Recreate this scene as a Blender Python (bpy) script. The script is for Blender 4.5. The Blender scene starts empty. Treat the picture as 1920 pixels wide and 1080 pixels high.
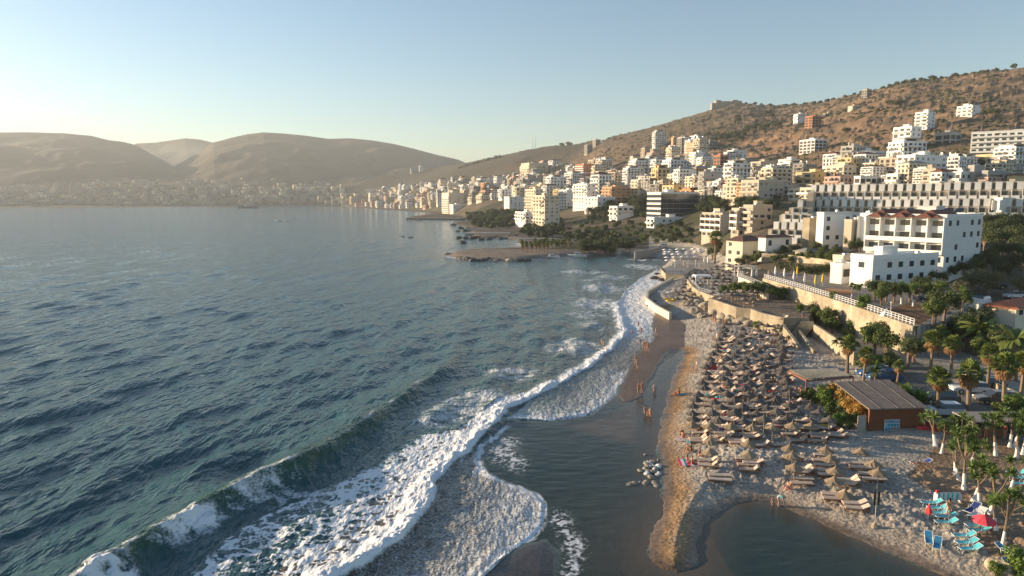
import bpy, bmesh, math, random
import numpy as np
from mathutils import Vector, Matrix
R = math.radians
random.seed(7); rng = np.random.default_rng(7)
SC = bpy.context.scene; COL = SC.collection
# ------------------------------------------------------------------ camera
H = 27.0; F = 1280.0; PITCH = math.atan(167/1280.0)
cam = bpy.data.objects.new('camera', bpy.data.cameras.new('camera')); COL.objects.link(cam)
cam.data.sensor_width = 36; cam.data.lens = 24; cam.data.clip_start = 0.5; cam.data.clip_end = 40000
cam.location = (0, 0, H); cam.rotation_euler = (math.pi/2 - PITCH, 0, 0)
SC.camera = cam
# ------------------------------------------------------------------ light
SUN_EL, SUN_AZ = 8.8, -69.0            # azimuth measured from +Y towards +X
w = bpy.data.worlds.new('World'); SC.world = w; w.use_nodes = True
nt = w.node_tree; bg = nt.nodes['Background']
sky = nt.nodes.new('ShaderNodeTexSky'); sky.sky_type = 'NISHITA'; sky.sun_disc = False
sky.sun_elevation = R(SUN_EL); sky.sun_rotation = R(SUN_AZ); sky.air_density = 1.0; sky.dust_density = 0.4; sky.ozone_density = 2.1
nt.links.new(sky.outputs[0], bg.inputs[0]); bg.inputs[1].default_value = 0.09
sl = bpy.data.lights.new('sun', 'SUN'); sl.energy = 5.0; sl.angle = R(0.6); sl.color = (1.0, 0.77, 0.51)
sun = bpy.data.objects.new('sun', sl); COL.objects.link(sun)
sd = Vector((math.sin(R(SUN_AZ))*math.cos(R(SUN_EL)), math.cos(R(SUN_AZ))*math.cos(R(SUN_EL)), math.sin(R(SUN_EL))))
sun.rotation_euler = sd.to_track_quat('Z', 'Y').to_euler(); sun.location = (-300, 200, 400)
SC.view_settings.view_transform = 'Standard'; SC.view_settings.look = 'None'
SC.view_settings.exposure = 1.3; SC.view_settings.gamma = 1; SC.view_settings.use_curve_mapping = False
SC.cycles.max_bounces = 6; SC.cycles.volume_bounces = 0; SC.cycles.transparent_max_bounces = 8
# ------------------------------------------------------------------ projection helpers
cP, sP = math.cos(PITCH), math.sin(PITCH)
def PZ(px, py, z=0.0):
    "world point on the plane Z=z seen at photo pixel px,py"
    a = math.atan((540-py)/F) - PITCH
    Y = (z-H)/math.tan(a); c = Y*cP - (z-H)*sP
    return ((px-960)/F*c, Y, z)
def PY(px, py, Y):
    "world point at forward distance Y seen at photo pixel"
    a = math.atan((540-py)/F) - PITCH
    dz = Y*math.tan(a); c = Y*cP - dz*sP
    return ((px-960)/F*c, Y, H+dz)
def zat(py, Y): return H + Y*math.tan(math.atan((540-py)/F) - PITCH)
# ------------------------------------------------------------------ noise
def _h(ix, iy, s):
    n = (ix*374761393 + iy*668265263 + s*144665) & 0xffffffff
    n = ((n ^ (n >> 13))*1274126177) & 0xffffffff
    return ((n ^ (n >> 16)) & 0xffff)/65535.0
def vnoise(x, y, s=0):
    x = np.asarray(x, float); y = np.asarray(y, float)
    ix = np.floor(x).astype(np.int64); iy = np.floor(y).astype(np.int64)
    fx = x-ix; fy = y-iy; fx = fx*fx*(3-2*fx); fy = fy*fy*(3-2*fy)
    a = _h(ix, iy, s); b = _h(ix+1, iy, s); c = _h(ix, iy+1, s); d = _h(ix+1, iy+1, s)
    return (a*(1-fx)+b*fx)*(1-fy)+(c*(1-fx)+d*fx)*fy
def fbm(x, y, s=0, o=4):
    t = 0; a = 0.5; n = 0
    for i in range(o):
        t = t + a*vnoise(x, y, s+i); n += a; a *= 0.5; x = x*2.03+11.3; y = y*2.03+7.7
    return t/n
def sstep(a, b, x):
    t = np.clip((x-a)/(b-a), 0, 1); return t*t*(3-2*t)
def inpoly(x, y, P):
    r = np.zeros(np.shape(x), bool); n = len(P)
    if np.size(x) < 2000:
        Q = np.array(P, float); B = np.roll(Q, -1, 0); X_ = np.asarray(x, float)[..., None]; Y_ = np.asarray(y, float)[..., None]; dy = B[:, 1]-Q[:, 1]; dy = np.where(dy == 0, 1e-12, dy)
        c = ((Q[:, 1] > Y_) != (B[:, 1] > Y_)) & (X_ < (B[:, 0]-Q[:, 0])*(Y_-Q[:, 1])/dy+Q[:, 0]); return (c.sum(-1) % 2) == 1
    for i in range(n):
        x1, y1 = P[i]; x2, y2 = P[(i+1) % n]
        if y1 == y2: continue
        c = ((y1 > y) != (y2 > y)) & (x < (x2-x1)*(y-y1)/(y2-y1)+x1)
        r ^= c
    return r
def pdist(x, y, P, closed=True):
    "unsigned distance to a polyline, arclength there, side (+ = right of travel)"
    if np.size(x) < 2000:
        x = np.asarray(x, float); Q = np.array(P, float); A = Q if closed else Q[:-1]; B = np.roll(Q, -1, 0) if closed else Q[1:]; D = B-A; L2 = (D**2).sum(1)+1e-12
        px, py = x[..., None]-A[:, 0], y[..., None]-A[:, 1]; t = np.clip((px*D[:, 0]+py*D[:, 1])/L2, 0, 1); d = (px-t*D[:, 0])**2+(py-t*D[:, 1])**2
        return np.sqrt(d.min(-1)), None, None
    best = np.full(np.shape(x), 1e18); arc = np.zeros(np.shape(x)); side = np.zeros(np.shape(x)); s0 = 0
    n = len(P)
    for i in range(n if closed else n-1):
        x1, y1 = P[i]; x2, y2 = P[(i+1) % n]; dx, dy = x2-x1, y2-y1; L2 = dx*dx+dy*dy+1e-12; L = math.sqrt(L2)
        t = np.clip(((x-x1)*dx+(y-y1)*dy)/L2, 0, 1)
        d = (x-x1-t*dx)**2+(y-y1-t*dy)**2; m = d < best
        best = np.where(m, d, best); arc = np.where(m, s0+t*L, arc)
        side = np.where(m, np.sign((x-x1)*dy-(y-y1)*dx), side); s0 += L
    return np.sqrt(best), arc, side
def px2w(L, z=0.0): return [PZ(a, b, z)[:2] for a, b in L]
HAZE = 0.00012
# ------------------------------------------------------------------ terrain definition
COASTPX = [(0,390),(300,388.5),(560,386),(640,386.5),(690,391),(760,396),(800,398),(808,402),(768,406),(766,411),
 (866,412),(880,414),(862,417),(843,419),(875,425),(892,430),(877,436),(888,446),(908,448),(947,446),(962,449),(976,456),(978,466),(942,468),
 (875,470),(850,474),(833,479),(856,484),(890,488),(940,489.5),(981,489),(1020,484),(1098,480),(1125,478),(1190,475),
 (1203,480),(1242,483),(1256,488),(1250,495),(1240,501),(1233,511),(1229,520),(1248,527),(1262,524),(1236,538),(1212,546),
 (1212,561),(1231,576),(1240,582),(1227,584),(1218,611),(1228,635),(1195,658),(1178,691),(1156,735),(1163,755),(1195,753),(1212,725),
 (1227,705),(1240,682),(1252,659),(1280,655),(1279,665),(1269,694),(1258,717),(1249,748),(1245,770),(1238,800),(1232,830),
 (1240,870),(1246,900),(1240,950),(1222,1000),(1214,1040),(1235,1066),(1275,1078),(1308,1060),(1317,1010),(1337,965),(1400,937),
 (1460,945),(1520,975),(1600,1010),(1700,1050),(1800,1095),(2000,1180),(2300,1290)]
def chaikin(L, a, b):
    o = list(L[:a])
    for i in range(a, b):
        p, q = L[i], L[i+1]; o += [(p[0]*.75+q[0]*.25, p[1]*.75+q[1]*.25), (p[0]*.25+q[0]*.75, p[1]*.25+q[1]*.75)]
    return o+list(L[b+1:])
COASTPX = chaikin(COASTPX, 8, len(COASTPX)-1); COASTPX = chaikin(COASTPX, 60, len(COASTPX)-1)
LAND = [(-20000, PZ(0,390)[1])]+px2w(COASTPX)+[(70,18),(20000,18),(20000,30000),(-20000,30000)]
BAR = px2w([(895,1090),(935,1055),(985,1024),(1020,1015),(1040,1040),(1035,1085),(1030,1200),(850,1200)])
WETPATCH = px2w([(1240,582),(1222,590),(1214,611),(1224,636),(1190,660),(1172,693),(1150,736),(1158,760),(1200,756),(1214,727),(1230,706),(1243,684),(1254,662),(1284,652),(1285,610),(1268,595)])
# columns: px -> knots (first: distance where the rise starts, then pixel row + distance)
COLS = {
 -900:(2300,(362,2600),(350,2900),(340,3200),(335,3500)), 0:(2350,(368,2650),(352,2950),(341,3250),(333,3500)),
 300:(2400,(368,2700),(350,2950),(340,3200),(333,3500)), 500:(2500,(366,2750),(350,3000),(340,3250),(335,3500)),
 650:(2400,(372,2550),(362,2700),(355,2850),(348,3000)), 720:(2000,(378,2150),(360,2350),(345,2600),(328,2900)),
 780:(1600,(382,1800),(357,2100),(335,2400),(313,2700)), 850:(1100,(385,1250),(352,1600),(325,2000),(291,2500)),
 900:(800,(392,950),(352,1350),(318,1800),(288,2400)), 940:(700,(396,850),(350,1270),(314,1720),(285,2300)),
 1000:(560,(402,750),(345,1150),(312,1600),(281,2200)), 1060:(470,(402,660),(345,1030),(311,1480),(271,2120)), 1100:(430,(402,620),(342,960),(308,1400),(267,2050)),
 1130:(420,(402,590),(340,900),(300,1250),(265,1700)), 1180:(400,(402,550),(337,830),(292,1130),(240,1560)), 1240:(370,(408,490),(333,760),(285,1060),(217,1500)),
 1300:(330,(415,430),(330,700),(270,1000),(201,1500)), 1345:(270,(420,380),(335,620),(272,950),(193,1480)), 1395:(215,(430,300),(340,560),(270,900),(193,1450)),
 1440:(190,(436,285),(342,520),(266,850),(199,1350)),
 1500:(175,(440,270),(345,480),(260,800),(198,1250)), 1550:(155,(445,250),(345,440),(255,740),(188,1170)), 1600:(145,(450,240),(345,400),(250,680),(173,1100)),
 1700:(130,(450,225),(340,385),(240,620),(152,1000)), 1800:(122,(450,220),(335,370),(230,580),(138,950)),
 1920:(118,(450,220),(330,370),(220,560),(118,900)), 2400:(115,(450,220),(325,360),(200,540),(50,860))}
_cp = sorted(COLS); _cu = np.array([(p-960)/F*cP for p in _cp])
_KY = np.array([[COLS[p][0]]+[k[1] for k in COLS[p][1:]] for p in _cp], float)
_KZ = np.array([[0.0]+[zat(k[0], k[1]) for k in COLS[p][1:]] for p in _cp], float)
_du = np.linspace(_cu[0], _cu[-1], 1200)
def _sm(v):
    q = np.interp(_du, _cu, v); k = np.exp(-(np.arange(-24, 25)/9.0)**2); k /= k.sum()
    return np.convolve(np.pad(q, 24, 'edge'), k, 'valid')
_DY = [_sm(_KY[:, k]) for k in range(5)]; _DZ = [_sm(_KZ[:, k]) for k in range(5)]
def _poly(pts, z): return px2w(pts, z)
ZONES = [  # polygon, height: flat terraces held by walls
 (_poly([(1331,562),(1383,580),(1410,583),(1430,591),(1470,600),(1516,600),(1530,572),(1470,548),(1340,552)], 4.3), 4.3),
 (_poly([(1433,522),(1500,541),(1563,561),(1640,586),(1716,612),(1760,606),(1830,570),(1790,535),(1600,520),(1440,508)], 7.3), 7.3),
 (_poly([(1292,528),(1312,548),(1345,559),(1425,549),(1405,520),(1345,513),(1302,518)], 3.6), 3.6),
 (_poly([(1386,521),(1440,543),(1440,505),(1390,503)], 6.6), 6.6),
]
def ground(X, Y, detail=True):
    X = np.asarray(X, float); Y = np.asarray(Y, float); sh = X.shape; X = X.ravel(); Y = np.maximum(Y.ravel(), 1.0)
    u = X/Y
    ky = [np.interp(u, _du, _DY[k]) for k in range(5)]; kz = [np.interp(u, _du, _DZ[k]) for k in range(5)]
    plat = 1.35 + 1.15*sstep(0.43, 0.62, u)*sstep(55, 90, Y)
    kz[0] = plat
    z = plat.copy()
    for k in range(4):
        t = np.clip((Y-ky[k])/(ky[k+1]-ky[k]), 0, 1); m = Y > ky[k]
        if k == 0: t = t**1.25
        z = np.where(m, kz[k]+(kz[k+1]-kz[k])*t, z)
    b = np.clip((Y-ky[4])/(ky[4]*0.7), 0, 1); z = np.where(Y > ky[4], kz[4]*(1-sstep(0, 1, b)*0.8), z)
    if detail:
        am = np.clip((z-30)/120, 0, 1)*sstep(0, 1, (Y-400)/600)*(Y <= ky[4]+300)
        z = z + am*(fbm(X/140, Y/140, 3, 5)-0.5)*26
        z = z + np.clip((z-14)/30, 0, 1)*(fbm(X/16, Y/16, 9, 3)-0.5)*2.4
    d, _, _ = pdist(X, Y, LAND); inside = inpoly(X, Y, LAND)
    nearw = (Y < 150)*1.0
    sg = np.where(inside, d, -d) + nearw*((fbm(X/3.0, Y/3.0, 5, 2)-0.5)*0.9+(fbm(X/0.7, Y/0.7, 6, 2)-0.5)*0.45)
    inside = sg > 0; d = np.abs(sg)
    wp = inpoly(X, Y, WETPATCH); br = inpoly(X, Y, BAR); bd, _, _ = pdist(X, Y, BAR); bz = np.where(br, bd, -bd)+(fbm(X/1.5, Y/1.5, 8, 2)-.5)*.8
    slope = np.where(Y < 150, 0.17, 0.35)
    zl = np.minimum(z, 0.03+slope*np.maximum(d, 0)+0.0*z)
    pd, _, _ = pdist(X, Y, WETPATCH)
    zl = np.where(wp, np.minimum(zl, 0.05+0.012*d+0.10*np.clip(1-pd, 0, 1)*0), zl)
    zl = np.where(~wp & inside & (Y > 80) & (Y < 190), np.minimum(zl, 0.12+0.2*np.maximum(0, np.where(pd < 12, pd, 99))), zl)
    zw = np.maximum(-0.02-0.3*np.minimum(d, 1)-0.12*np.minimum(d, 60), np.minimum(.09, .03+.06*bz))
    zz = np.where(inside, zl, zw)
    for P, h in ZONES:
        zz = np.where(inpoly(X, Y, P), h, zz)
    if detail:
        nb = (Y < 230) & inside
        # trampled gravel sand: dimples of footprints
        dim = (fbm(X/0.40, Y/0.40, 21, 3)-0.5)*0.30 + (fbm(X/4, Y/4, 22, 2)-0.5)*0.12
        amp = sstep(1.0, 5.0, d)*np.where(wp, 0.08, 1.0)*np.where(zz > 3.9, 0.15, 1)*(1-0.85*sstep(0.47, 0.53, u)*(Y > 62)*(Y < 110))
        zz = np.where(nb, zz+dim*amp, zz)
    return zz.reshape(sh)
def g1(x, y): return float(ground(np.array([x]), np.array([y]), False)[0])
def hit(px, py, dz=0.0):
    "march the view ray of a photo pixel to the terrain (dz above it)"
    a = math.atan((540-py)/F) - PITCH; ta = math.tan(a)
    lo, hi = 35.0, 5200.0
    for n_ in (170, 40):
        Ys = np.exp(np.linspace(math.log(lo), math.log(hi), n_)); dzs = Ys*ta
        c = Ys*cP - dzs*sP; Xs = (px-960)/F*c; Zs = H+dzs
        G = ground(Xs, Ys, False)+dz
        i = np.argmax(Zs <= G)
        if Zs[i] > G[i]: return None
        if i == 0: break
        lo, hi = Ys[i-1], Ys[i]
    if Zs[i] > G[i]: return None
    if i > 0:
        f0 = Zs[i-1]-G[i-1]; f1 = Zs[i]-G[i]; t = f0/(f0-f1+1e-9)
        Y = Ys[i-1]+(Ys[i]-Ys[i-1])*t
    else: Y = Ys[0]
    x = (px-960)/F*(Y*cP-Y*ta*sP)
    return (x, Y, g1(x, Y))
# ------------------------------------------------------------------ materials
def mat(name, col=(0.5,0.5,0.5), rough=0.8, var=0.12, scale=1.0, spec=0.3, metal=0.0, bump=0.0, bscale=None, coat=0, trans=0):
    m = bpy.data.materials.new(name); m.use_nodes = True; n = m.node_tree; b = n.nodes['Principled BSDF']
    b.inputs['Roughness'].default_value = rough; b.inputs['Metallic'].default_value = metal
    b.inputs['Specular IOR Level'].default_value = spec; b.inputs['Coat Weight'].default_value = coat
    tc = n.nodes.new('ShaderNodeTexCoord'); ns = n.nodes.new('ShaderNodeTexNoise'); ns.inputs['Scale'].default_value = scale; ns.inputs['Detail'].default_value = 4
    n.links.new(tc.outputs['Object'], ns.inputs['Vector'])
    mx = n.nodes.new('ShaderNodeMix'); mx.data_type = 'RGBA'
    mx.inputs[6].default_value = tuple(max(0, c*(1-var)) for c in col)+(1,); mx.inputs[7].default_value = tuple(min(1, c*(1+var)) for c in col)+(1,)
    n.links.new(ns.outputs['Fac'], mx.inputs[0])
    oi = n.nodes.new('ShaderNodeObjectInfo'); hs = n.nodes.new('ShaderNodeHueSaturation')
    mr = n.nodes.new('ShaderNodeMapRange'); mr.inputs['To Min'].default_value = 0.88; mr.inputs['To Max'].default_value = 1.12
    n.links.new(oi.outputs['Random'], mr.inputs['Value']); n.links.new(mr.outputs[0], hs.inputs['Value'])
    n.links.new(mx.outputs[2], hs.inputs['Color']); n.links.new(hs.outputs[0], b.inputs['Base Color'])
    if bump:
        bp = n.nodes.new('ShaderNodeBump'); bp.inputs['Strength'].default_value = bump; bp.inputs['Distance'].default_value = 0.05
        n2 = n.nodes.new('ShaderNodeTexNoise'); n2.inputs['Scale'].default_value = bscale or scale*6; n2.inputs['Detail'].default_value = 5
        n.links.new(tc.outputs['Object'], n2.inputs['Vector']); n.links.new(n2.outputs['Fac'], bp.inputs['Height']); n.links.new(bp.outputs[0], b.inputs['Normal'])
    if trans:
        tr = n.nodes.new('ShaderNodeBsdfTranslucent'); ms = n.nodes.new('ShaderNodeMixShader'); ms.inputs[0].default_value = trans
        n.links.new(hs.outputs[0], tr.inputs['Color']); n.links.new(b.outputs[0], ms.inputs[1]); n.links.new(tr.outputs[0], ms.inputs[2])
        n.links.new(ms.outputs[0], n.nodes['Material Output'].inputs['Surface'])
    return m
M = {}
def mk(k, *a, **kw): M[k] = mat(k, *a, **kw)
mk('white', (0.74,0.73,0.70), .75, .07, .3); mk('cream', (0.66,0.58,0.45), .8, .08, .3); mk('beige', (0.50,0.43,0.34), .85, .1, .3)
mk('grey', (0.36,0.35,0.33), .85, .12, .3); mk('orange', (0.55,0.33,0.19), .85, .1, .3); mk('pink', (0.55,0.38,0.32), .85, .1, .3)
mk('brick', (0.42,0.19,0.11), .9, .15, .6); mk('yellow', (0.60,0.48,0.27), .85, .1, .3); mk('concrete', (0.33,0.31,0.28), .9, .15, .4)
mk('glass', (0.03,0.04,0.05), .12, .3, .5, spec=.8); mk('shade', (0.06,0.055,0.05), .7, .3, .5); mk('roofgrey', (0.34,0.32,0.30), .9, .15, .3)
mk('roofbrown', (0.12,0.065,0.05), .85, .25, 1.2, bump=.4); mk('roofred', (0.17,0.07,0.05), .8, .25, 1.5, bump=.4); mk('roofterra', (0.45,0.15,0.08), .8, .15, 1.5, bump=.4)
mk('stone', (0.50,0.42,0.30), .9, .3, 1.2, bump=.8, bscale=3)
def stone_mat():
    m = M['stone']; n = m.node_tree; L = n.links; b = n.nodes['Principled BSDF']; geo = n.nodes.new('ShaderNodeNewGeometry')
    mp = n.nodes.new('ShaderNodeMapping'); mp.inputs['Scale'].default_value = (1.5, 1.5, 2.6); L.new(geo.outputs['Position'], mp.inputs['Vector'])
    v = n.nodes.new('ShaderNodeTexVoronoi'); L.new(mp.outputs[0], v.inputs['Vector']); v2 = n.nodes.new('ShaderNodeTexVoronoi'); v2.feature = 'DISTANCE_TO_EDGE'; L.new(mp.outputs[0], v2.inputs['Vector'])
    nz = n.nodes.new('ShaderNodeTexNoise'); nz.inputs['Scale'].default_value = .22; nz.inputs['Detail'].default_value = 6; L.new(geo.outputs['Position'], nz.inputs['Vector'])
    src = b.inputs['Base Color'].links[0].from_socket; sp = n.nodes.new('ShaderNodeSeparateColor'); L.new(v.outputs['Color'], sp.inputs[0])
    a1 = n.nodes.new('ShaderNodeMapRange'); a1.inputs['To Min'].default_value = .68; a1.inputs['To Max'].default_value = 1.2; L.new(sp.outputs[0], a1.inputs['Value'])
    a2 = n.nodes.new('ShaderNodeMapRange'); a2.inputs['From Max'].default_value = .09; a2.inputs['To Min'].default_value = .5; L.new(v2.outputs['Distance'], a2.inputs['Value'])
    a3 = n.nodes.new('ShaderNodeMapRange'); a3.inputs['From Min'].default_value = .35; a3.inputs['From Max'].default_value = .65; a3.inputs['To Min'].default_value = .62; a3.inputs['To Max'].default_value = 1.12; L.new(nz.outputs['Fac'], a3.inputs['Value'])
    q1 = n.nodes.new('ShaderNodeMath'); q1.operation = 'MULTIPLY'; L.new(a1.outputs[0], q1.inputs[0]); L.new(a2.outputs[0], q1.inputs[1]); q2 = n.nodes.new('ShaderNodeMath'); q2.operation = 'MULTIPLY'; L.new(q1.outputs[0], q2.inputs[0]); L.new(a3.outputs[0], q2.inputs[1])
    vm = n.nodes.new('ShaderNodeVectorMath'); vm.operation = 'SCALE'; L.new(src, vm.inputs[0]); L.new(q2.outputs[0], vm.inputs['Scale']); L.new(vm.outputs[0], b.inputs['Base Color'])
stone_mat()
mk('rock', (0.30,0.26,0.21), .9, .35, 1.0, bump=.8, bscale=3); mk('rockdark', (0.07,0.065,0.06), .6, .35, 1.0, bump=.8)
mk('thatch', (0.30,0.225,0.15), .95, .35, 6, bump=.8, bscale=25); mk('thatch_shaded', (0.13,0.11,0.095), .95, .35, 6, bump=.8, bscale=25)  # one thatch, two colours: sunlit gold for the front, shaded dark for dense rows
mk('wood', (0.22,0.13,0.08), .8, .25, 3); mk('woodred', (0.30,0.12,0.07), .75, .2, 3); mk('pole', (0.42,0.38,0.33), .7, .15, 3)
mk('mattress', (0.58,0.47,0.38), .85, .08, 2); mk('cyan', (0.10,0.50,0.58), .7, .15, 3); mk('blue', (0.04,0.24,0.42), .7, .2, 2); mk('navy', (0.03,0.05,0.20), .8, .3, 3)
mk('red', (0.60,0.05,0.06), .6, .15, 2); mk('redcloth', (0.65,0.07,0.10), .8, .12, 2); mk('whitecloth', (0.72,0.70,0.68), .85, .1, 2); mk('yellowcloth', (0.72,0.47,0.04), .8, .1, 2)
mk('metal', (0.55,0.55,0.55), .4, .1, 2, metal=.6); mk('rubber', (0.02,0.02,0.02), .8, .2, 4); mk('black', (0.025,0.025,0.03), .6, .3, 2)
mk('plastic', (0.78,0.78,0.76), .45, .05, 2); mk('rust', (0.35,0.20,0.11), .8, .3, 2)
mk('skin', (0.46,0.24,0.15), .6, .12, 3); mk('skinlight', (0.58,0.34,0.24), .6, .1, 3); mk('hair', (0.03,0.02,0.015), .6, .3, 5)
mk('carwhite', (0.72,0.72,0.72), .3, .03, 1, spec=.5, coat=.6); mk('carblack', (0.02,0.022,0.03), .25, .1, 1, spec=.5, coat=.8); mk('carblue', (0.03,0.09,0.22), .25, .1, 1, spec=.5, coat=.8); mk('cargrey', (0.16,0.15,0.14), .3, .1, 1, spec=.5, coat=.8)
mk('hutwall', (0.19,0.08,0.04), .85, .25, 1.5); mk('matroof', (0.17,0.14,0.12), .95, .5, 1.2, bump=.6); mk('tarp', (0.30,0.28,0.25), .9, .2, 1)
mk('leaf', (0.105,0.14,0.034), .6, .45, .8, trans=.22); mk('leafdark', (0.065,0.085,0.028), .6, .45, .8, trans=.15); mk('olive', (0.16,0.16,0.075), .7, .3, .8, trans=.2)
mk('leafbright', (0.12,0.19,0.035), .55, .35, .8, trans=.3); mk('frond', (0.15,0.19,0.045), .5, .4, .8, trans=.25); mk('dead', (0.25,0.145,0.07), .9, .3, .8, trans=.15)
mk('yucca', (0.13,0.19,0.05), .5, .35, 1.5, trans=.2); mk('bark', (0.20,0.14,0.10), .9, .3, 3, bump=.5); mk('barkpale', (0.21,0.155,0.11), .9, .25, 3, bump=.5); mk('lime', (0.76,0.73,0.70), .85, .08, 3)
mk('scrub', (0.060,0.062,0.032), .9, .5, .08); mk('awning', (0.45,0.40,0.34), .9, .1, 1)
mk('goldleaf', (0.42,0.25,0.06), .8, .4, 1.5, trans=.2)
mk('poster', (0.10,0.28,0.42), .5, .6, 4); mk('asphalt', (0.14,0.135,0.13), .9, .15, .8, bump=.2)
mk('foamrock', (0.5,0.5,0.5), .7, .4, 2)
# ------------------------------------------------------------------ mesh builder
class MB:
    def __init__(s): s.v = []; s.f = []; s.m = []
    def add(s, vs, fs, m=0):
        o = len(s.v); s.v += [tuple(v) for v in vs]; s.f += [tuple(i+o for i in f) for f in fs]; s.m += [m]*len(fs)
    def box(s, c, d, rz=0.0, m=0, M4=None):
        x, y, z = d[0]/2, d[1]/2, d[2]/2; ca, sa = math.cos(rz), math.sin(rz); vs = []
        for i in (-x, x):
            for j in (-y, y):
                for k in (-z, z):
                    p = (c[0]+i*ca-j*sa, c[1]+i*sa+j*ca, c[2]+k); vs.append(M4 @ Vector(p) if M4 else p)
        s.add(vs, [(0,1,3,2),(4,6,7,5),(0,4,5,1),(2,3,7,6),(0,2,6,4),(1,5,7,3)], m)
    def b2(s, x0, x1, y0, y1, z0, z1, m=0): s.box(((x0+x1)/2,(y0+y1)/2,(z0+z1)/2), (x1-x0,y1-y0,z1-z0), 0, m)
    def tube(s, pts, rs, n=8, m=0, cap=True):
        pts = [Vector(p) for p in pts]; o = []; vs = []
        if not isinstance(rs, (list, tuple)): rs = [rs]*len(pts)
        for i, p in enumerate(pts):
            d = (pts[min(i+1, len(pts)-1)]-pts[max(i-1, 0)]).normalized()
            a = d.orthogonal().normalized() if i == 0 else (a-d*a.dot(d)).normalized()
            b = d.cross(a)
            for k in range(n):
                t = 2*math.pi*k/n; vs.append(p+(a*math.cos(t)+b*math.sin(t))*rs[i])
        fs = [(i*n+k, i*n+(k+1) % n, (i+1)*n+(k+1) % n, (i+1)*n+k) for i in range(len(pts)-1) for k in range(n)]
        if cap: fs += [tuple(range(n))[::-1], tuple((len(pts)-1)*n+k for k in range(n))]
        s.add(vs, fs, m)
    def poly(s, pts, z0, z1, m=0):
        "vertical prism over a plan polygon"
        n = len(pts); vs = [(x, y, z0) for x, y in pts]+[(x, y, z1) for x, y in pts]
        s.add(vs, [tuple(range(n))[::-1], tuple(range(n, 2*n))]+[(i, (i+1) % n, n+(i+1) % n, n+i) for i in range(n)], m)
    def mesh(s, name, mats, smooth=False):
        me = bpy.data.meshes.new(name); me.from_pydata(s.v, [], s.f)
        for m in (mats if isinstance(mats, (list, tuple)) else [mats]): me.materials.append(M[m] if isinstance(m, str) else m)
        if len(me.materials) > 1: me.polygons.foreach_set('material_index', s.m)
        if smooth: me.polygons.foreach_set('use_smooth', [True]*len(me.polygons))
        me.update(); return me
    def build(s, name, mats, parent=None, smooth=False): return put(name, s.mesh(name, mats, smooth), parent)
def put(name, me, parent=None, loc=None, rz=None, scale=None):
    o = bpy.data.objects.new(name, me); COL.objects.link(o)
    if parent: o.parent = parent
    if loc: o.location = loc
    if rz is not None: o.rotation_euler = (0, 0, rz)
    if scale: o.scale = scale
    return o
def tag(o, label=None, cat=None, group=None, kind=None):
    if label: o['label'] = label
    if cat: o['category'] = cat
    if group: o['group'] = group
    if kind: o['kind'] = kind
    return o
def empty(name, loc, rz=0, scale=1): 
    o = put(name, None, None, loc, rz, (scale,)*3); o.empty_display_size = 0.5; return o
def copy_tree(o, parent=None):
    c = o.copy(); COL.objects.link(c); c.parent = parent
    for ch in o.children: copy_tree(ch, c)
    return c
USED = set()
def place(proto, loc, rz=0, sc=1, label=None, group=None):
    "first call moves the prototype itself, later calls copy the thing with its parts"
    if proto.name in USED: o = copy_tree(proto)
    else: o = proto; USED.add(proto.name)
    o.location = loc; o.rotation_euler = (0, 0, rz); o.scale = (sc,)*3 if not isinstance(sc, tuple) else sc
    if label: o['label'] = label
    if group: o['group'] = group
    return o
def drop(protos):
    "remove prototypes that were never placed"
    for p in protos:
        if p.name not in USED:
            for ch in list(p.children_recursive): bpy.data.objects.remove(ch)
            bpy.data.objects.remove(p)
ORD = ['first','second','third','fourth','fifth','sixth','seventh','eighth','ninth','tenth','eleventh','twelfth','thirteenth','fourteenth','fifteenth','sixteenth','seventeenth','eighteenth','nineteenth','twentieth']+['twenty-'+s for s in 'first second third fourth fifth sixth seventh eighth ninth'.split()]+['thirtieth']+[a+'-'+s for a in ('thirty','forty','fifty') for s in 'first second third fourth fifth sixth seventh eighth ninth tenth'.split()]
def grid_mesh(name, X, Y, Z, material, attrs=None, cols=None):
    nr, nc = X.shape; v = np.stack([X, Y, Z], -1).reshape(-1, 3).astype(np.float32)
    i = np.arange(nr-1)[:, None]*nc+np.arange(nc-1)[None]; q = np.stack([i, i+1, i+1+nc, i+nc], -1).reshape(-1, 4)
    me = bpy.data.meshes.new(name); me.vertices.add(len(v)); me.vertices.foreach_set('co', v.ravel())
    me.loops.add(q.size); me.loops.foreach_set('vertex_index', q.ravel().astype(np.int32))
    me.polygons.add(len(q)); me.polygons.foreach_set('loop_start', (np.arange(len(q))*4).astype(np.int32)); me.polygons.foreach_set('loop_total', np.full(len(q), 4, np.int32))
    me.polygons.foreach_set('use_smooth', np.ones(len(q), bool)); me.update(calc_edges=True)
    for k, a in (attrs or {}).items():
        at = me.attributes.new(k, 'FLOAT', 'POINT'); at.data.foreach_set('value', a.reshape(-1).astype(np.float32))
    if cols is not None:
        at = me.attributes.new('col', 'FLOAT_COLOR', 'POINT'); c = np.concatenate([cols.reshape(-1, 3), np.ones((X.size, 1))], 1); at.data.foreach_set('color', c.ravel().astype(np.float32))
    me.materials.append(material); return put(name, me)
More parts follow.
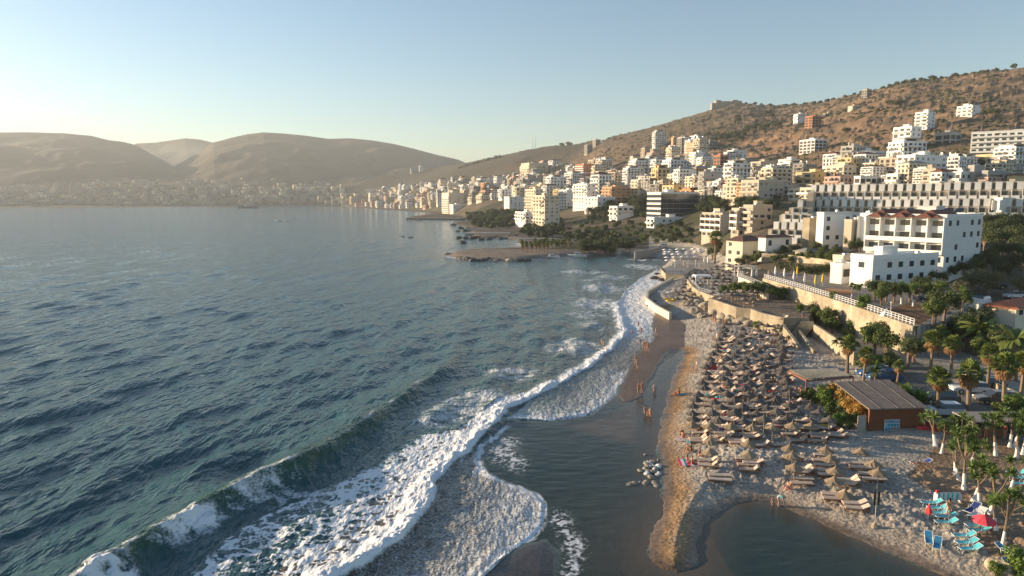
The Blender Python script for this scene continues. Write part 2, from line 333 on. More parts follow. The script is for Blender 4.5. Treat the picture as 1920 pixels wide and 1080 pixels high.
# ------------------------------------------------------------------ ground sheet
def ygrid(y0, y1, rowpx, cap):
    L = [y0]
    while L[-1] < y1: L.append(L[-1]+max(0.12, min(cap if L[-1] > 5000 else cap/2.5 if L[-1] > 1700 else cap/7, rowpx*L[-1]**2/(F*H))))
    return np.array(L)
def shade_ground(X, Y, Z):
    u = X/Y; n = X.size
    C = np.zeros(X.shape+(3,)); wet = np.zeros(X.shape)
    def mixc(m, c):
        m = np.asarray(m, float)[..., None]; C[...] = C*(1-m)+np.array(c)*m
    d, _, _ = pdist(X, Y, LAND); ins = inpoly(X, Y, LAND)
    n1 = fbm(X/30, Y/30, 31, 4); n2 = fbm(X/9, Y/9, 41, 4); n3 = fbm(X/120, Y/60, 51, 4); n0 = fbm(X/1.2, Y/1.2, 61, 3)
    C[...] = (0.265, 0.165, 0.10)                             # dry hillside grass
    mixc(sstep(.42, .62, n3), (0.24, 0.165, 0.10)); mixc(sstep(.56, .66, n1)*.6, (0.085, 0.078, 0.045)); mixc(sstep(.64, .74, n2)*.6, (0.055, 0.055, 0.032))
    mixc(sstep(.66, .74, fbm(X/45, Y/18, 77, 4)), (0.36, 0.23, 0.13))
    led = fbm(X/55, Z/2.6+Y/90, 88, 3); mixc(sstep(.60, .68, led)*.45, (0.36, 0.245, 0.16)); mixc(sstep(.34, .28, led)*.4, (0.15, 0.10, 0.065))
    q1 = inpoly(X, Y, [(.235*980,980),(.285*900,900),(.37*900,900),(.42*860,860),(.40*700,700),(.30*740,740)]); mixc(q1*sstep(.42, .55, n1), (0.42, 0.25, 0.13))
    # darker, greener slopes on the north-west hill
    far = sstep(1300, 2000, Y)*(1-sstep(.10, .26, u)); mixc(far*.9, (0.066, 0.060, 0.040))
    mixc(sstep(.05, .2, u)*(1-sstep(.28, .40, u))*sstep(900, 1100, Y)*.6, (0.10, 0.085, 0.055))
    # town ground
    town = (1-sstep(38, 75, Z))*(Y < 1300)+(1-sstep(70, 110, Z))*(Y >= 1300)
    mixc(town*.85, (0.12, 0.105, 0.075)); mixc(town*sstep(.5, .56, n1)*.8, (0.055, 0.062, 0.03))
    # beach
    beach = (Z < 3.9)*ins*(1-sstep(.80, .92, u))*(Y < 560)*np.where((Y > 320) & (u < .2), 1-sstep(8, 26, d), 1.0)*1.0
    mixc(beach, (0.40, 0.355, 0.30)); mixc(beach*sstep(.45, .7, n0)*.15, (0.20, 0.165, 0.13)); mixc(beach*sstep(.6, .75, n2)*.3, (0.38, 0.33, 0.27))
    bank = beach*(1-sstep(1.2, 4.6, d+(n2-.5)*4))*(Y < 170)*(1-.8*sstep(.262, .30, u)); mixc(bank, (0.36, 0.22, 0.11))  # golden sunlight painted into the sand of the stream-facing slope
    wp = inpoly(X, Y, WETPATCH); mixc(wp*1.0, (0.17, 0.105, 0.065)); wet = np.maximum(wet, wp*.62)
    edge = beach*(1-sstep(0.4, 1.6, d))*(Y < 170); mixc(edge*.8, (0.13, 0.085, 0.05)); wet = np.maximum(wet, edge*.8)
    pool = edge*0
    # soil under the yucca trees, terraces, parking
    soil = inpoly(X, Y, px2w([(1740,850),(1700,880),(1740,905),(1790,920),(1850,1000),(1900,1080),(2100,1100),(2100,800),(1850,790),(1780,800)], 2.0))
    mixc(soil*.85, (0.29, 0.19, 0.115))
    gard = inpoly(X, Y, px2w([(1500,575),(1560,575),(1700,650),(1780,640),(1930,690),(1930,600),(1700,560),(1560,520)], 3.5))*(Z < 7.0); mixc(gard*.9, (0.16, 0.10, 0.06))
    park = inpoly(X, Y, px2w([(1650,705),(1700,690),(1760,690),(1790,722),(1840,745),(1990,800),(1990,845),(1800,795),(1740,790)], 2.3)); mixc(park*1.0, (0.19, 0.175, 0.155))
    t1 = inpoly(X, Y, ZONES[0][0]); mixc(t1, (0.21, 0.165, 0.125)); t2 = inpoly(X, Y, ZONES[1][0]); mixc(t2, (0.25, 0.22, 0.19))
    mixc(t2*inpoly(X, Y, px2w([(1715,612),(1640,586),(1700,570),(1790,575)], 7.3)), (0.19, 0.11, 0.06))
    pen = ins*(Y > 270)*(Y < 350)*(u < .155)*1.0; mixc(pen, (0.28, 0.22, 0.17))
    rk = ins*(Y > 350)*(Z < 3)*(u < .05)*1.0; mixc(rk*.85, (0.13, 0.105, 0.08))
    mixc((~ins)*1.0, (0.07, 0.085, 0.065)); mixc((~ins)*inpoly(X, Y, BAR)*1.0, (0.052, 0.042, 0.034)); wet = np.maximum(wet, (~ins)*1.0)
    return C, wet
def ground_material():
    m = bpy.data.materials.new('ground'); m.use_nodes = True; n = m.node_tree; b = n.nodes['Principled BSDF']; L = n.links
    at = n.nodes.new('ShaderNodeAttribute'); at.attribute_name = 'col'; wt = n.nodes.new('ShaderNodeAttribute'); wt.attribute_name = 'wet'
    geo = n.nodes.new('ShaderNodeNewGeometry')
    ns = n.nodes.new('ShaderNodeTexNoise'); ns.inputs['Scale'].default_value = 3.6; ns.inputs['Detail'].default_value = 6; L.new(geo.outputs['Position'], ns.inputs['Vector'])
    n5 = n.nodes.new('ShaderNodeTexNoise'); n5.inputs['Scale'].default_value = .16; n5.inputs['Detail'].default_value = 8; n5.inputs['Roughness'].default_value = .72; L.new(geo.outputs['Position'], n5.inputs['Vector'])
    mr = n.nodes.new('ShaderNodeMapRange'); mr.inputs['From Min'].default_value = .3; mr.inputs['From Max'].default_value = .7; mr.inputs['To Min'].default_value = .60; mr.inputs['To Max'].default_value = 1.40
    L.new(ns.outputs['Fac'], mr.inputs['Value'])
    mr2 = n.nodes.new('ShaderNodeMapRange'); mr2.inputs['From Min'].default_value = .3; mr2.inputs['From Max'].default_value = .7; mr2.inputs['To Min'].default_value = .62; mr2.inputs['To Max'].default_value = 1.32
    L.new(n5.outputs['Fac'], mr2.inputs['Value'])
    mm = n.nodes.new('ShaderNodeMath'); mm.operation = 'MULTIPLY'; L.new(mr.outputs[0], mm.inputs[0]); L.new(mr2.outputs[0], mm.inputs[1])
    vm = n.nodes.new('ShaderNodeVectorMath'); vm.operation = 'SCALE'; L.new(at.outputs['Color'], vm.inputs[0]); L.new(mm.outputs[0], vm.inputs['Scale'])
    L.new(vm.outputs[0], b.inputs['Base Color'])
    r = n.nodes.new('ShaderNodeMapRange'); r.inputs['To Min'].default_value = .95; r.inputs['To Max'].default_value = .22; L.new(wt.outputs['Fac'], r.inputs['Value']); L.new(r.outputs[0], b.inputs['Roughness'])
    s = n.nodes.new('ShaderNodeMapRange'); s.inputs['To Min'].default_value = .15; s.inputs['To Max'].default_value = .6; L.new(wt.outputs['Fac'], s.inputs['Value']); L.new(s.outputs[0], b.inputs['Specular IOR Level'])
    bp = n.nodes.new('ShaderNodeBump'); bp.inputs['Distance'].default_value = .2; n3 = n.nodes.new('ShaderNodeTexNoise'); n3.inputs['Scale'].default_value = 3.2; n3.inputs['Detail'].default_value = 5; L.new(geo.outputs['Position'], n3.inputs['Vector'])
    L.new(n3.outputs['Fac'], bp.inputs['Height']); i = n.nodes.new('ShaderNodeMapRange'); i.inputs['To Min'].default_value = .8; i.inputs['To Max'].default_value = .06; L.new(wt.outputs['Fac'], i.inputs['Value']); L.new(i.outputs[0], bp.inputs['Strength'])
    L.new(bp.outputs[0], b.inputs['Normal']); return m
def make_ground():
    gy = ygrid(34, 12000, 1.6, 60); gu = np.concatenate([np.linspace(-3.0, -.85, 30), np.linspace(-.84, .10, 330)[0:-1], np.linspace(.10, .86, 640), np.linspace(.9, 3.0, 30)])
    U, Yg = np.meshgrid(gu, gy); Xg = U*Yg; Z = ground(Xg, Yg)
    C, wet = shade_ground(Xg, Yg, Z)
    # low scrub relief on the hills
    hill = np.clip((Z-45)/30, 0, 1)*.8; sc = sstep(.60, .70, fbm(Xg/8, Yg/8, 91, 3)); Z = Z+hill*sc*2.0
    C = C*(1-(hill*sc*.6)[..., None])+np.array((.05, .05, .028))*(hill*sc*.6)[..., None]
    o = grid_mesh('ground', Xg, Yg, Z, ground_material(), {'wet': wet}, C); tag(o, kind='structure')
make_ground()
# ------------------------------------------------------------------ far mountains
def mountain(name, ridge, Y0, Y1, zb, seed, col, scrub):
    P = np.linspace(ridge[0][0], ridge[-1][0], 420); rp = np.interp(P, [r[0] for r in ridge], [r[1] for r in ridge])
    t = np.linspace(0, 1.35, 90)[:, None]; Yg = Y0+(Y1-Y0)*t+0*P[None]; zr = np.array([zat(a, Y1) for a in rp])[None]
    Xg = (P[None]-960)/F*cP*Yg
    prof = np.where(t <= 1, t**0.95, 1-(t-1)*1.6); Z = zb+(zr-zb)*prof
    Z = Z+(fbm(Xg/420, Yg/420, seed, 5)-.5)*150*np.clip(1-np.abs(t-.5)*1.9, 0, 1)+(fbm(Xg/60, Yg/60, seed+3, 3)-.5)*9*(t < .97)
    edge = np.clip(np.minimum(P-P[0], P[-1]-P)/60, 0, 1)[None]
    C = np.zeros(Xg.shape+(3,)); C[...] = col; m = sstep(.45, .6, fbm(Xg/110, Yg/110, seed+7, 4))[..., None]; C = C*(1-m)+np.array(scrub)*m
    o = grid_mesh(name, Xg, Yg, Z, bpy.data.materials['ground'], {'wet': Z*0}, C); tag(o, kind='structure')
mountain('hills', [(-700,300),(-500,272),(-250,250),(0,248),(60,247),(130,249),(180,254),(210,262),(240,266),(262,272),(290,289),(320,305),(350,325),(380,345)], 2900, 4400, 40, 11, (.105,.092,.068), (.065,.06,.045))
mountain('hills', [(230,285),(262,269),(300,267),(335,262),(355,259),(380,261),(400,266),(440,272),(560,290)], 5200, 6500, 120, 17, (.14,.105,.07), (.08,.07,.05))
mountain('hills', [(270,345),(300,330),(330,312),(360,296),(388,280),(405,267),(440,258),(470,251),(500,247.5),(540,250),(580,254),(620,260),(660,259),(700,263),(740,270),(780,280),(820,291),(860,300),(920,325)], 2950, 4200, 45, 23, (.11,.09,.065), (.06,.057,.042))
# ------------------------------------------------------------------ sea
W1 = px2w([(120,1150),(180,1100),(235,1060),(300,1010),(400,955),(480,918),(560,882),(640,830),(700,790),(760,745),(820,700),(880,655),(940,615)])
W2 = px2w([(560,1150),(625,1095),(690,1055),(755,1010),(795,960),(808,920),(835,878),(872,845),(908,815),(932,788),(948,765),(1000,745),(1040,724),(1090,697),(1130,668),(1162,640),(1174,620),(1166,596),(1158,570),(1172,546),(1200,523),(1232,502)])
F1 = px2w([(560,1150),(625,1095),(690,1055),(755,1010),(795,960),(808,920),(835,878),(872,845),(908,815),(932,788),(948,765),(1000,745),(1015,735),(985,735),(935,748),(900,775),(860,806),(790,812),(735,845),(680,880),(600,915),(520,945),(440,985),(390,1030),(330,1090),(250,1180)])
LENS = px2w([(560,1150),(625,1095),(690,1055),(755,1010),(795,960),(808,920),(835,878),(872,845),(890,850),(893,868),(905,890),(950,908),(1000,925),(1018,945),(1014,985),(992,1008),(950,1035),(905,1082),(860,1150)])
LENSEDGE = px2w([(950,800),(930,818),(905,835),(893,862),(903,888),(950,908),(1000,925),(1016,945),(1012,985),(992,1008),(950,1035),(905,1082),(860,1150)])
SWASH = px2w([(955,784),(1033,787),(1107,775),(1142,748),(1180,706),(1200,655),(1232,635),(1222,611),(1230,584),(1215,560),(1215,545),(1245,530),(1232,505),(1200,523),(1172,546),(1158,570),(1166,596),(1174,620),(1162,640),(1130,668),(1090,697),(1040,724),(1000,745)])
SWEDGE = px2w([(955,784),(983,782),(1033,787),(1107,775),(1142,748),(1180,706)])
STREAM = px2w([(950,790),(1033,790),(1107,778),(1150,748),(1300,640),(1275,760),(1270,860),(1480,900),(2200,900),(2400,1500),(860,1400),(905,1082),(992,1008),(1018,945),(950,908),(893,868),(905,835)])
def sea():
    gy = ygrid(33, 14000, 1.45, 240); gu = np.concatenate([np.linspace(-3.2, -.84, 40), np.linspace(-.83, .10, 640), np.linspace(.101, .80, 330), np.linspace(.83, 3, 20)])
    U, Yg = np.meshgrid(gu, gy); Xg = U*Yg; s = Xg.shape
    near = Yg < 420
    x = Xg[near]; y = Yg[near]
    dl, _, _ = pdist(x, y, LAND); calm = np.where(inpoly(x, y, STREAM), 1.0, 0)
    f1 = inpoly(x, y, F1); ln = inpoly(x, y, LENS); sw = inpoly(x, y, SWASH)
    d1, a1, s1 = pdist(x, y, W1, False); d2, a2, s2 = pdist(x, y, W2, False); dF, _, _ = pdist(x, y, F1); dLE, _, _ = pdist(x, y, LENSEDGE, False); dSE, _, _ = pdist(x, y, SWEDGE, False)
    # noise wobble
    wob = (fbm(x/2.5, y/2.5, 101, 3)-.5); d1s = d1*s1 + (fbm(x/6, y/6, 99, 2)-.5)*1.2
    prot = sstep(0, 14, dl)                                    # waves die at the shore
    swell = np.zeros_like(x); r = random.Random(5)
    full = np.zeros(s); dY = np.gradient(gy)[:, None]+0*U; dX = Yg*0.00146
    for i in range(46):
        lam = [26, 19, 14][i] if i < 3 else 1.0*math.exp(r.uniform(0, 2.3)); am = [.12, .08, .05][i] if i < 3 else .0062*lam**0.95
        th = R(-17+r.gauss(0, 8 if i < 3 else 26)); kx, ky = math.cos(th)*2*math.pi/lam, math.sin(th)*2*math.pi/lam
        fd = np.clip(1.6-(np.abs(ky)*dY+np.abs(kx)*dX), 0, 1)
        ph = r.uniform(0, 6.28)+2.2*fbm(Xg/(lam*3), Yg/(lam*3), 200+i, 1)
        full += am*fd*np.sin(kx*Xg+ky*Yg+ph)
    full *= (.75+.5*fbm(Xg/40, Yg/40, 77, 2))
    Z = full.copy(); wv = Z[near]
    lull = 1-.75*np.clip(f1+ln+sw, 0, 1); z = wv*prot*(1-calm)*lull + calm*(fbm(x/1.6, y/.7, 55, 2)-.5)*.05*sstep(0,6,dl)
    # breaking crest: gentle back, steep front
    L1 = 90.0; hgt = 1.25*np.clip(1.12-a1/95, .0, 1)*(.85+.3*fbm(a1/7, a1*0, 12, 2))
    prof = np.where(d1s > 0, np.exp(-(d1s/1.25)**2), np.exp(-(d1s/4.2)**2)); z = z+hgt*prof - .30*hgt*np.exp(-((d1s-3.2)/1.8)**2)
    # bore of white water at the front edge
    t2 = d2*s2+wob*1.4; k2 = np.interp(a2, [0, 8, 30, 45, 55, 95, 130, 200], [1.0, .85, .55, .5, .35, .55, .3, .2])
    bore = np.where(t2 > 0, np.exp(-(t2/.5)**2), np.exp(-(t2/1.8)**2)); lump = fbm(x/.7, y/.7, 301, 3)
    z = z+k2*bore*(.35+.75*lump)
    z = z+f1*(fbm(x/.6, y/.6, 311, 3)-.35)*.16
    # foam
    lace = 1-np.abs(fbm(x/1.7+wob, y/1.7, 321, 4)-.5)*2/.42; lace2 = 1-np.abs(fbm(x/.7, y/.7+wob, 331, 3)-.5)*2/.42
    lace = np.clip(np.maximum(lace, lace2*.9), 0, 1)
    foam = np.zeros_like(x)
    inner = sstep(0, 5, dF); left = sstep(-18, -6, x)          # the left part is thin lace
    dens = f1*(.42+.46*left)*sstep(-.1, 1.2, dF)
    frontd = np.exp(-np.clip(-t2, 0, 99)/4.5)*f1; dens = np.maximum(dens, frontd*1.05)
    foam = np.maximum(foam, np.clip((lace-(1-dens))*3.2, 0, 1)*f1)
    foam = np.maximum(foam, np.clip(bore*1.6*(.4+lump)-.25, 0, 1)*(k2 > .28))
    foam = np.maximum(foam, np.clip(bore*1.3-.2, 0, 1)*(a2 < 62))
    # crest spots of the main wave
    for px, py, rr, k in [(470,925,3.0,1.0),(505,905,3,.9),(540,893,2.5,.6),(375,975,2.2,1.3),(340,990,2.0,1.3),(305,1005,1.5,1.0),(400,968,1.5,1.0),(200,1072,1.6,1.5),(215,1085,1.6,1.5),(185,1100,2,1.5),(600,850,2,.5)]:
        X0, Y0, _ = PZ(px, py, .5); g = np.exp(-(((x-X0)**2+((y-Y0)*.75)**2)/rr**2)); foam = np.maximum(foam, np.clip(k*g*(.35+lump*1.1)-.42, 0, 1)*(d1s > -1.6)*(d1s < 2.6+2*(k > 1.2)))
        z = z+(k > 1.2)*g*.35*lump*(d1s > -1)
    foam = np.maximum(foam, np.clip(np.exp(-((d1s+.2)/.35)**2)*(hgt > .5)*(fbm(a1/2.5, a1*0+3, 17, 3)*2.2-1.0), 0, 1)*.8)
    # old foam veils behind the breaker
    def veil(px, py, rx, ry, k, seed):
        nonlocal foam
        X0, Y0, _ = PZ(px, py); g = np.exp(-(((x-X0)/rx)**2+((y-Y0)/ry)**2)); st = fbm(x/2.2+wob*2, y/1.1, seed, 4)
        foam = np.maximum(foam, np.clip((g*k*(.1+1.35*(1-np.abs(st-.5)*3.2))-.44)*1.1, 0, .5))
    for a in [(900,745,7,5,1.1,401),(860,770,6,5,1.0,402),(820,790,6,4,.8,403),(960,700,6,7,.9,404),(1075,650,6,9,1.2,405),(1110,610,6,10,.7,406),(1120,570,8,13,1.1,407),(1135,540,9,14,1.1,408),(1100,590,8,9,.8,409),(1090,510,13,9,1.0,410),(1205,500,8,14,1.3,411),(1150,520,9,10,.9,412),(1200,487,10,5,1.1,413),(1080,510,7,5,1.0,414),(1100,525,10,6,.8,415),(560,930,4,3,.9,416)]: veil(*a)
    # rock surf round the peninsula
    rockzone = (y > 255)*(x < 30)*(dl < 5); foam = np.maximum(foam, rockzone*np.clip((1-dl/4)*(fbm(x/5, y/5, 431, 3)*3-1.1), 0, 1))
    # thin swash sheets
    stri = fbm(x/.35, y/1.6+x*.4, 341, 3); speck = fbm(x/.28, y/.28, 351, 2)
    film = np.zeros_like(x); film = np.maximum(film, ln*(.45+.35*sstep(3, 12, -t2*-1)))
    lensd = sstep(1, 10, np.abs(d2)); foam = np.maximum(foam, ln*np.clip((.30+.34*lensd)*(.5+.8*(lensd*fbm(x/.5, y/.5, 352, 3)+(1-lensd)*stri))-.05, 0, .5))
    foam = np.maximum(foam, np.clip(np.exp(-((dLE+wob*.6)/.42)**2)*(.1+1.35*fbm(x/.6, y/.6, 353, 3)), 0, .95)); foam = np.maximum(foam, (ln | (dLE < .5))*np.clip(np.exp(-(dLE/2.0)**2)*(stri*1.8-.6), 0, .7))
    swf = sw*np.clip(.18+.55*np.exp(-dSE/3.5)+.7*sstep(112, 150, y), 0, .92)*(.35+.9*speck); foam = np.maximum(foam, np.clip(swf, 0, .95))
    foam = np.maximum(foam, np.clip(np.exp(-(dSE/.3)**2)*(speck*1.5), 0, 1))
    for px, py, rr in [(1052,975,.9),(1062,1000,.7),(1075,1020,.9),(1082,1040,.6),(1070,1060,.7),(1040,1050,.3),(940,850,1.5),(955,830,1.2),(968,868,1.2),(1070,1080,.7)]:
        X0, Y0, _ = PZ(px, py); foam = np.maximum(foam, np.clip(np.exp(-(((x-X0)/rr)**2+((y-Y0)/(rr*1.8))**2))*1.3*(fbm(x/.3, y/.3, 361, 3)*2.4-.85), 0, .7))
    z = z+np.where(ln | sw, .05, 0)
    green = np.clip(prof*(d1s > -1)*hgt, 0, 1)
    shallow = np.exp(-dl/ np.where(y < 150, 14, 9)); shallow = np.maximum(shallow, .95*(ln | (f1 & (d2 < 5)))); shallow = np.where(calm > 0, np.clip(np.exp(-dl/np.where((x > 16) & (y < 58), 1.2, 3.0))*.8+.25*fbm(x/6, y/6, 44, 2), 0, 1), shallow)
    wetfilm = inpoly(x, y, px2w([(960,786),(1040,790),(1110,776),(1150,746),(1240,745),(1235,840),(1180,850),(1080,820)]))*1.0
    pd_, _, _ = pdist(x, y, px2w([(960,786),(1040,790),(1110,776),(1150,746),(1240,745),(1235,840),(1180,850),(1080,820)])); shallow = np.maximum(shallow, wetfilm*sstep(0, 4, pd_)*.95)
    A = {k: np.zeros(s) for k in ('foam', 'green', 'shallow', 'calm')}
    A['foam'][near] = foam; A['green'][near] = green; A['shallow'][near] = shallow; A['calm'][near] = calm; Z[near] = z
    Zb = Z
    m = bpy.data.materials.new('sea_water'); m.use_nodes = True; n = m.node_tree; b = n.nodes['Principled BSDF']; L = n.links
    geo = n.nodes.new('ShaderNodeNewGeometry')
    def attr(k): a = n.nodes.new('ShaderNodeAttribute'); a.attribute_name = k; return a.outputs['Fac']
    def mixn(f, a, c):
        x_ = n.nodes.new('ShaderNodeMix'); x_.data_type = 'RGBA'; L.new(f, x_.inputs[0]); 
        if isinstance(a, tuple): x_.inputs[6].default_value = a+(1,)
        else: L.new(a, x_.inputs[6])
        x_.inputs[7].default_value = c+(1,); return x_.outputs[2]
    deep = (0.013, 0.082, 0.092)
    c1 = mixn(attr('shallow'), deep, (0.075, 0.062, 0.045)); c2 = mixn(attr('green'), c1, (0.020, 0.075, 0.040))
    mc = n.nodes.new('ShaderNodeMath'); mc.operation = 'MULTIPLY'; mc.inputs[1].default_value = .75; L.new(attr('calm'), mc.inputs[0])
    cd = mixn(attr('shallow'), (0.020, 0.030, 0.021), (0.14, 0.105, 0.075)); c3x = n.nodes.new('ShaderNodeMix'); c3x.data_type = 'RGBA'; L.new(mc.outputs[0], c3x.inputs[0]); L.new(c2, c3x.inputs[6]); L.new(cd, c3x.inputs[7]); c3 = c3x.outputs[2]; sp_ = n.nodes.new('ShaderNodeMapRange'); sp_.inputs['To Min'].default_value = .5; sp_.inputs['To Max'].default_value = .3; L.new(attr('calm'), sp_.inputs['Value']); L.new(sp_.outputs[0], b.inputs['Specular IOR Level'])
    fn = n.nodes.new('ShaderNodeTexNoise'); fn.inputs['Scale'].default_value = 4.5; fn.inputs['Detail'].default_value = 5; L.new(geo.outputs['Position'], fn.inputs['Vector'])
    fa = n.nodes.new('ShaderNodeMath'); fa.operation = 'MULTIPLY_ADD'; L.new(fn.outputs['Fac'], fa.inputs[0]); fa.inputs[1].default_value = 1.1; fa.inputs[2].default_value = -.55
    fb = n.nodes.new('ShaderNodeMath'); fb.operation = 'ADD'; L.new(attr('foam'), fb.inputs[0]); L.new(fa.outputs[0], fb.inputs[1])
    fc = n.nodes.new('ShaderNodeMapRange'); fc.interpolation_type = 'SMOOTHSTEP'; fc.inputs['From Min'].default_value = .06; fc.inputs['From Max'].default_value = .82; L.new(fb.outputs[0], fc.inputs['Value'])
    fz = n.nodes.new('ShaderNodeMath'); fz.operation = 'GREATER_THAN'; fz.inputs[1].default_value = .02; L.new(attr('foam'), fz.inputs[0])
    fg = n.nodes.new('ShaderNodeMath'); fg.operation = 'MULTIPLY'; L.new(fc.outputs[0], fg.inputs[0]); L.new(fz.outputs[0], fg.inputs[1])
    c4 = mixn(fg.outputs[0], c3, (0.78, 0.79, 0.80)); L.new(c4, b.inputs['Base Color'])
    rr = n.nodes.new('ShaderNodeMapRange'); rr.inputs['To Min'].default_value = .10; rr.inputs['To Max'].default_value = .9; L.new(fg.outputs[0], rr.inputs['Value']); L.new(rr.outputs[0], b.inputs['Roughness'])
    b.inputs['IOR'].default_value = 1.33
    mp = n.nodes.new('ShaderNodeMapping'); mp.inputs['Scale'].default_value = (1, .42, 1); mp.inputs['Rotation'].default_value = (0, 0, R(17)); L.new(geo.outputs['Position'], mp.inputs['Vector'])
    def bump(scale, dist, prev, det=3, src=mp.outputs[0], st=1.0):
        q = n.nodes.new('ShaderNodeTexNoise'); q.inputs['Scale'].default_value = scale; q.inputs['Detail'].default_value = det; L.new(src, q.inputs['Vector'])
        bp = n.nodes.new('ShaderNodeBump'); bp.inputs['Distance'].default_value = dist; bp.inputs['Strength'].default_value = st; L.new(q.outputs['Fac'], bp.inputs['Height'])
        if prev: L.new(prev, bp.inputs['Normal'])
        return bp
    b0 = bump(.10, .9, None); b1 = bump(.7, .6, b0.outputs[0]); b2 = bump(2.4, .22, b1.outputs[0])
    ic = n.nodes.new('ShaderNodeMapRange'); ic.inputs['To Min'].default_value = 1; ic.inputs['To Max'].default_value = .07; L.new(attr('calm'), ic.inputs['Value']); L.new(ic.outputs[0], b0.inputs['Strength']); L.new(ic.outputs[0], b1.inputs['Strength']); L.new(ic.outputs[0], b2.inputs['Strength'])
    b3 = bump(7, .05, b2.outputs[0], 3, geo.outputs['Position'], .35); L.new(b3.outputs[0], b.inputs['Normal'])
    o = grid_mesh('sea', Xg, Yg, Zb, m, A); tag(o, kind='structure')
sea()
# ------------------------------------------------------------------ builders: beach furniture
def thatch_parasol(name, mt, seed):
    t = empty(name, (0,0,0)); r = random.Random(seed); n = 18
    b = MB(); rings = [(0.02, 2.62), (.28, 2.38), (.62, 2.15), (1.02, 1.93)]; vs = []
    for rad, z in rings:
        for k in range(n):
            a = 2*math.pi*k/n; rr = rad*(1+(r.uniform(-.07, .07) if rad > .3 else 0)); vs.append((rr*math.cos(a), rr*math.sin(a), z+(r.uniform(-.05, .03) if rad > .3 else 0)))
    m0 = len(vs)
    for rad, z in [(.98, 1.84), (.04, 2.30)]:
        for k in range(n):
            a = 2*math.pi*k/n; vs.append((rad*math.cos(a), rad*math.sin(a), z))
    fs = [(i*n+k, i*n+(k+1) % n, (i+1)*n+(k+1) % n, (i+1)*n+k) for i in range(5) for k in range(n)]; b.add(vs, fs)
    b.build('thatch_canopy', mt, t)
    c = MB(); c.tube([(0,0,2.5), (0,0,2.72), (0,0,2.84)], [.09, .055, .02], 6); c.build('thatch_tip', mt, t)
    p = MB(); p.tube([(0,0,-.4), (0,0,2.4)], .035, 6); p.build('pole', 'pole', t)
    return t
def sun_lounger(name, mt, fr, back=38, raised=True):
    t = empty(name, (0,0,0))           # feet towards -X, head towards +X
    f = MB()
    for s in (-.28, .28): f.b2(-.98, .98, s-.03, s+.03, .20, .29)
    for x in (-.95, -.2, .35, .95): f.b2(x-.03, x+.03, -.25, .25, .205, .27)
    f.build('frame', fr, t)
    for x in (-.8, .72):
        for s in (-.28, .28):
            l = MB(); l.b2(x-.035, x+.035, s-.027, s+.027, -.08, .199); l.build('leg', fr, t)
    m = MB(); m.b2(-1.0, .38, -.31, .31, .293, .36); m.build('seat_cushion', mt, t)
    a = R(back); bk = MB(); M4 = Matrix.Translation((.39, 0, .30)) @ Matrix.Rotation(-a, 4, 'Y'); bk.box((.33, 0, .035), (.66, .62, .07), 0, 0, M4); bk.build('backrest', mt, t)
    if back > 10:
        s = MB(); s.tube([(.39+.45*math.cos(a), 0, .30+.45*math.sin(a)-.01), (.80, 0, .24)], .02, 5); s.build('backrest_prop', fr, t)
    return t
def deck_lounger(name, mt):
    t = empty(name, (0,0,0)); f = MB()
    for s in (-.3, .3): f.tube([(-.95, s, .33), (.4, s, .30), (.98, s, .66)], .022, 6)
    f.tube([(-.95, -.3, .33), (-.95, .3, .33)], .022, 6); f.tube([(.98, -.3, .66), (.98, .3, .66)], .022, 6); f.build('frame', 'plastic', t)
    for x in (-.8, .45):
        l = MB(); l.tube([(x-.1, -.3, -.05), (x, -.3, .31), (x, .3, .31), (x-.1, .3, -.05)], .02, 6); l.build('leg', 'plastic', t)
    c = MB(); c.add([(-.93,-.28,.34), (-.93,.28,.34), (-.25,.28,.27), (-.25,-.28,.27), (.4,.28,.30), (.4,-.28,.30)], [(0,3,2,1), (3,5,4,2)])
    c.add([(-.93,-.28,.325), (-.93,.28,.325), (-.25,.28,.255), (-.25,-.28,.255), (.4,.28,.285), (.4,-.28,.285)], [(0,1,2,3), (3,2,4,5)]); c.build('seat_fabric', mt, t)
    c = MB(); M4 = Matrix.Translation((.41, 0, .31)) @ Matrix.Rotation(-R(32), 4, 'Y'); c.box((.33, 0, 0), (.64, .56, .016), 0, 0, M4); c.build('back_fabric', mt, t)
    h = MB(); h.tube([(.0, -.31, .30), (.08, -.31, .50), (.40, -.31, .50), (.46, -.31, .34)], .017, 5); h.tube([(.0, .31, .30), (.08, .31, .50), (.40, .31, .50), (.46, .31, .34)], .017, 5); h.build('armrest', 'plastic', t)
    return t
def folded_parasol(name, mt, h=2.9):
    t = empty(name, (0,0,0)); p = MB(); p.tube([(0,0,-.2), (0,0,h+.1)], .03, 6); p.build('pole', 'plastic', t)
    c = MB(); n = 10; vs = []; prof = [(h, .03), (h-.3, .13), (h*.62, .20), (h*.45, .24), (h*.40, .15), (h*.34, .21)]
    for z, rr in prof:
        for k in range(n): a = 2*math.pi*k/n; q = rr*(1+.22*(k % 2)); vs.append((q*math.cos(a), q*math.sin(a), z))
    c.add(vs, [(i*n+k, (i+1)*n+k, (i+1)*n+(k+1) % n, i*n+(k+1) % n) for i in range(len(prof)-1) for k in range(n)]+[tuple(range(n))]); c.build('folded_canopy', mt, t)
    return t
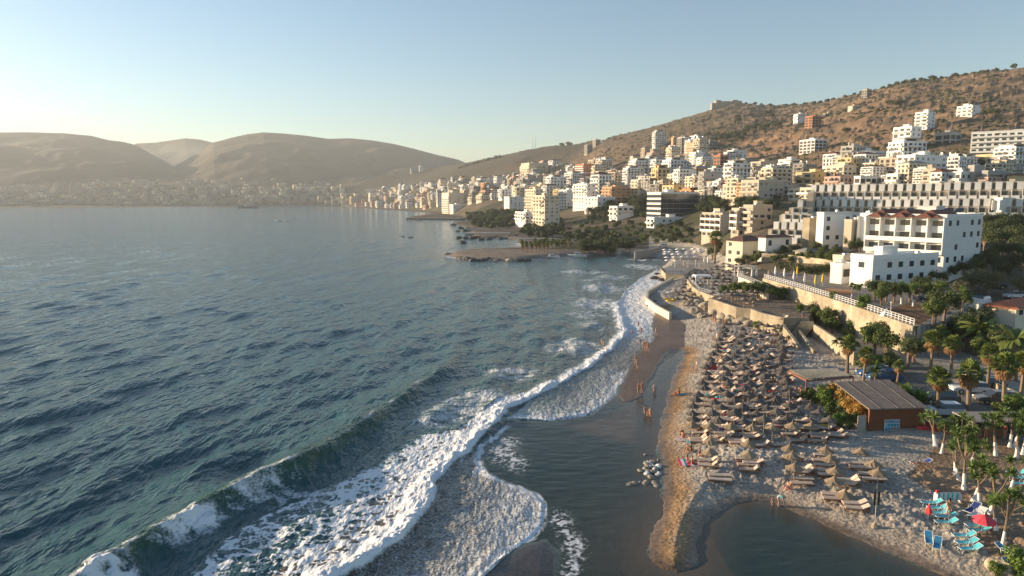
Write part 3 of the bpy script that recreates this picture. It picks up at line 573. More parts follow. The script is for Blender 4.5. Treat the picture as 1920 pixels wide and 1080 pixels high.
def cloth_parasol(name, mt, h=2.3, rad=1.15, n=8):
    t = empty(name, (0,0,0)); p = MB(); p.tube([(0,0,-.2), (0,0,h)], .025, 6); p.build('pole', 'plastic', t)
    c = MB(); vs = [(0,0,h+.05)]
    for rr, z in ((rad*.5, h-.14), (rad, h-.42), (rad*1.01, h-.55)):
        for k in range(n): a = 2*math.pi*(k+.5)/n; vs.append((rr*math.cos(a), rr*math.sin(a), z))
    fs = [(0, 1+k, 1+(k+1) % n) for k in range(n)]+[(1+i*n+k, 1+(i+1)*n+k, 1+(i+1)*n+(k+1) % n, 1+i*n+(k+1) % n) for i in range(2) for k in range(n)]
    c.add(vs, fs); c.build('canopy', mt, t); v = MB(); v.tube([(0,0,h+.03), (0,0,h+.16)], [.035, .015], 6); v.build('finial', 'plastic', t)
    return t
# ------------------------------------------------------------------ plants
def leaf_quads(b, centers, r, n, size, m=0, flat=.5, up=.0, seedr=None):
    q = seedr or random
    for _ in range(n):
        c = q.choice(centers); cx, cy, cz, cr = c
        d = Vector((q.gauss(0, 1), q.gauss(0, 1), q.gauss(0, 1)*.85)).normalized()*cr*(q.random()**.33)*q.uniform(.8, 1.08)
        p = Vector((cx, cy, cz))+d; nrm = (d.normalized()+Vector((q.gauss(0, .5), q.gauss(0, .5), q.gauss(0, .5)+up))).normalized()
        a = nrm.orthogonal().normalized(); a.rotate(Matrix.Rotation(q.uniform(0, 6.28), 3, nrm)); bb = nrm.cross(a); s = size*q.uniform(.6, 1.35)
        o = len(b.v); b.v += [tuple(p-a*s), tuple(p+bb*s*flat), tuple(p+a*s), tuple(p-bb*s*flat)]; b.f.append((o, o+1, o+2, o+3)); b.m.append(m)
def broad_tree(name, leafmat, seed, h=5.0, rad=2.2, n=1500, trunk='bark', size=.17, lobes=11, base=.28, label=None):
    r = random.Random(seed); t = empty(name, (0,0,0)); cs = []
    for i in range(lobes):
        a = r.uniform(0, 6.28); q = rad*.68*math.sqrt(r.random()); z = h*(base+.2)+(h*(1-base-.2)-rad*.25)*r.random()*(1-.4*q/rad)
        cs.append((q*math.cos(a), q*math.sin(a), z, rad*r.uniform(.28, .5)))
    tb = MB(); tb.tube([(0,0,-.5), (r.uniform(-.1, .1), r.uniform(-.1, .1), h*.25), (r.uniform(-.2, .2), r.uniform(-.2, .2), h*.6)], [rad*.09+.05, rad*.065+.03, .03], 6)
    for c in cs[:6]: tb.tube([(0,0,h*.2), (c[0]*.5, c[1]*.5, c[2]*.75), (c[0], c[1], c[2])], [rad*.05, rad*.03, .015], 5)
    tb.build('trunk', trunk, t)
    b = MB(); leaf_quads(b, cs, r, n, size, 0, .55, .25, r); b.build('crown', leafmat, t); return t
def fan_palm(name, seed, h=5.0, fr=1.5, nf=50, dead=40):
    r = random.Random(seed); t = empty(name, (0,0,0)); lx, ly = r.uniform(-.25, .25), r.uniform(-.25, .25)
    tb = MB(); zs = [(-.3, .30), (.3, .24), (h*.5, .19), (h*.8, .22), (h, .16)]; tb.tube([(lx*max(z, 0)/h, ly*max(z, 0)/h, z) for z, _ in zs], [q for _, q in zs], 8); tb.build('trunk', 'barkpale', t)
    def fan(b, az, el, L, n=9, droop=.25):
        d = Vector((math.cos(az)*math.cos(el), math.sin(az)*math.cos(el), math.sin(el))); o0 = Vector((lx, ly, h-.05)); side = Vector((-math.sin(az), math.cos(az), 0)); upv = side.cross(d)*-1
        hub = o0+d*L*.5-Vector((0, 0, .0)); b.add([o0-side*.02, o0+side*.02, hub+side*.015, hub-side*.015], [(0,1,2,3)])
        for k in range(n):
            a = (k-(n-1)/2)/((n-1)/2)*1.35; dd = d*math.cos(a)+side*math.sin(a); tip = hub+dd*L*.62*(1-.12*abs(a))-Vector((0, 0, droop*L*(.3+.4*abs(a))*r.uniform(.6, 1.3))); mid = hub+dd*L*.36
            wv = dd.cross(upv).normalized()*.075*L; b.add([hub, mid-wv, tip, mid+wv], [(0,1,2,3)])
    b = MB()
    for k in range(nf): fan(b, k*2.399+r.uniform(-.2, .2), R(r.uniform(-18, 80)) if k > 6 else R(r.uniform(55, 88)), fr*r.uniform(.8, 1.1))
    b.build('crown', 'frond', t); b = MB()
    for k in range(dead): fan(b, k*2.399+1, R(r.uniform(-82, -28)), fr*r.uniform(.55, 1.0), 7, .3)
    b.build('dead_fronds', 'dead', t); return t
def spiky_ball(b, c, L, n, r, w=.045, m=0):
    for _ in range(n):
        d = Vector((r.gauss(0, 1), r.gauss(0, 1), r.gauss(.35, .9))).normalized(); s = d.cross(Vector((r.gauss(0, 1), r.gauss(0, 1), 1))).normalized(); l = L*r.uniform(.75, 1.1)
        p = Vector(c); mid = p+d*l*.5; tip = p+d*l-Vector((0, 0, .10*l*(1-d.z))); b.add([p-s*w*.5, p+s*w*.5, mid+s*w, tip, mid-s*w], [(0,1,2,3,4)], m)
def yucca_tree(name, seed, h=4.2, br=4, lime_h=1.3, L=.62, lean=.3):
    r = random.Random(seed); t = empty(name, (0,0,0)); ax, ay = r.uniform(-lean, lean), r.uniform(-lean, lean); fk = h*r.uniform(.42, .6)
    def P(z): return (ax*z/fk, ay*z/fk, z)
    tb = MB(); tb.tube([P(lime_h), P((lime_h+fk)/2), P(fk)], [.11, .10, .085], 7); tips = []
    for k in range(br):
        a = 6.28*k/br+r.uniform(-.4, .4); q = r.uniform(.35, .95); z = h*r.uniform(.78, 1.0); m = (P(fk)[0]+q*.55*math.cos(a), P(fk)[1]+q*.55*math.sin(a), fk+(z-fk)*.4); e = (P(fk)[0]+q*math.cos(a), P(fk)[1]+q*math.sin(a), z)
        tb.tube([P(fk-.08), m, e], [.07, .055, .04], 6); tips.append(e)
        if r.random() < .55: e2 = (e[0]+r.uniform(-.4, .4), e[1]+r.uniform(-.4, .4), e[2]-r.uniform(.3, .8)); tb.tube([m, e2], [.045, .035], 5); tips.append(e2)
    tb.build('trunk', 'barkpale', t)
    lm = MB(); lm.tube([(0,0,-.3), (0,0,.02), P(lime_h*.4), P(lime_h)], [.24, .21, .14, .115], 8); lm.build('whitewashed_base', 'lime', t)
    b = MB()
    for e in tips: spiky_ball(b, e, L, 60, r)
    b.build('crown', 'yucca', t); return t
def feather_palm(name, seed, h=4.0, L=2.4, nf=22, mt='frond'):
    r = random.Random(seed); t = empty(name, (0,0,0)); tb = MB(); tb.tube([(0,0,-.3), (0,0,h*.5), (.05,0,h)], [.26, .2, .17], 8); tb.build('trunk', 'bark', t); b = MB()
    for k in range(nf):
        az = k*2.399; el = R(r.uniform(5, 75)); p = Vector((0, 0, h)); d = Vector((math.cos(az)*math.cos(el), math.sin(az)*math.cos(el), math.sin(el))); s = Vector((-math.sin(az), math.cos(az), 0))
        for j in range(9):
            q = p+d*L/9; d = (d-Vector((0, 0, .17))).normalized(); wd = L*.20*math.sin(math.pi*(j+.8)/10)
            for sg in (-1, 1): b.add([p, q, q+s*sg*wd-Vector((0, 0, wd*.5))+d*.12, p+s*sg*wd*.8-Vector((0, 0, wd*.5))+d*.10], [(0,1,2,3)])
            p = q
    b.build('crown', mt, t); return t
def banana_plant(name, seed):
    r = random.Random(seed); t = empty(name, (0,0,0)); tb = MB()
    for k in range(3): x, y = r.uniform(-.4, .4), r.uniform(-.4, .4); tb.tube([(x,y,-.1), (x*1.2,y*1.2,1.2)], [.09, .06], 6)
    tb.build('stem', 'leafbright', t); b = MB()
    for k in range(14):
        az = k*2.399; el = R(r.uniform(30, 80)); p = Vector((r.uniform(-.4, .4), r.uniform(-.4, .4), 1.0)); d = Vector((math.cos(az)*math.cos(el), math.sin(az)*math.cos(el), math.sin(el))); s = Vector((-math.sin(az), math.cos(az), 0)); L = r.uniform(1.2, 1.9); vs = []
        for j in range(7):
            wd = .26*math.sin(math.pi*(j+.3)/6.5)+.02; vs += [p-s*wd, p+s*wd]; p = p+d*L/6; d = (d-Vector((0, 0, .22))).normalized()
        b.add(vs, [(2*j, 2*j+1, 2*j+3, 2*j+2) for j in range(6)])
    b.build('leaves', 'leafbright', t); return t
# ------------------------------------------------------------------ people
_SK = {}
def skin_mesh(name, J, E, mt, root=0, sub=1):
    k = repr((J, E))
    if k in _SK: m2 = _SK[k].copy(); m2.name = name; m2.materials.clear(); m2.materials.append(M[mt]); return m2
    m2 = _SK[k] = _skin(name, J, E, mt, root, sub); return m2
def _skin(name, J, E, mt, root, sub):
    me = bpy.data.meshes.new('s'); me.from_pydata([j[0] for j in J], E, []); o = bpy.data.objects.new('s', me); COL.objects.link(o)
    sk = o.modifiers.new('k', 'SKIN'); sk.use_smooth_shade = True
    for i, j in enumerate(J):
        rr = j[1] if isinstance(j[1], tuple) else (j[1], j[1]); me.skin_vertices[0].data[i].radius = rr; me.skin_vertices[0].data[i].use_root = (i == root)
    s = o.modifiers.new('b', 'SUBSURF'); s.levels = sub; s.render_levels = sub
    dg = bpy.context.evaluated_depsgraph_get(); dg.update(); m2 = bpy.data.meshes.new_from_object(o.evaluated_get(dg)); m2.name = name
    bpy.data.objects.remove(o); bpy.data.meshes.remove(me); m2.materials.clear(); m2.materials.append(M[mt]); return m2
def joints(pose):
    "joint positions: pelvis, belly, chest, neck, head, crown, then L/R shoulder elbow wrist fingers thumb, L/R hip knee ankle toe"
    if pose == 'stand':  return dict(pel=(0,0,.95), bel=(0,.0,1.1), che=(0,0,1.32), nec=(0,0,1.47), hea=(0,-.01,1.60), cro=(0,-.01,1.70),
        sL=(-.17,0,1.40), eL=(-.23,.03,1.12), wL=(-.25,-.02,.87), sR=(.17,0,1.40), eR=(.24,.02,1.12), wR=(.24,-.10,.90), hL=(-.09,0,.90), kL=(-.10,-.03,.50), aL=(-.11,0,.08), hR=(.09,0,.90), kR=(.11,-.05,.50), aR=(.12,.02,.08))
    if pose == 'walk': return dict(pel=(0,0,.94), bel=(0,.0,1.1), che=(0,-.01,1.32), nec=(0,-.03,1.46), hea=(0,-.05,1.59), cro=(0,-.05,1.69),
        sL=(-.17,0,1.39), eL=(-.22,-.12,1.14), wL=(-.20,-.30,.98), sR=(.17,0,1.39), eR=(.23,.12,1.14), wR=(.24,.14,.88), hL=(-.09,0,.90), kL=(-.10,.08,.50), aL=(-.10,.30,.14), hR=(.09,0,.90), kR=(.10,-.18,.50), aR=(.10,-.22,.07))
    if pose == 'bend': return dict(pel=(0,.12,.90), bel=(0,.0,1.0), che=(0,-.22,1.05), nec=(0,-.37,1.03), hea=(0,-.48,.98), cro=(0,-.56,.93),
        sL=(-.17,-.30,1.03), eL=(-.20,-.35,.76), wL=(-.18,-.42,.52), sR=(.17,-.30,1.03), eR=(.20,-.35,.76), wR=(.18,-.44,.52), hL=(-.09,.10,.86), kL=(-.10,-.02,.48), aL=(-.11,.05,.08), hR=(.09,.10,.86), kR=(.11,-.02,.48), aR=(.12,.05,.08))
    if pose == 'sit': return dict(pel=(0,.0,.13), bel=(0,.03,.28), che=(0,.02,.50), nec=(0,-.02,.64), hea=(0,-.04,.77), cro=(0,-.04,.87),
        sL=(-.17,0,.57), eL=(-.24,-.15,.36), wL=(-.14,-.36,.36), sR=(.17,0,.57), eR=(.24,-.15,.36), wR=(.14,-.36,.36), hL=(-.10,-.02,.12), kL=(-.14,-.42,.44), aL=(-.12,-.62,.07), hR=(.10,-.02,.12), kR=(.14,-.44,.42), aR=(.13,-.66,.07))
    return dict(pel=(0,0,.12), bel=(0,.16,.13), che=(0,.40,.14), nec=(0,.54,.15), hea=(0,.67,.16), cro=(0,.77,.17),
        sL=(-.17,.47,.13), eL=(-.34,.30,.09), wL=(-.30,.06,.07), sR=(.17,.47,.13), eR=(.36,.60,.10), wR=(.20,.78,.10), hL=(-.09,-.05,.11), kL=(-.12,-.46,.16), aL=(-.14,-.86,.07), hR=(.09,-.05,.11), kR=(.16,-.42,.34), aR=(.14,-.78,.08))
def person(pose, skin, cloth, hair, top=None, label='', hairlen=0):
    t = empty('person', (0,0,0)); D = joints(pose); V = Vector
    J = [(D['pel'], (.15,.105)), (D['bel'], (.125,.09)), (D['che'], (.145,.10)), (D['nec'], .052), (D['hea'], (.078,.088)), (D['cro'], (.062,.07))]; E = [(0,1),(1,2),(2,3),(3,4),(4,5)]
    def chain(a, pts):
        for p, rr in pts: J.append((tuple(p), rr)); E.append((a, len(J)-1)); a = len(J)-1
        return a
    fw = V((0,-1,0)) if pose != 'lie' else V((0,0,1))
    for s in 'LR':
        e, wv = V(D['e'+s]), V(D['w'+s]); d = (wv-e).normalized(); wi = chain(2, [(D['s'+s], .062), (e, .042), (wv, .027)]); sx = -1 if s == 'L' else 1
        pi = chain(wi, [(wv+d*.055, (.036,.018))]); side = d.cross(V((0,1,0)) if abs(d.y) < .8 else V((0,0,1))).normalized()
        for q, ln in ((-1.5, .075), (-.5, .09), (.5, .085), (1.5, .068)): chain(pi, [(wv+d*.085+side*q*.017, .010), (wv+d*(.085+ln*.6)+side*q*.02-fw*-.012, .008)])
        chain(wi, [(wv+d*.045+side*.04*sx, .011), (wv+d*.085+side*.055*sx, .009)])
        an = V(D['a'+s]); toe = an+fw*.17-(V((0,0,.04)) if pose != 'lie' else V((0,0,0))); chain(0, [(D['h'+s], .095), (D['k'+s], .058), (an, .038), (toe, (.04,.026))])
    # nose and ears as small rises of the head
    hd = V(D['hea']); up = (V(D['cro'])-hd).normalized(); ff = V((0,-1,0)) if abs(up.y) < .7 else V((0,0,1)) if pose == 'lie' else V((0,0,-1))
    put('body', skin_mesh('body', J, E, skin), t)
    b = MB(); b.tube([hd+ff*.08-up*.01, hd+ff*.112-up*.02], [.016, .010], 6); b.build('nose', skin, t)
    for sx in (-1, 1):
        b = MB(); b.tube([hd+V((sx*.028,0,0))+ff*.079+up*.018, hd+V((sx*.028,0,0))+ff*.088+up*.018], [.011, .008], 6); b.build('eye', 'hair', t)
        b = MB(); b.tube([hd+V((sx*.074,0,0)), hd+V((sx*.09,0,0))], [.026, .018], 6); b.build('ear', skin, t)
    b = MB(); b.tube([hd+ff*.083-up*.05-V((.022,0,0)), hd+ff*.083-up*.05+V((.022,0,0))], .006, 5); b.build('mouth', 'redcloth', t)
    hj = [(tuple(hd+up*.035-ff*.022), (.088,.086)), (tuple(hd+up*.105-ff*.012), (.062,.066))]; he = [(0,1)]
    if hairlen: hj.append((tuple(hd-up*.16-ff*.065), (.06,.035))); he.append((0,2))
    put('hair', skin_mesh('hair', hj, he, hair), t)
    pj = [(D['pel'], (.163,.118)), (tuple(V(D['pel']).lerp(V(D['bel']), .45)), (.145,.105))]; pe = [(0,1)]
    for s in 'LR': pj += [(D['h'+s], .106), (tuple(V(D['h'+s]).lerp(V(D['k'+s]), .42)), .088)]; pe += [(0, len(pj)-2), (len(pj)-2, len(pj)-1)]
    put('swim_shorts', skin_mesh('swim_shorts', pj, pe, cloth), t)
    if top: put('shirt', skin_mesh('shirt', [(tuple(V(D['pel']).lerp(V(D['bel']), .5)), (.15,.11)), (D['bel'], (.14,.105)), (D['che'], (.16,.115)), (D['sL'], .075), (tuple(V(D['sL']).lerp(V(D['eL']), .6)), .055), (D['sR'], .075), (tuple(V(D['sR']).lerp(V(D['eR']), .6)), .055)], [(0,1),(1,2),(2,3),(3,4),(2,5),(5,6)], top), t)
    tag(t, label, 'person'); return t
# ------------------------------------------------------------------ cars
def car(name, paint, L=4.4, W=1.8, Hc=1.6, label='', kind='suv'):
    t = empty(name, (0,0,0)); hl = L/2; b = MB()
    rf = -.02 if kind == 'suv' else -.1
    prof = [(-hl,.35),(-hl-.02,.72),(-hl+.12,.98),(-hl+.35,1.05),(hl-1.15,1.00),(hl-.25,.86),(hl,.68),(hl,.35)]
    n = len(prof); vs = []
    for s, k in ((-W/2+.06, .0), (-W/2, .0), (W/2, 0), (W/2-.06, 0)):
        for x, z in prof: vs.append((x*(.985 if abs(s) < W/2-.01 else 1)*(1), s, z if abs(s) < W/2-.01 else z-.05*(z > .5)))
    b.add(vs, [(i*n+j, (i+1)*n+j, (i+1)*n+(j+1) % n, i*n+(j+1) % n) for i in range(3) for j in range(n)]+[tuple(range(n)), tuple(range(3*n, 4*n))[::-1]]); b.build('body', paint, t)
    g = MB(); gp = [(-hl+.32,1.0),(-hl+.62,Hc-.10),(-hl+.95,Hc-.06),(hl-1.95,Hc-.08),(hl-1.15,1.0)]; m = len(gp); vs = []
    for s in (-1, 1):
        for x, z in gp: vs.append((x, s*(W/2-.06 if z < 1.1 else W/2-.22), z))
    g.add(vs, [tuple(range(m)), tuple(range(m, 2*m))[::-1]]+[(j, m+j, m+(j+1) % m, (j+1) % m) for j in range(m)]); g.build('window_glass', 'glass', t)
    r = MB(); r.add([(-hl+.55,-W/2+.24,Hc-.07),(-hl+.55,W/2-.24,Hc-.07),(hl-1.98,W/2-.24,Hc-.07),(hl-1.98,-W/2+.24,Hc-.07),(-hl+.7,-W/2+.32,Hc),(-hl+.7,W/2-.32,Hc),(hl-2.1,W/2-.32,Hc-.01),(hl-2.1,-W/2+.32,Hc-.01)], [(0,1,2,3),(7,6,5,4),(0,4,5,1),(1,5,6,2),(2,6,7,3),(3,7,4,0)]); r.build('roof', paint, t)
    for x in (-hl+.85, hl-.9):
        for s in (-1, 1):
            w_ = MB(); w_.tube([(x, s*(W/2-.2), .33), (x, s*(W/2+.015), .33)], .33, 16); wo = w_.build('wheel', 'rubber', t); q = MB(); q.tube([(x, s*(W/2+.016), .33), (x, s*(W/2+.03), .33)], .2, 12); q.build('rim', 'metal', wo)
    for s in (-1, 1):
        q = MB(); q.box((hl-.05, s*(W/2-.28), .72), (.14, .38, .13)); q.build('headlight', 'plastic', t); q = MB(); q.box((-hl+.0, s*(W/2-.2), .84), (.10, .26, .22)); q.build('tail_light', 'red', t)
        q = MB(); q.box((hl-1.35, s*(W/2+.07), 1.02), (.16, .16, .12)); q.build('wing_mirror', paint, t)
    tag(t, label, 'car'); return t
# ------------------------------------------------------------------ buildings
_unit = {}
def ubox(mt):
    if mt not in _unit:
        b = MB(); b.b2(-.5, .5, -.5, .5, -.5, .5); _unit[mt] = b.mesh('panel', mt)
    return _unit[mt]
def upart(name, mt, parent, c, d, rz=0):
    o = put(name, ubox(mt), parent, c, rz, d); return o
def building(x0, xs, x1, yt, yb, Y, phi, col, label, style='balc', name='apartment_building', group=None, fl=3.1, roof='flat', sink=8, seed=None, cat='building', win='glass', maxw=90, fs=None):
    "box building whose near vertical edge is at photo column xs, distance Y; phi = turn of the front"
    r = random.Random(seed if seed is not None else int(x0*7+yt)); ph = R(phi)
    hp = hit(xs, yb)
    if hp and Y > 180 and Y < 1500: Y = min(max(hp[1], Y*.72), Y*1.35)
    C = PY(xs, yb, Y); ztop = PY(xs, yt, Y)[2]; hgt = ztop-C[2]; u0 = PY(x0, yb, Y)[0]/Y; u1 = PY(x1, yb, Y)[0]/Y; Cx, Cy, z0 = C
    Wd = max(3, (u1*Cy-Cx)/max(.15, math.cos(ph)-u1*math.sin(ph))); Dp = max(3, (Cx-u0*Cy)/max(.12, math.sin(ph)+u0*math.cos(ph))); Dp = min(Dp, 45); Wd = min(Wd, 60)
    t = empty(name, (Cx, Cy, z0), ph); tag(t, label, cat, group)
    # local frame: x along the front (0..Wd), y along the left side (0..Dp)
    b = MB(); b.b2(0, Wd, 0, Dp, -sink, hgt); b.build('wall', col, t)
    nf = max(1, int(round(hgt/fl))); fh = hgt/nf
    if roof == 'flat':
        p = MB(); e = .18; hh = r.uniform(.7, 1.0)
        p.b2(-.06, Wd+.06, -.06, e, hgt-.02, hgt+hh); p.b2(-.06, Wd+.06, Dp-e, Dp+.06, hgt-.02, hgt+hh); p.b2(-.06, e, e, Dp-e, hgt-.02, hgt+hh); p.b2(Wd-e, Wd+.06, e, Dp-e, hgt-.02, hgt+hh); p.build('parapet', col, t)
        if Wd > 7 and Dp > 5:
            sx, sy = r.uniform(.2, .5)*Wd, r.uniform(.2, .5)*Dp; s = MB(); s.b2(sx, sx+min(5, Wd*.3), sy, sy+min(4.5, Dp*.35), hgt+.01, hgt+2.5); s.b2(sx-.2, sx+min(5, Wd*.3)+.2, sy-.2, sy+min(4.5, Dp*.35)+.2, hgt+2.5, hgt+2.7); s.build('stair_tower', col, t)
        for k in range(r.randint(1, 3)):
            qx, qy = r.uniform(.1, .8)*Wd, r.uniform(.1, .8)*Dp; q = MB(); q.tube([(qx, qy, hgt+1.1), (qx+1.0, qy, hgt+1.1)], .35, 8); q.b2(qx+.1, qx+.9, qy-.05, qy+.05, hgt, hgt+1.0); q.build('water_tank', r.choice(['plastic', 'metal']), t)
    else:
        o_ = .6; hh = min(Wd, Dp)*.22; m_ = min(Wd, Dp)/2
        p = MB(); a = [(-o_,-o_,hgt), (Wd+o_,-o_,hgt), (Wd+o_,Dp+o_,hgt), (-o_,Dp+o_,hgt)]
        rg = [(m_, Dp/2, hgt+hh), (Wd-m_, Dp/2, hgt+hh)] if Wd >= Dp else [(Wd/2, m_, hgt+hh), (Wd/2, Dp-m_, hgt+hh)]
        if Wd >= Dp: fs = [(0,1,5,4), (1,2,5), (2,3,4,5), (3,0,4)]
        else: fs = [(0,1,4), (1,2,5,4), (2,3,5), (3,0,4,5)]
        p.add(a+rg+[(x, y, hgt-.15) for x, y, _ in a], fs+[(0,6,7,1), (1,7,8,2), (2,8,9,3), (3,9,6,0), (6,9,8,7)]); p.build('roof', roof, t)
    if style == 'strip' and Y < 330:
        bays = max(1, int(round(Dp/3.9)))
        for k in range(bays+1):
            q = MB(); yy = min(max(k*Dp/bays, .12), Dp-.12); q.b2(-1.22, -.003, yy-.11, yy+.11, fh*.98 if cat != 'x' else 0, hgt-.2); q.build('fin', col, t)
    nw = 0
    lw = 'shade' if style == 'frame' else win  # frame style: dark panels imitate the shade inside the openings
    for f in range(nf):
        zc = f*fh
        for face in (0, 1):
            Ln = Wd if face == 0 else Dp
            if Ln < 3.4: continue
            bays = max(1, int(round(Ln/(3.9 if Y < 420 else 5.0)))); bw = Ln/bays; st_ = style
            if face == 0 and style in ('balc', 'strip'): st_ = fs or 'plain' if (fs or r.random() < .75) else style
            balc = st_ in ('balc', 'strip') and (r.random() < (.95 if style == 'strip' else .8)) and f > 0
            if balc:
                a0, a1 = (0, Ln) if style == 'strip' or bays < 3 else r.choice([(0, Ln), (bw, Ln), (0, Ln-bw), (0, Ln)])
                dp = 1.25
                q = MB()
                if face == 0: q.b2(a0+.05, a1-.05, -dp, -.003, zc-.14, zc); q.b2(a0+.05, a1-.05, -dp, -dp+.1, zc, zc+.95); q.b2(a0+.05, a0+.15, -dp+.1, -.003, zc, zc+.95); q.b2(a1-.15, a1-.05, -dp+.1, -.003, zc, zc+.95)
                else: q.b2(-dp, -.003, a0+.05, a1-.05, zc-.14, zc); q.b2(-dp, -dp+.1, a0+.05, a1-.05, zc, zc+.95); q.b2(-dp+.1, -.003, a0+.05, a0+.15, zc, zc+.95); q.b2(-dp+.1, -.003, a1-.15, a1-.05, zc, zc+.95)
                q.build('balcony', col if style == 'balc' else 'white', t)
            for k in range(bays):
                if nw >= maxw or (st_ == 'plain' and r.random() < .45): continue
                c = (k+.5)*bw; wide = bw*.62 if (balc or st_ in ('strip', 'glass', 'frame')) else min(1.5, bw*.4); hh = fh*(.72 if balc or st_ in ('glass', 'frame') else .45); zz = zc+(hh/2+.05 if (balc or style in ('glass', 'frame')) else fh*.52)
                if style in ('glass',): wide = bw*.985; hh = fh*(.95 if face == 0 else .6)
                if style == 'frame': wide = bw*.78
                if face == 0: upart('window', lw, t, (c, 0, zz), (wide, .06, hh))
                else: upart('window', lw, t, (0, c, zz), (.06, wide, hh))
                nw += 1
                if balc and r.random() < .18 and nw < maxw:
                    if face == 0: upart('awning', r.choice(['awning', 'whitecloth', 'rust']), t, (c, -.7, zc+fh*.78), (wide*1.2, 1.3, .06))
                    else: upart('awning', r.choice(['awning', 'whitecloth']), t, (-.7, c, zc+fh*.78), (1.3, wide*1.2, .06))
    return t
# ------------------------------------------------------------------ walls, terraces
def wall_along(name, pts, top, bot, th, mt, label, cat, closed=False):
    "thick wall following world plan points; top/bot scalars or lists"
    n = len(pts); tp = top if isinstance(top, list) else [top]*n; b = MB(); L = []; Rr = []
    for i in range(n):
        p = Vector(pts[i]); d = (Vector(pts[min(i+1, n-1)])-Vector(pts[max(i-1, 0)])).normalized(); nn = Vector((-d.y, d.x))*th/2; L.append(p+nn); Rr.append(p-nn)
    vs = []
    for i in range(n): vs += [(L[i].x, L[i].y, bot), (Rr[i].x, Rr[i].y, bot), (Rr[i].x, Rr[i].y, tp[i]), (L[i].x, L[i].y, tp[i])]
    fs = [(0,1,2,3), (4*n-4, 4*n-1, 4*n-2, 4*n-3)]
    for i in range(n-1):
        o = 4*i
        for k in range(4): fs.append((o+k, o+4+k, o+4+(k+1) % 4, o+(k+1) % 4))
    b.add(vs, fs); o = b.build(name, mt); bev = None; tag(o, label, cat); return o
wall_along('retaining_wall', px2w([(1331,562),(1350,569),(1383,580),(1410,583),(1430,591),(1470,600),(1516,600)], 4.3), 4.75, -1, .7, 'stone', 'tall cream stone retaining wall of the bare terrace behind the thatched parasols', 'wall')
wall_along('retaining_wall', px2w([(1290,526),(1300,540),(1312,548),(1332,556),(1350,560)], 3.6), 4.0, -1, .6, 'stone', 'cream stone wall holding the crowded beach club terrace', 'wall')
wall_along('promenade_wall', px2w([(1433,522),(1500,541),(1563,561),(1640,586),(1716,612),(1722,610)], 7.3), 7.35, -1, .8, 'stone', 'long high stone wall under the white promenade railing', 'wall')
wall_along('retaining_wall', px2w([(1386,521),(1410,530),(1440,543)], 6.6), 6.9, 0, .5, 'cream', 'short cream wall under the bar terrace left of the promenade', 'wall')
wall_along('ramp_wall', px2w([(1470,603),(1471,616),(1488,629),(1500,638)], 3.0), [4.5, 3.4, 2.6, 1.9], -1, .5, 'stone', 'low sloping stone wall beside the beach steps', 'wall')
wall_along('garden_wall', px2w([(1514,603),(1545,622),(1580,645),(1604,664)], 3.6), 3.9, -1, .45, 'stone', 'low stone garden wall running down from the beach steps to the palms', 'wall')
wall_along('stair_wall', px2w([(1498,625),(1512,637),(1528,652)], 2.4), [3.0, 2.5, 1.9], -1, .45, 'stone', 'short stone wall at the foot of the beach steps', 'wall')
wall_along('sea_wall', px2w([(1262,521),(1240,533),(1227,540),(1214,547),(1213,560),(1231,574),(1257,588)], 1.5), 1.75, -2, .6, 'cream', 'curved concrete sea wall between the surf and the beach', 'wall')
wall_along('parking_wall', px2w([(1783,697),(1815,705),(1850,716),(1890,733),(1935,757)], 3.2), 3.6, 1, .35, 'stone', 'low cream wall behind the parked cars', 'wall')
wall_along('roadside_wall', px2w([(1190,473),(1215,470),(1245,463),(1300,465),(1345,470)], 3.0), 3.4, -1, .6, 'concrete', 'grey sea wall below the small road behind the white parasols', 'wall')
wall_along('hotel_base_wall', px2w([(1816,292),(1850,290),(1935,286)], zat(290, 425)), zat(289, 425), zat(330, 425), 1.0, 'yellow', 'tall beige wall below the long upper hotel', 'wall')
st = MB()
A = Vector(PZ(1514,603,4.3)); B = Vector(PZ(1492,628,1.6))
for k in range(14):
    p = A.lerp(B, k/13); st.box((p.x, p.y, p.z-.5), (2.2, .8, 1.0), R(-25))
tag(st.build('beach_steps', 'stone'), 'stone steps leading from the terrace down to the parasols', 'steps')
# promenade railing
rt = empty('promenade_railing', PZ(1433,522,7.35)); o0 = Vector(rt.location)
rp = [Vector(PZ(a, b, 7.3)) for a, b in [(1433,522),(1500,541),(1563,561),(1640,586),(1714,611)]]; segs = []
for i in range(4):
    L_ = (rp[i+1]-rp[i]).length; k = int(L_/1.15)
    for j in range(k): segs.append(rp[i].lerp(rp[i+1], j/k))
segs.append(rp[-1]); segs = segs[:96]
for p in segs: q = MB(); q.box(tuple(p-o0+Vector((0,0,.55))), (.12,.12,1.1)); q.build('post', 'whitecloth', rt)
for zz in (.35, .72, 1.08):
    q = MB()
    for i in range(4): a, b_ = rp[i]-o0+Vector((0,0,zz)), rp[i+1]-o0+Vector((0,0,zz)); q.tube([a, b_], .045, 5)
    q.build('rail', 'whitecloth', rt)
tag(rt, 'long white post and rail balustrade on top of the promenade wall', 'railing')
def railing(pts, z, label, n=12, h=1.0, mt='whitecloth'):
    P_ = [Vector(PZ(a, b, z)) for a, b in pts]; t = empty('railing', P_[0]); o = P_[0]; q = MB()
    for zz in (h*.5, h):
        for i in range(len(P_)-1): q.tube([P_[i]-o+Vector((0,0,zz)), P_[i+1]-o+Vector((0,0,zz))], .03, 5)
    q.build('rail', mt, t)
    for i in range(len(P_)-1):
        for j in range(n+1*(i == len(P_)-2)): p = P_[i].lerp(P_[i+1], j/n)-o; q = MB(); q.box((p.x, p.y, h/2-.05), (.07,.07,h+.1)); q.build('post', mt, t)
    tag(t, label, 'railing')
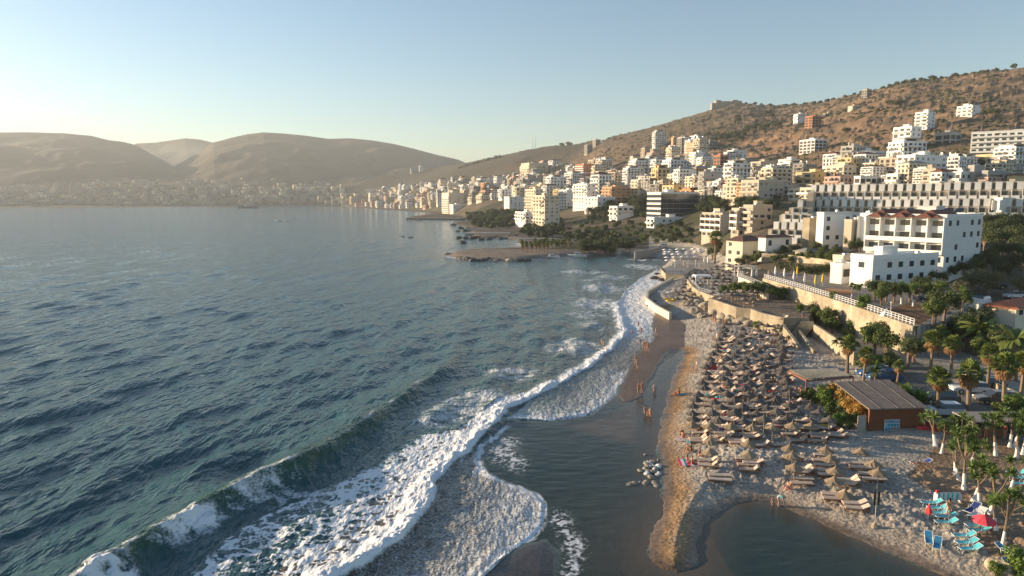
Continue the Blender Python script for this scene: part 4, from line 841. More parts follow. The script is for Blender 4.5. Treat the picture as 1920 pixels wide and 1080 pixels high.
railing([(1386,520),(1410,529),(1440,542)], 6.6, 'thin railing in front of the bar terrace with white curtains', 12)
railing([(1292,525),(1312,547),(1348,558)], 3.6, 'pale railing on the wall of the crowded beach club', 8)
# rocks
def rock(loc, s, mt, label, seed, group=None, flat=.6):
    r = random.Random(seed); bm = bmesh.new(); bmesh.ops.create_icosphere(bm, subdivisions=3, radius=1)
    for v in bm.verts:
        n_ = float(fbm(np.array([v.co.x*1.3+seed]), np.array([v.co.y*1.3+v.co.z*2]), seed, 3)[0]); v.co *= .6+.8*n_; v.co.z *= flat
    me = bpy.data.meshes.new('rock'); bm.to_mesh(me); bm.free(); me.materials.append(M[mt]); o = put('rock', me, None, loc, r.uniform(0, 6), (s, s*r.uniform(.7, 1.1), s)); return tag(o, label, 'rock', group)
k = 0
for px, py, s in [(1298,566,2.2),(1312,572,2.0),(1326,580,2.2),(1342,587,2.0),(1358,592,1.6),(1374,600,1.8),(1392,606,1.8),(1408,611,1.6),(1422,616,1.2),(1306,585,1.6),(1285,572,1.5),(1350,604,1.0),(1318,594,1.3),(1366,608,.9),(1300,556,1.6),(1386,592,1.6)]:
    p = hit(px, py) ; k += 1; rock((p[0], p[1], p[2]), s, 'rock' if k % 3 else 'stone', 'jagged pale rock at the foot of the terrace wall', k, 'rocks below the terrace wall', .75)
for px, py, s, mt in [(1225,568,1.2,'rockdark'),(1235,572,1.0,'rockdark'),(1218,574,.8,'rockdark'),(1240,579,.9,'rockdark'),(1228,523,1.8,'rockdark'),(1238,526,1.4,'rockdark'),(1232,515,1.5,'rockdark'),(1246,518,1.3,'rockdark')]:
    k += 1; rock(PZ(px, py, 0), s, mt, 'dark wet rock in the surf beside the curved sea wall' if py > 540 else 'dark wet rock in the surf below the beach deck', k, 'dark shore rocks', .5)
r_ = random.Random(3)
for i in range(34):
    f = i/33; px = 838+f*150; py = 478+10*min(1, f*3)+r_.uniform(-2, 1.5); k += 1
    rock(PZ(px, py, 0.1), r_.uniform(1.0, 2.0), 'rockdark' if i % 2 else 'rock', 'dark boulder in the rock edging of the sandy spit', k, 'boulders along the spit', .6)
for px, py, s, lb in [(850,422,3.2,'low dark rock islet left of the rocky cape'),(858,434,2.2,'dark rock nearest the small cape'),(885,447,3.0,'dark rock at the end of the flat landing'),(870,433,3,'flat rock of the small cape'),(902,449,2.5,'rock under the landing platform'),(868,455,2.6,'lone black rock standing in the sea beyond the spit')]:
    k += 1; rock(PZ(px, py, .2), s, 'rockdark', lb, k, None, .5)
for i in range(46):
    a = r_.gauss(0, 1); b_ = r_.gauss(0, 1); px = 1219+a*8; py = 878+b_*10+(a*2); k += 1
    rock(PZ(px, py, .02), r_.uniform(.14, .36), 'rock' if i % 3 else 'lime', 'pale stone of the heap by the stream', k, 'stones at the stream edge', .7)
for i in range(12):
    k += 1; rock(PZ(r_.uniform(1180, 1236), r_.uniform(903, 912), .0), r_.uniform(.15, .4), 'rock', 'half sunken stone in the stream below the heap ', k, 'sunken stones in the stream', .35)
for px, py, s, lb in [(1866,1058,.9,'big pale rock right of the cyan loungers'),(1880,1066,.8,'pale rock beside the bright blue lounger'),(1890,1072,.7,'lowest pale rock beside the bright blue lounger')]:
    k += 1; p = hit(px, py); rock(p, s, 'stone', lb, k, None, .7)
# sea wall platform / beach deck
dk = empty('beach_deck', PZ(1242,522,0)); D0 = Vector(dk.location)
pl = [tuple((Vector(PZ(a, b, 2.4))-D0)[:2]) for a, b in [(1240,505),(1248,513),(1283,515),(1300,503),(1262,496)]]
q = MB(); q.poly(pl, -2, 2.3); q.build('stone_base', 'stone', dk)
q = MB(); q.poly([(x*1.02, y*1.02) for x, y in pl], 2.302, 2.42); q.build('deck_floor', 'roofgrey', dk)
for i in range(5):
    for j in range(14 if i < 2 else 6):
        a, b_ = Vector(pl[i]), Vector(pl[(i+1) % 5]); p = a.lerp(b_, j/(14 if i < 2 else 6)); q = MB(); q.b2(p.x-.03, p.x+.03, p.y-.03, p.y+.03, 2.42, 3.4); q.build('railing_post', 'black', dk)
for i in range(4): q = MB(); q.tube([(*pl[i], 3.4), (*pl[i+1], 3.4)], .035, 5); q.build('rail', 'black', dk)
tag(dk, 'stone beach deck with dark railing above the surf', 'deck')
pg = empty('pergola', PZ(1285,500,2.4)); q = MB()
for i in range(9): q.box((i*1.1-4.4, 0, 3.0), (.12, 6, .12))
q.b2(-4.8, 4.8, -2.6, -2.4, 2.8, 2.94); q.b2(-4.8, 4.8, 2.4, 2.6, 2.8, 2.94); q.build('roof_beams', 'wood', pg); q = MB(); q.b2(-4.6, 4.6, -2.4, 2.4, 3.07, 3.12); q.build('reed_cover', 'thatch', pg)
for x in (-4.4, 0, 4.4):
    for y in (-2.5, 2.5): q = MB(); q.b2(x-.08, x+.08, y-.08, y+.08, -.3, 2.8); q.build('post', 'whitecloth', pg)
tag(pg, 'reed roofed pergola with white posts behind the beach deck', 'pergola')
gz = empty('white_gazebo', hit(1316,534)); q = MB(); q.b2(-2.3, 2.3, -1.9, 1.9, 2.35, 2.5); q.b2(-2.1, 2.1, -1.7, 1.7, 2.503, 2.75); q.build('canopy', 'whitecloth', gz)
for x in (-2.1, 2.1):
    for y in (-1.7, 1.7): q = MB(); q.tube([(x, y, -.2), (x, y, 1.2), (x, y, 2.35)], [.22, .12, .3], 8); q.build('curtain', 'whitecloth', gz)
tag(gz, 'white draped fabric gazebo standing among the dense brown thatched parasols', 'gazebo')
bc = empty('bar_pavilion', PZ(1398,517,6.6)); q = MB(); q.b2(-2.6, 2.6, -1.6, 1.6, 2.5, 2.62); q.build('roof', 'awning', bc)
for x in (-2.4, -1.2, 1.2, 2.4): q = MB(); q.tube([(x, -1.5, 0), (x, -1.5, 2.5)], [.35, .18], 8); q.build('curtain', 'whitecloth', bc)
for x in (-2.5, 2.5):
    for y in (-1.55, 1.55): q = MB(); q.b2(x-.05, x+.05, y-.05, y+.05, -.2, 2.5); q.build('post', 'whitecloth', bc)
tag(bc, 'small bar pavilion with gathered white curtains on the terrace left of the promenade', 'pavilion')
# satellite dish
sdn = empty('satellite_dish', PZ(1411,574,4.35)); bm = bmesh.new(); vs = []; b = MB()
for i in range(5):
    rr = .95*i/4+.02
    for k in range(16): a = 2*math.pi*k/16; vs.append((rr*math.cos(a), rr*math.sin(a), .28*(rr/.95)**2))
fs = [(i*16+k, i*16+(k+1) % 16, (i+1)*16+(k+1) % 16, (i+1)*16+k) for i in range(4) for k in range(16)]+[tuple(range(16))[::-1]]
M4 = Matrix.Translation((0,0,1.25)) @ Matrix.Rotation(R(-30), 4, 'Z') @ Matrix.Rotation(R(-72), 4, 'Y') ; b.add([M4 @ Vector(v) for v in vs], fs); b.build('reflector', 'awning', sdn)
b = MB(); b.tube([(.1,0,-.2), (.12,0,1.2)], .05, 6); b.build('stand', 'metal', sdn); b = MB(); b.tube([M4 @ Vector((.0,-.9,.27)), M4 @ Vector((0,0,.8))], .02, 5); b.box(tuple(M4 @ Vector((0,0,.8))), (.1,.1,.1)); b.build('feed_arm', 'metal', sdn)
bpy.context.view_layer.update(); bm.free(); tag(sdn, 'large round satellite dish on the bare stone terrace', 'satellite dish')
# ------------------------------------------------------------------ beach hut, pergola roof
hb = PZ(1628,765,4.4); hut = empty('beach_hut', (hb[0], hb[1], 1.4)); O = Vector((hb[0], hb[1], 0))
cr = [Vector(PZ(*p, 4.4))-O for p in [(1630,766),(1740,763),(1667,715),(1564,719)]]
def inset(C, k): c = sum(C, Vector())/len(C); return [(p-c)*k+c for p in C]
ip = inset(cr, .93); q = MB(); zt = 2.85
q.poly([tuple(p[:2]) for p in [ip[0], ip[1], ip[2], ip[2].lerp(ip[3], .42), ip[0].lerp(ip[3], .02)]], -.8, zt); q.build('wall', 'hutwall', hut)
vs = [tuple(p[:2])+(3.0+z,) for p, z in zip(cr, (-.05,-.05,.25,.2))]; vb = [(x, y, z-.14) for x, y, z in vs]; q = MB(); q.add(vs+vb, [(0,1,2,3),(7,6,5,4),(0,4,5,1),(1,5,6,2),(2,6,7,3),(3,7,4,0)]); q.build('mat_roof', 'matroof', hut)
for k in range(3):
    a = cr[0].lerp(cr[1], .2+k*.3); b_ = cr[3].lerp(cr[2], .2+k*.3); q = MB(); q.tube([(a.x, a.y, 2.97), (b_.x, b_.y, 3.25)], .03, 5); q.build('roof_seam', 'matroof', hut)
for f in (.45, .7, .97): p = ip[0].lerp(ip[3], f); q = MB(); q.tube([(p.x, p.y, -.5), (p.x, p.y, 2.85)], .07, 6); q.build('post', 'wood', hut)
dl_ = ip[1]-ip[0]; ang = math.atan2(dl_.y, dl_.x); nv = Vector((math.sin(ang), -math.cos(ang), 0))
p = ip[0].lerp(ip[1], .42)+nv*.05; q = MB(); q.box((p.x, p.y, .95), (1.75, .05, 1.25), ang); po = q.build('poster', 'whitecloth', hut)
r_ = random.Random(8)
for i in range(5):
    for j in range(3): s = p+dl_.normalized()*((i-2)*.33)+nv*.035; q = MB(); q.box((s.x, s.y, .55+j*.4), (.28, .02, .33), ang); q.build('picture', r_.choice(['poster', 'blue', 'cyan', 'poster', 'rust']), po)
p = ip[0]+dl_.normalized()*-.75+nv*-.15; q = MB(); q.box((p.x, p.y, 1.0), (.95, .06, 2.1), ang); q.build('door', 'pole', hut)
tag(hut, 'brown walled beach hut with a flat grey mat roof and a small blue picture board', 'hut')
b0 = PZ(1512,713,4.0); pr = empty('wooden_pergola', (b0[0], b0[1], 1.4)); O = Vector((b0[0], b0[1], 0))
cr = [Vector(PZ(*p, 4.0))-O for p in [(1512,713),(1600,706),(1566,692),(1477,695)]]; q = MB()
for i in range(4): a, b_ = cr[i], cr[(i+1) % 4]; q.tube([(a.x, a.y, 2.5), (b_.x, b_.y, 2.5)], .10, 5)
q.build('beam', 'woodred', pr); r_ = random.Random(2)
for k in range(16): a = cr[0].lerp(cr[1], k/15); b_ = cr[3].lerp(cr[2], k/15+r_.uniform(-.03, .03)); q = MB(); q.tube([(a.x, a.y, 2.62), (b_.x, b_.y, 2.62)], .05, 4); q.build('rafter', 'wood', pr)
q = MB(); q.add([tuple(p[:2])+(2.72,) for p in inset(cr, .95)]+[tuple(p[:2])+(2.76,) for p in inset(cr, .95)], [(3,2,1,0),(4,5,6,7),(0,1,5,4),(1,2,6,5),(2,3,7,6),(3,0,4,7)]); q.build('reed_cover', 'stone', pr)
for p in cr: q = MB(); q.tube([(p.x, p.y, -.5), (p.x, p.y, 2.5)], .08, 6); q.build('post', 'wood', pr)
tag(pr, 'ragged wooden pergola roof behind the brown beach hut', 'pergola')
# ------------------------------------------------------------------ parasols and loungers
TP = [thatch_parasol('thatched_parasol', 'thatch', 1), thatch_parasol('thatched_parasol', 'thatch_shaded', 2), thatch_parasol('thatched_parasol', 'thatch_shaded', 3)]
for t in TP: tag(t, 'thatched parasol', 'parasol')
LG = [sun_lounger('sun_lounger', 'mattress', 'woodred', 42), sun_lounger('sun_lounger', 'mattress', 'woodred', 28), sun_lounger('sun_lounger', 'mattress', 'woodred', 0)]
for t in LG: tag(t, 'sun lounger', 'sun lounger')
rp_ = random.Random(12); par = []
def apex(px, py):
    return hit(px, py, 2.22)
front = [((1332.5,817.5),'upper of the two thatched parasols at the left of the front beach'),((1331,836),'lit thatched parasol over the bathers nearest the sand bank'),((1404,821),'thatched parasol behind the man lying under the black towel'),((1404,841),'thatched parasol above the man lying on the dark lounger'),
 ((1481,829.5),'rearmost parasol of the front column of three in the middle beach'),((1486,844),'middle parasol of the front column of three in the middle beach'),((1490,864.5),'thatched parasol with its pole in front of the seated sunbather'),((1549,833),'rearmost parasol of the front column of five'),((1558,849),'second parasol from the back of the front column of five'),
 ((1567,871),'middle parasol of the front column of five'),((1565,889),'pointed golden thatched parasol, second nearest of its column'),((1585,915),'nearest thatched parasol beside the wooden double loungers'),((1615,836),'rearmost of the three right hand front parasols'),((1639,858),'middle of the three right hand front parasols'),((1647.5,874),'nearest of the three right hand front parasols')]
for i, (p, lb) in enumerate(front): place(TP[0], apex(*p), rp_.uniform(0, 6), .79, lb, 'thatched parasols on the beach')
flo = [((1328,868),0),((1328,877),0),((1348,896),2),((1350,904),2),((1402,876),2),((1406,885),0),((1398,865),2),((1503,884),0),((1506,890),0),((1503,902),2),((1502,911),2),((1543,868),1),((1547,877),1),((1552,886),2),((1554,894),1),((1588,905),0),((1592,912),0),((1562,932),1),((1565,940),1),((1602,949),1),((1607,958),1),((1608,873),2),((1614,881),2),((1632,894),2),((1639,903),2),((1487,862),2),((1545,858),2),((1412,872),1)]
near_ = ['left end of the front beach','sand bank side']
def pairlabel(i, p, k):
    what = ['lounger with steep back','lounger with half raised back','flat wooden lounger'][k]
    where = 'near the bathers' if p[0] < 1340 else 'nearest the pool left' if p[0] < 1360 else 'by the black towel' if p[0] < 1420 else 'by the seated sunbather in the middle' if p[0] < 1520 else 'under the column of five parasols' if p[0] < 1600 and p[1] < 925 else ('left of' if p[0] < 1590 else 'at')+' the pool shore' if p[1] > 925 else 'below the rightmost parasols'
    rk = sorted([q[0][1]+q[0][0]*.001 for q in flo]).index(p[1]+p[0]*.001)
    return '%s %s, %s overall from the back' % (what, where, ORD[rk])
for i, (p, kk) in enumerate(flo): h_ = hit(*p); place(LG[kk], h_, R(-8+rp_.uniform(-4, 4)), 1.0, pairlabel(i, p, kk), 'wooden sun loungers on the beach')
LB = [(797,1298),(789,1298),(762,1302),(749,1303),(733,1312),(700,1325),(680,1327),(665,1335),(650,1343),(620,1358)]; RB = [(803,1574),(778,1556),(762,1532),(748,1513),(735,1485),(715,1474),(690,1466),(620,1466)]
rows = []; Y_ = PZ(1400, 791, 3.57)[1]; gapY = 2.35
while Y_ < 132:
    a = math.atan2(H-3.57, Y_)-PITCH; py = 540+F*math.tan(a); l = np.interp(py, [q[0] for q in LB][::-1], [q[1] for q in LB][::-1]); rr = np.interp(py, [q[0] for q in RB][::-1], [q[1] for q in RB][::-1]); rows.append((py, l, rr)); Y_ += gapY; gapY = min(3.6, gapY*1.015)
nl = 0
for ri, (py, l, rr) in enumerate(rows):
    n_ = max(2, int(round((rr-l)/(41 if py > 700 else 36)))); 
    for ci in range(n_+1):
        px = l+(rr-l)*ci/n_+(6 if ri % 2 else -4)*(0 < ci < n_)+rp_.uniform(-4, 4)
        if rp_.random() < .06 and ci: continue
        p = apex(px, py+rp_.uniform(-2, 2)); place(TP[0 if ri < 1 else 1+(ri+ci) % 2], p, rp_.uniform(0, 6), rp_.uniform(.78, .88), 'thatched parasol, %s from the left in the %s dense row from the front' % (ORD[ci], ORD[ri]), 'thatched parasols on the beach')
        for k in range(2):
            if rp_.random() < (.22 if ri < 4 else .42) or nl > 262: continue
            x, y = p[0]+.55+rp_.uniform(-.15, .15), p[1]-.45-k*.78+rp_.uniform(-.08, .08); kk = rp_.choice([0, 0, 1, 1, 2]) if ri > 2 else rp_.choice([0, 0, 1]); nl += 1
            place(LG[kk], (x, y, g1(x, y)), R(rp_.uniform(-14, 4) if ri < 8 else rp_.uniform(-5, 32)), 1.0, '%s lounger at parasol %s from left, %s dense row from the front' % ('farther' if k == 0 else 'nearer', ORD[ci], ORD[ri]), 'wooden sun loungers on the beach')
# parasols of the second beach club on the slope
club = [(1262,548),(1290,512),(1335,498),(1388,486),(1400,503),(1374,517),(1420,541),(1425,556),(1395,560),(1350,548),(1310,545),(1285,560),(1255,565)]
cands = []; crow = []; y_ = 488
while y_ < 566:
    x_ = 1238+rp_.uniform(0, 6)
    while x_ < 1428:
        if inpoly(np.array([x_]), np.array([y_]), club)[0]: cands.append((x_+rp_.uniform(-2, 2), y_+rp_.uniform(-1, 1))); crow.append(int((y_-488)/5.5))
        x_ += 11.5 if y_ < 520 else 14
    y_ += 5.2 if y_ < 520 else 6.5
for i, (px, py) in enumerate(cands[:120]):
    rowi = crow[i]
    p = hit(px, py, 2.2)
    if p is None or (1305 < px < 1330 and 520 < py < 545): continue
    place(TP[1], p, rp_.uniform(0, 6), rp_.uniform(.8, .95), 'brown thatched parasol in row %s of the crowded beach club' % ORD[rowi], 'parasols of the crowded beach club')
    if i % 3 == 0: place(LG[1], (p[0]+.8, p[1]-.8, p[2]), R(rp_.uniform(-20, 30)), 1, 'lounger half hidden among the parasols of the crowded beach club', 'loungers of the crowded beach club')
drop(TP); drop(LG)
WL = sun_lounger('sun_lounger', 'whitecloth', 'plastic', 20); tag(WL, '', 'sun lounger')
for i, (px, py) in enumerate([(1240,548),(1248,551),(1256,549),(1282,556),(1274,560),(1292,552)]): place(WL, hit(px, py), R(rp_.uniform(-30, 40)), 1, 'white lounger on the sand just inside the curved sea wall', 'white loungers inside the sea wall')
YB = MB(); YB.b2(-1.2, 1.2, -.35, .35, -.1, .15); YB.b2(-.9, .9, -.28, .28, .153, .24)
for i, (px, py) in enumerate([(1252,561),(1258,564),(1266,562)]):
    o = YB.build('surfboard', 'yellowcloth') if i == 0 else o.copy()
    if i: COL.objects.link(o)
    o.location = hit(px, py); o.rotation_euler = (0, 0, R(20*i-10)); tag(o, ['leftmost yellow board lying inside the curved sea wall','middle yellow board lying inside the curved sea wall','rightmost yellow board lying inside the curved sea wall'][i], 'board', 'yellow boards')
CL = deck_lounger('deck_lounger', 'cyan'); BL = deck_lounger('deck_lounger', 'blue'); NL = deck_lounger('deck_lounger', 'navy'); GL = deck_lounger('deck_lounger', 'whitecloth')
for t in (CL, BL, NL, GL): tag(t, '', 'sun lounger')
for px, py, rz, lb in [(1745,947,-6,'rearmost cyan lounger of the five stacked in depth behind the red parasol'),(1758,957,-4,'second cyan lounger from the back beside the woman in orange'),(1760,966,-4,'middle cyan lounger of the five left of the red parasol'),(1772,973,-2,'fourth cyan lounger from the back, left of the red parasol'),(1773,984,-2,'nearest cyan lounger of the five left of the red parasol'),
  (1830,990,-2,'cyan lounger directly under the red parasol'),(1834,999,-2,'cyan lounger in front of the red parasol'),(1806,1009,-2,'rear cyan lounger of the lowest group of three'),(1811,1022,3,'middle cyan lounger of the lowest group of three'),(1818,1034,3,'nearest cyan lounger of the lowest group of three'),
  (1905,891,-5,'pale cyan lounger at the right edge under the yucca'),(1912,900,-5,'middle pale cyan lounger at the right edge'),(1914,911,-5,'nearest pale cyan lounger at the right edge')]:
    place(CL, hit(px, py), R(rz), .86, lb, 'cyan loungers')
for px, py, rz, lb in [(1741,1017,62,'left one of the two turned blue loungers near the pool'),(1757,1027,55,'right one of the two turned blue loungers near the pool'),(1890,1040,112,'bright blue lounger turned towards the yucca at the right'),(1904,1070,112,'bright blue lounger in the lower right corner')]: place(BL, hit(px, py), R(rz), .88, lb, 'bright blue loungers')
place(NL, hit(1822,961), R(32), 1, 'navy blue lounger behind the red parasol'); place(GL, hit(1832,970), R(30), 1, 'white lounger just behind the red parasol')
rpz = cloth_parasol('red_parasol', 'redcloth', 1.5, .85); rpz.location = hit(1843,1000); tag(rpz, 'open red parasol over the cyan loungers', 'parasol')
for px, py, c_, lb in [(1740,972,'red','folded dark red parasol at the head of the cyan loungers')]: f = folded_parasol('folded_parasol', c_, 1.2); f.location = hit(px, py); tag(f, lb, 'parasol')
FW = folded_parasol('folded_parasol', 'whitecloth'); FY = folded_parasol('folded_parasol', 'yellowcloth'); tag(FW, '', 'parasol'); tag(FY, '', 'parasol')
for i, (px, py) in enumerate([(1453,521),(1470,525),(1488,531),(1508,536)]): place(FW, PZ(px, py, 7.3), i, 1, '%s folded white parasol from the left behind the promenade railing' % ORD[i], 'folded white parasols on the promenade')
for i, (px, py) in enumerate([(1494,521),(1528,540),(1542,537)]): place(FY, PZ(px, py, 7.3), i, 1, '%s folded yellow parasol from the left behind the promenade railing' % ORD[i], 'folded yellow parasols on the promenade')
for i, (px, py) in enumerate([(1320,497),(1327,498)]): place(FW, hit(px, py), i, 1.2, '%s tall folded white parasol beside the palm at the beach club' % ['left','right'][i], 'tall folded parasols at the club')
CW = cloth_parasol('parasol', 'whitecloth', 2.6, 1.5, 4); tag(CW, '', 'parasol'); nn_ = 0
for row, y_ in enumerate((466, 470.5, 475, 480, 486)):
    for x_ in range(1244+row*2, 1330-row*6, 14):
        p = hit(x_+rp_.uniform(-3, 3), y_, 2.6)
        if p: place(CW, p, rp_.uniform(0, .4), rp_.uniform(.9, 1.1), 'square white parasol on the small beach', 'white parasols on the small beach'); nn_ += 1
PK = sun_lounger('sun_lounger', 'pink', 'plastic', 25); tag(PK, '', 'sun lounger')
for i in range(22): p = hit(1246+rp_.uniform(0, 66), rp_.uniform(475, 489)); place(PK, p, R(rp_.uniform(-20, 20)), 1, 'pinkish lounger under the white parasols of the small beach', 'pinkish loungers on the small beach')
# signpost
sp = empty('sign_post', hit(1640,988)); q = MB(); q.tube([(0,0,-.2), (0,0,3.0)], .035, 6); q.build('pole', 'pole', sp)
for s in (-1, 1): q = MB(); q.box((s*.17, 0, 2.45), (.17, .05, 1.15)); q.build('panel', 'black', sp)
q = MB(); q.tube([(0,0,-.05), (0,0,.12), (0,0,.3)], [.3, .26, .1], 8); q.build('base', 'stone', sp); tag(sp, 'thin post with two narrow black panels near the edge of the pool', 'sign')
# striped bench, towels, kayaks
sbn = empty('towel_rack', hit(1776,940)); q = MB(); q.box((0,0,.75), (2.1, .08, .08)); q.box((-1,0,.35), (.07,.5,.75)); q.box((1,0,.35), (.07,.5,.75)); q.build('frame', 'plastic', sbn)
for i in range(11): q = MB(); q.box((-.95+i*.19, -.05, .45), (.185, .03, .62)); q.build('stripe', 'cyan' if i % 2 else 'whitecloth', sbn)
q = MB(); q.box((-.9,0,.9), (.24,.2,.18)); q.build('red_bag', 'red', sbn); tag(sbn, 'rack with a blue and white striped towel and red bundles behind the cyan loungers', 'rack')
nb_ = deck_lounger('deck_lounger', 'navy'); nb_.location = hit(1726,873); nb_.rotation_euler = (0,0,R(2)); tag(nb_, 'lone lounger under a navy towel on open sand left of the yuccas', 'sun lounger')
def kayak(loc, rz, lb, L=3.4):
    q = MB(); vs = []; n = 9
    for i in range(n):
        x = -L/2+L*i/(n-1); w_ = .40*math.sin(math.pi*(i+.25)/(n-.5)); vs += [(x,-w_,.34),(x,-w_*.6,.04),(x,w_*.6,.04),(x,w_,.34),(x,0,.27 if 1 < i < n-2 else .38)]
    fs = [(5*i+k, 5*i+(k+1) % 5, 5*i+5+(k+1) % 5, 5*i+5+k) for i in range(n-1) for k in range(5)]+[(4,3,2,1,0), tuple(5*n-5+k for k in range(5))]; t = empty('kayak', loc, rz); q.add(vs, fs); q.build('hull', 'red', t)
    q = MB(); q.box((-.1,0,.33), (.8,.42,.06)); q.build('seat', 'black', t); tag(t, lb, 'kayak')
kayak(hit(1746,799), R(-12), 'rear red kayak lying right of the hut wall'); kayak(hit(1750,807), R(-14), 'front red kayak lying right of the hut wall'); kayak(hit(1795,806), R(12), 'red kayak lying behind the first yuccas'); kayak(hit(1800,812), R(8), 'lower red kayak lying behind the first yuccas')
# ------------------------------------------------------------------ shade tent at the right, promenade things
tn = empty('shade_shelter', hit(1862,822)); q = MB(); q.b2(-3.4, 3.4, -1.6, 1.8, 2.25, 2.38); q.build('roof', 'tarp', tn)
for x in (-3.3, 3.3):
    for y in (-1.5, 1.7): q = MB(); q.b2(x-.06, x+.06, y-.06, y+.06, -.3, 2.25); q.build('post', 'wood', tn)
q = MB(); q.b2(-3.2, 3.2, 1.5, 1.6, -.2, 2.2); q.build('back_screen', 'black', tn); q = MB(); q.b2(-1.5, 1.5, .2, .9, -.1, 1.0); q.build('counter', 'wood', tn); tag(tn, 'dark shade shelter with a flat grey roof behind the yuccas', 'shelter')
so = empty('outdoor_sofa', PZ(1572,551,7.3), R(-28)); q = MB(); q.b2(-2.6, 2.6, -.45, .45, .1, .5); q.build('seat', 'rust', so); q = MB(); q.b2(-2.6, 2.6, .46, .62, .1, .95); q.build('backrest', 'orange', so); tag(so, 'long orange outdoor sofa at the promenade corner', 'sofa')
tt = empty('white_tent', PZ(1662,592,7.3), 0, .55); q = MB(); q.add([(-1.6,-1.2,0),(1.6,-1.2,0),(1.6,1.2,0),(-1.6,1.2,0),(0,0,2.3)], [(0,1,4),(1,2,4),(2,3,4),(3,0,4),(3,2,1,0)]); q.build('canvas', 'whitecloth', tt); q = MB(); q.tube([(0,0,2.25),(0,0,2.5)], .04, 6); q.build('tip', 'metal', tt); tag(tt, 'small pointed white tent behind the promenade railing', 'tent')
lamp = empty('street_lamp', PZ(1669,598,7.3)); q = MB(); q.tube([(0,0,0),(0,0,2.6)], .05, 6); q.build('pole', 'whitecloth', lamp); q = MB(); q.tube([(0,0,2.6),(0,0,2.75),(0,0,2.9)], [.08,.16,.05], 8); q.build('lamp_head', 'plastic', lamp); tag(lamp, 'small white lamp post beside the white tent', 'lamp')
wb = building(1797,1834,1846,572,600,122,20,'white','little white flat roofed block left of the terracotta roofed house','plain',name='small_building',roof='flat',sink=2,maxw=4)
# ------------------------------------------------------------------ cars
def putcar(paint, px, py, rz, lb, name='parked_car', L=4.4, z=None): c = car(name, paint, L, 1.82, 1.62, lb); c.location = hit(px, py); c.rotation_euler = (0, 0, R(rz)); return c
putcar('carwhite',1818,737,168,'white car parked in front of the low cream wall'); putcar('cargrey',1868,756,170,'dark brown car parked right of the white one, beside a palm', L=4.7); putcar('carwhite',1768,779,174,'white car parked just right of the brown hut'); putcar('cargrey',1758,754,176,'grey car partly hidden behind the white one by the hut')
putcar('carblue',1638,707,178,'rear blue car half hidden behind the hut roof'); putcar('carblue',1656,714,178,'front dark blue car half hidden behind the hut roof'); putcar('black' if 0 else 'carblack',1846,729,172,'black car between the white and the brown cars')
putcar('carblue',1788,562,175,'blue car on the upper road behind the yuccas'); putcar('carblack',1824,566,175,'black car right of the blue one on the upper road'); putcar('carblack',1866,540,150,'dark car under the olive trees on the upper road'); putcar('carwhite',1903,559,178,'white car behind the terracotta roof'); putcar('carblack',1738,566,178,'black car left of the blue one behind the yuccas'); putcar('cargrey',1828,582,178,'grey car beside the little white block')
v = putcar('carwhite',1243,463,178,'white van parked on the small road above the white parasols','parked_van',5.2)
# ------------------------------------------------------------------ trees
BT = [broad_tree('leafy_tree','leaf',1,5.0,2.3,2300), broad_tree('leafy_tree','leafdark',2,6.0,2.9,2600), broad_tree('leafy_tree','leaf',3,4.2,2.0,1900,size=.15), broad_tree('olive_tree','olive',4,5.6,3.1,3000,'barkpale',.16,13,.22)]
BS = [broad_tree('bush','leafbright',5,2.2,1.3,1200,size=.13,base=.05,lobes=8), broad_tree('bush','leaf',6,2.0,1.4,1200,size=.14,base=.02,lobes=8)]
FP = [fan_palm('fan_palm',1,4.6), fan_palm('fan_palm',2,4.0,1.35,44,30), fan_palm('fan_palm',3,5.2,1.55,50,50)]
YC = [yucca_tree('yucca_tree',1,4.6,5), yucca_tree('yucca_tree',2,3.6,3,1.2), yucca_tree('yucca_tree',3,5.6,7,1.5), yucca_tree('yucca_tree',4,3.0,2,1.0)]
FE = [feather_palm('feather_palm',1,3.6,2.8,24), feather_palm('feather_palm',2,2.6,2.0,20,'leafdark')]
PT = [broad_tree('pine_tree','leafdark',51,6.5,4.2,3600,size=.24,lobes=16,base=.2), broad_tree('pine_tree','leaf',52,6.0,3.8,3200,size=.22,lobes=14,base=.15)]; SH = [broad_tree('shrub','leafdark',53,2.4,1.8,500,size=.3,base=.0,lobes=6)]
for L_, c_ in ((PT,'tree'),(SH,'shrub'),(BT,'tree'),(BS,'bush'),(FP,'palm'),(YC,'yucca'),(FE,'palm')):
    for t in L_: tag(t, '', c_)
rt_ = random.Random(44)
def tree(L_, i, px, py, lb, sc=1, group=None, sink=.05):
    p = hit(px, py)
    if p is None: return
    return place(L_[i], (p[0], p[1], p[2]-sink), rt_.uniform(0, 6.28), sc*rt_.uniform(.94, 1.06), lb, group)
for i, (px, py, k_, s, lb) in enumerate([(1743,706,2,1.0,'tall fan palm with brown skirt at the left end of the cream parking wall'),(1783,704,0,1.0,'fan palm right behind the rear corner of the parking lot'),(1757,780,0,1.05,'fan palm with a thick brown skirt right of the hut roof'),(1815,782,1,1.35,'slender fan palm in front of the white parked car'),(1851,733,2,.95,'fan palm behind the low cream wall above the dark car'),(1882,765,0,1.1,'fan palm in front of the dark brown car'),(1912,756,2,1.0,'fan palm at the right edge beside the parking wall'),(1681,724,1,.72,'short leaning fan palm behind the hut roof'),(1588,702,1,1.05,'left fan palm at the end of the empty gravel behind the pergola roof'),(1619,714,1,1.0,'right fan palm at the pergola roof with golden dead fronds'),(1762,668,1,1.0,'fan palm in the second row above the parking lot'),(1800,660,2,.8,'fan palm in the dark grove above the parking lot'),(1340,494,2,1.9,'big palm beside the cream villa with the brown roof')]): tree(FP, k_, px, py, lb, s, 'fan palms')
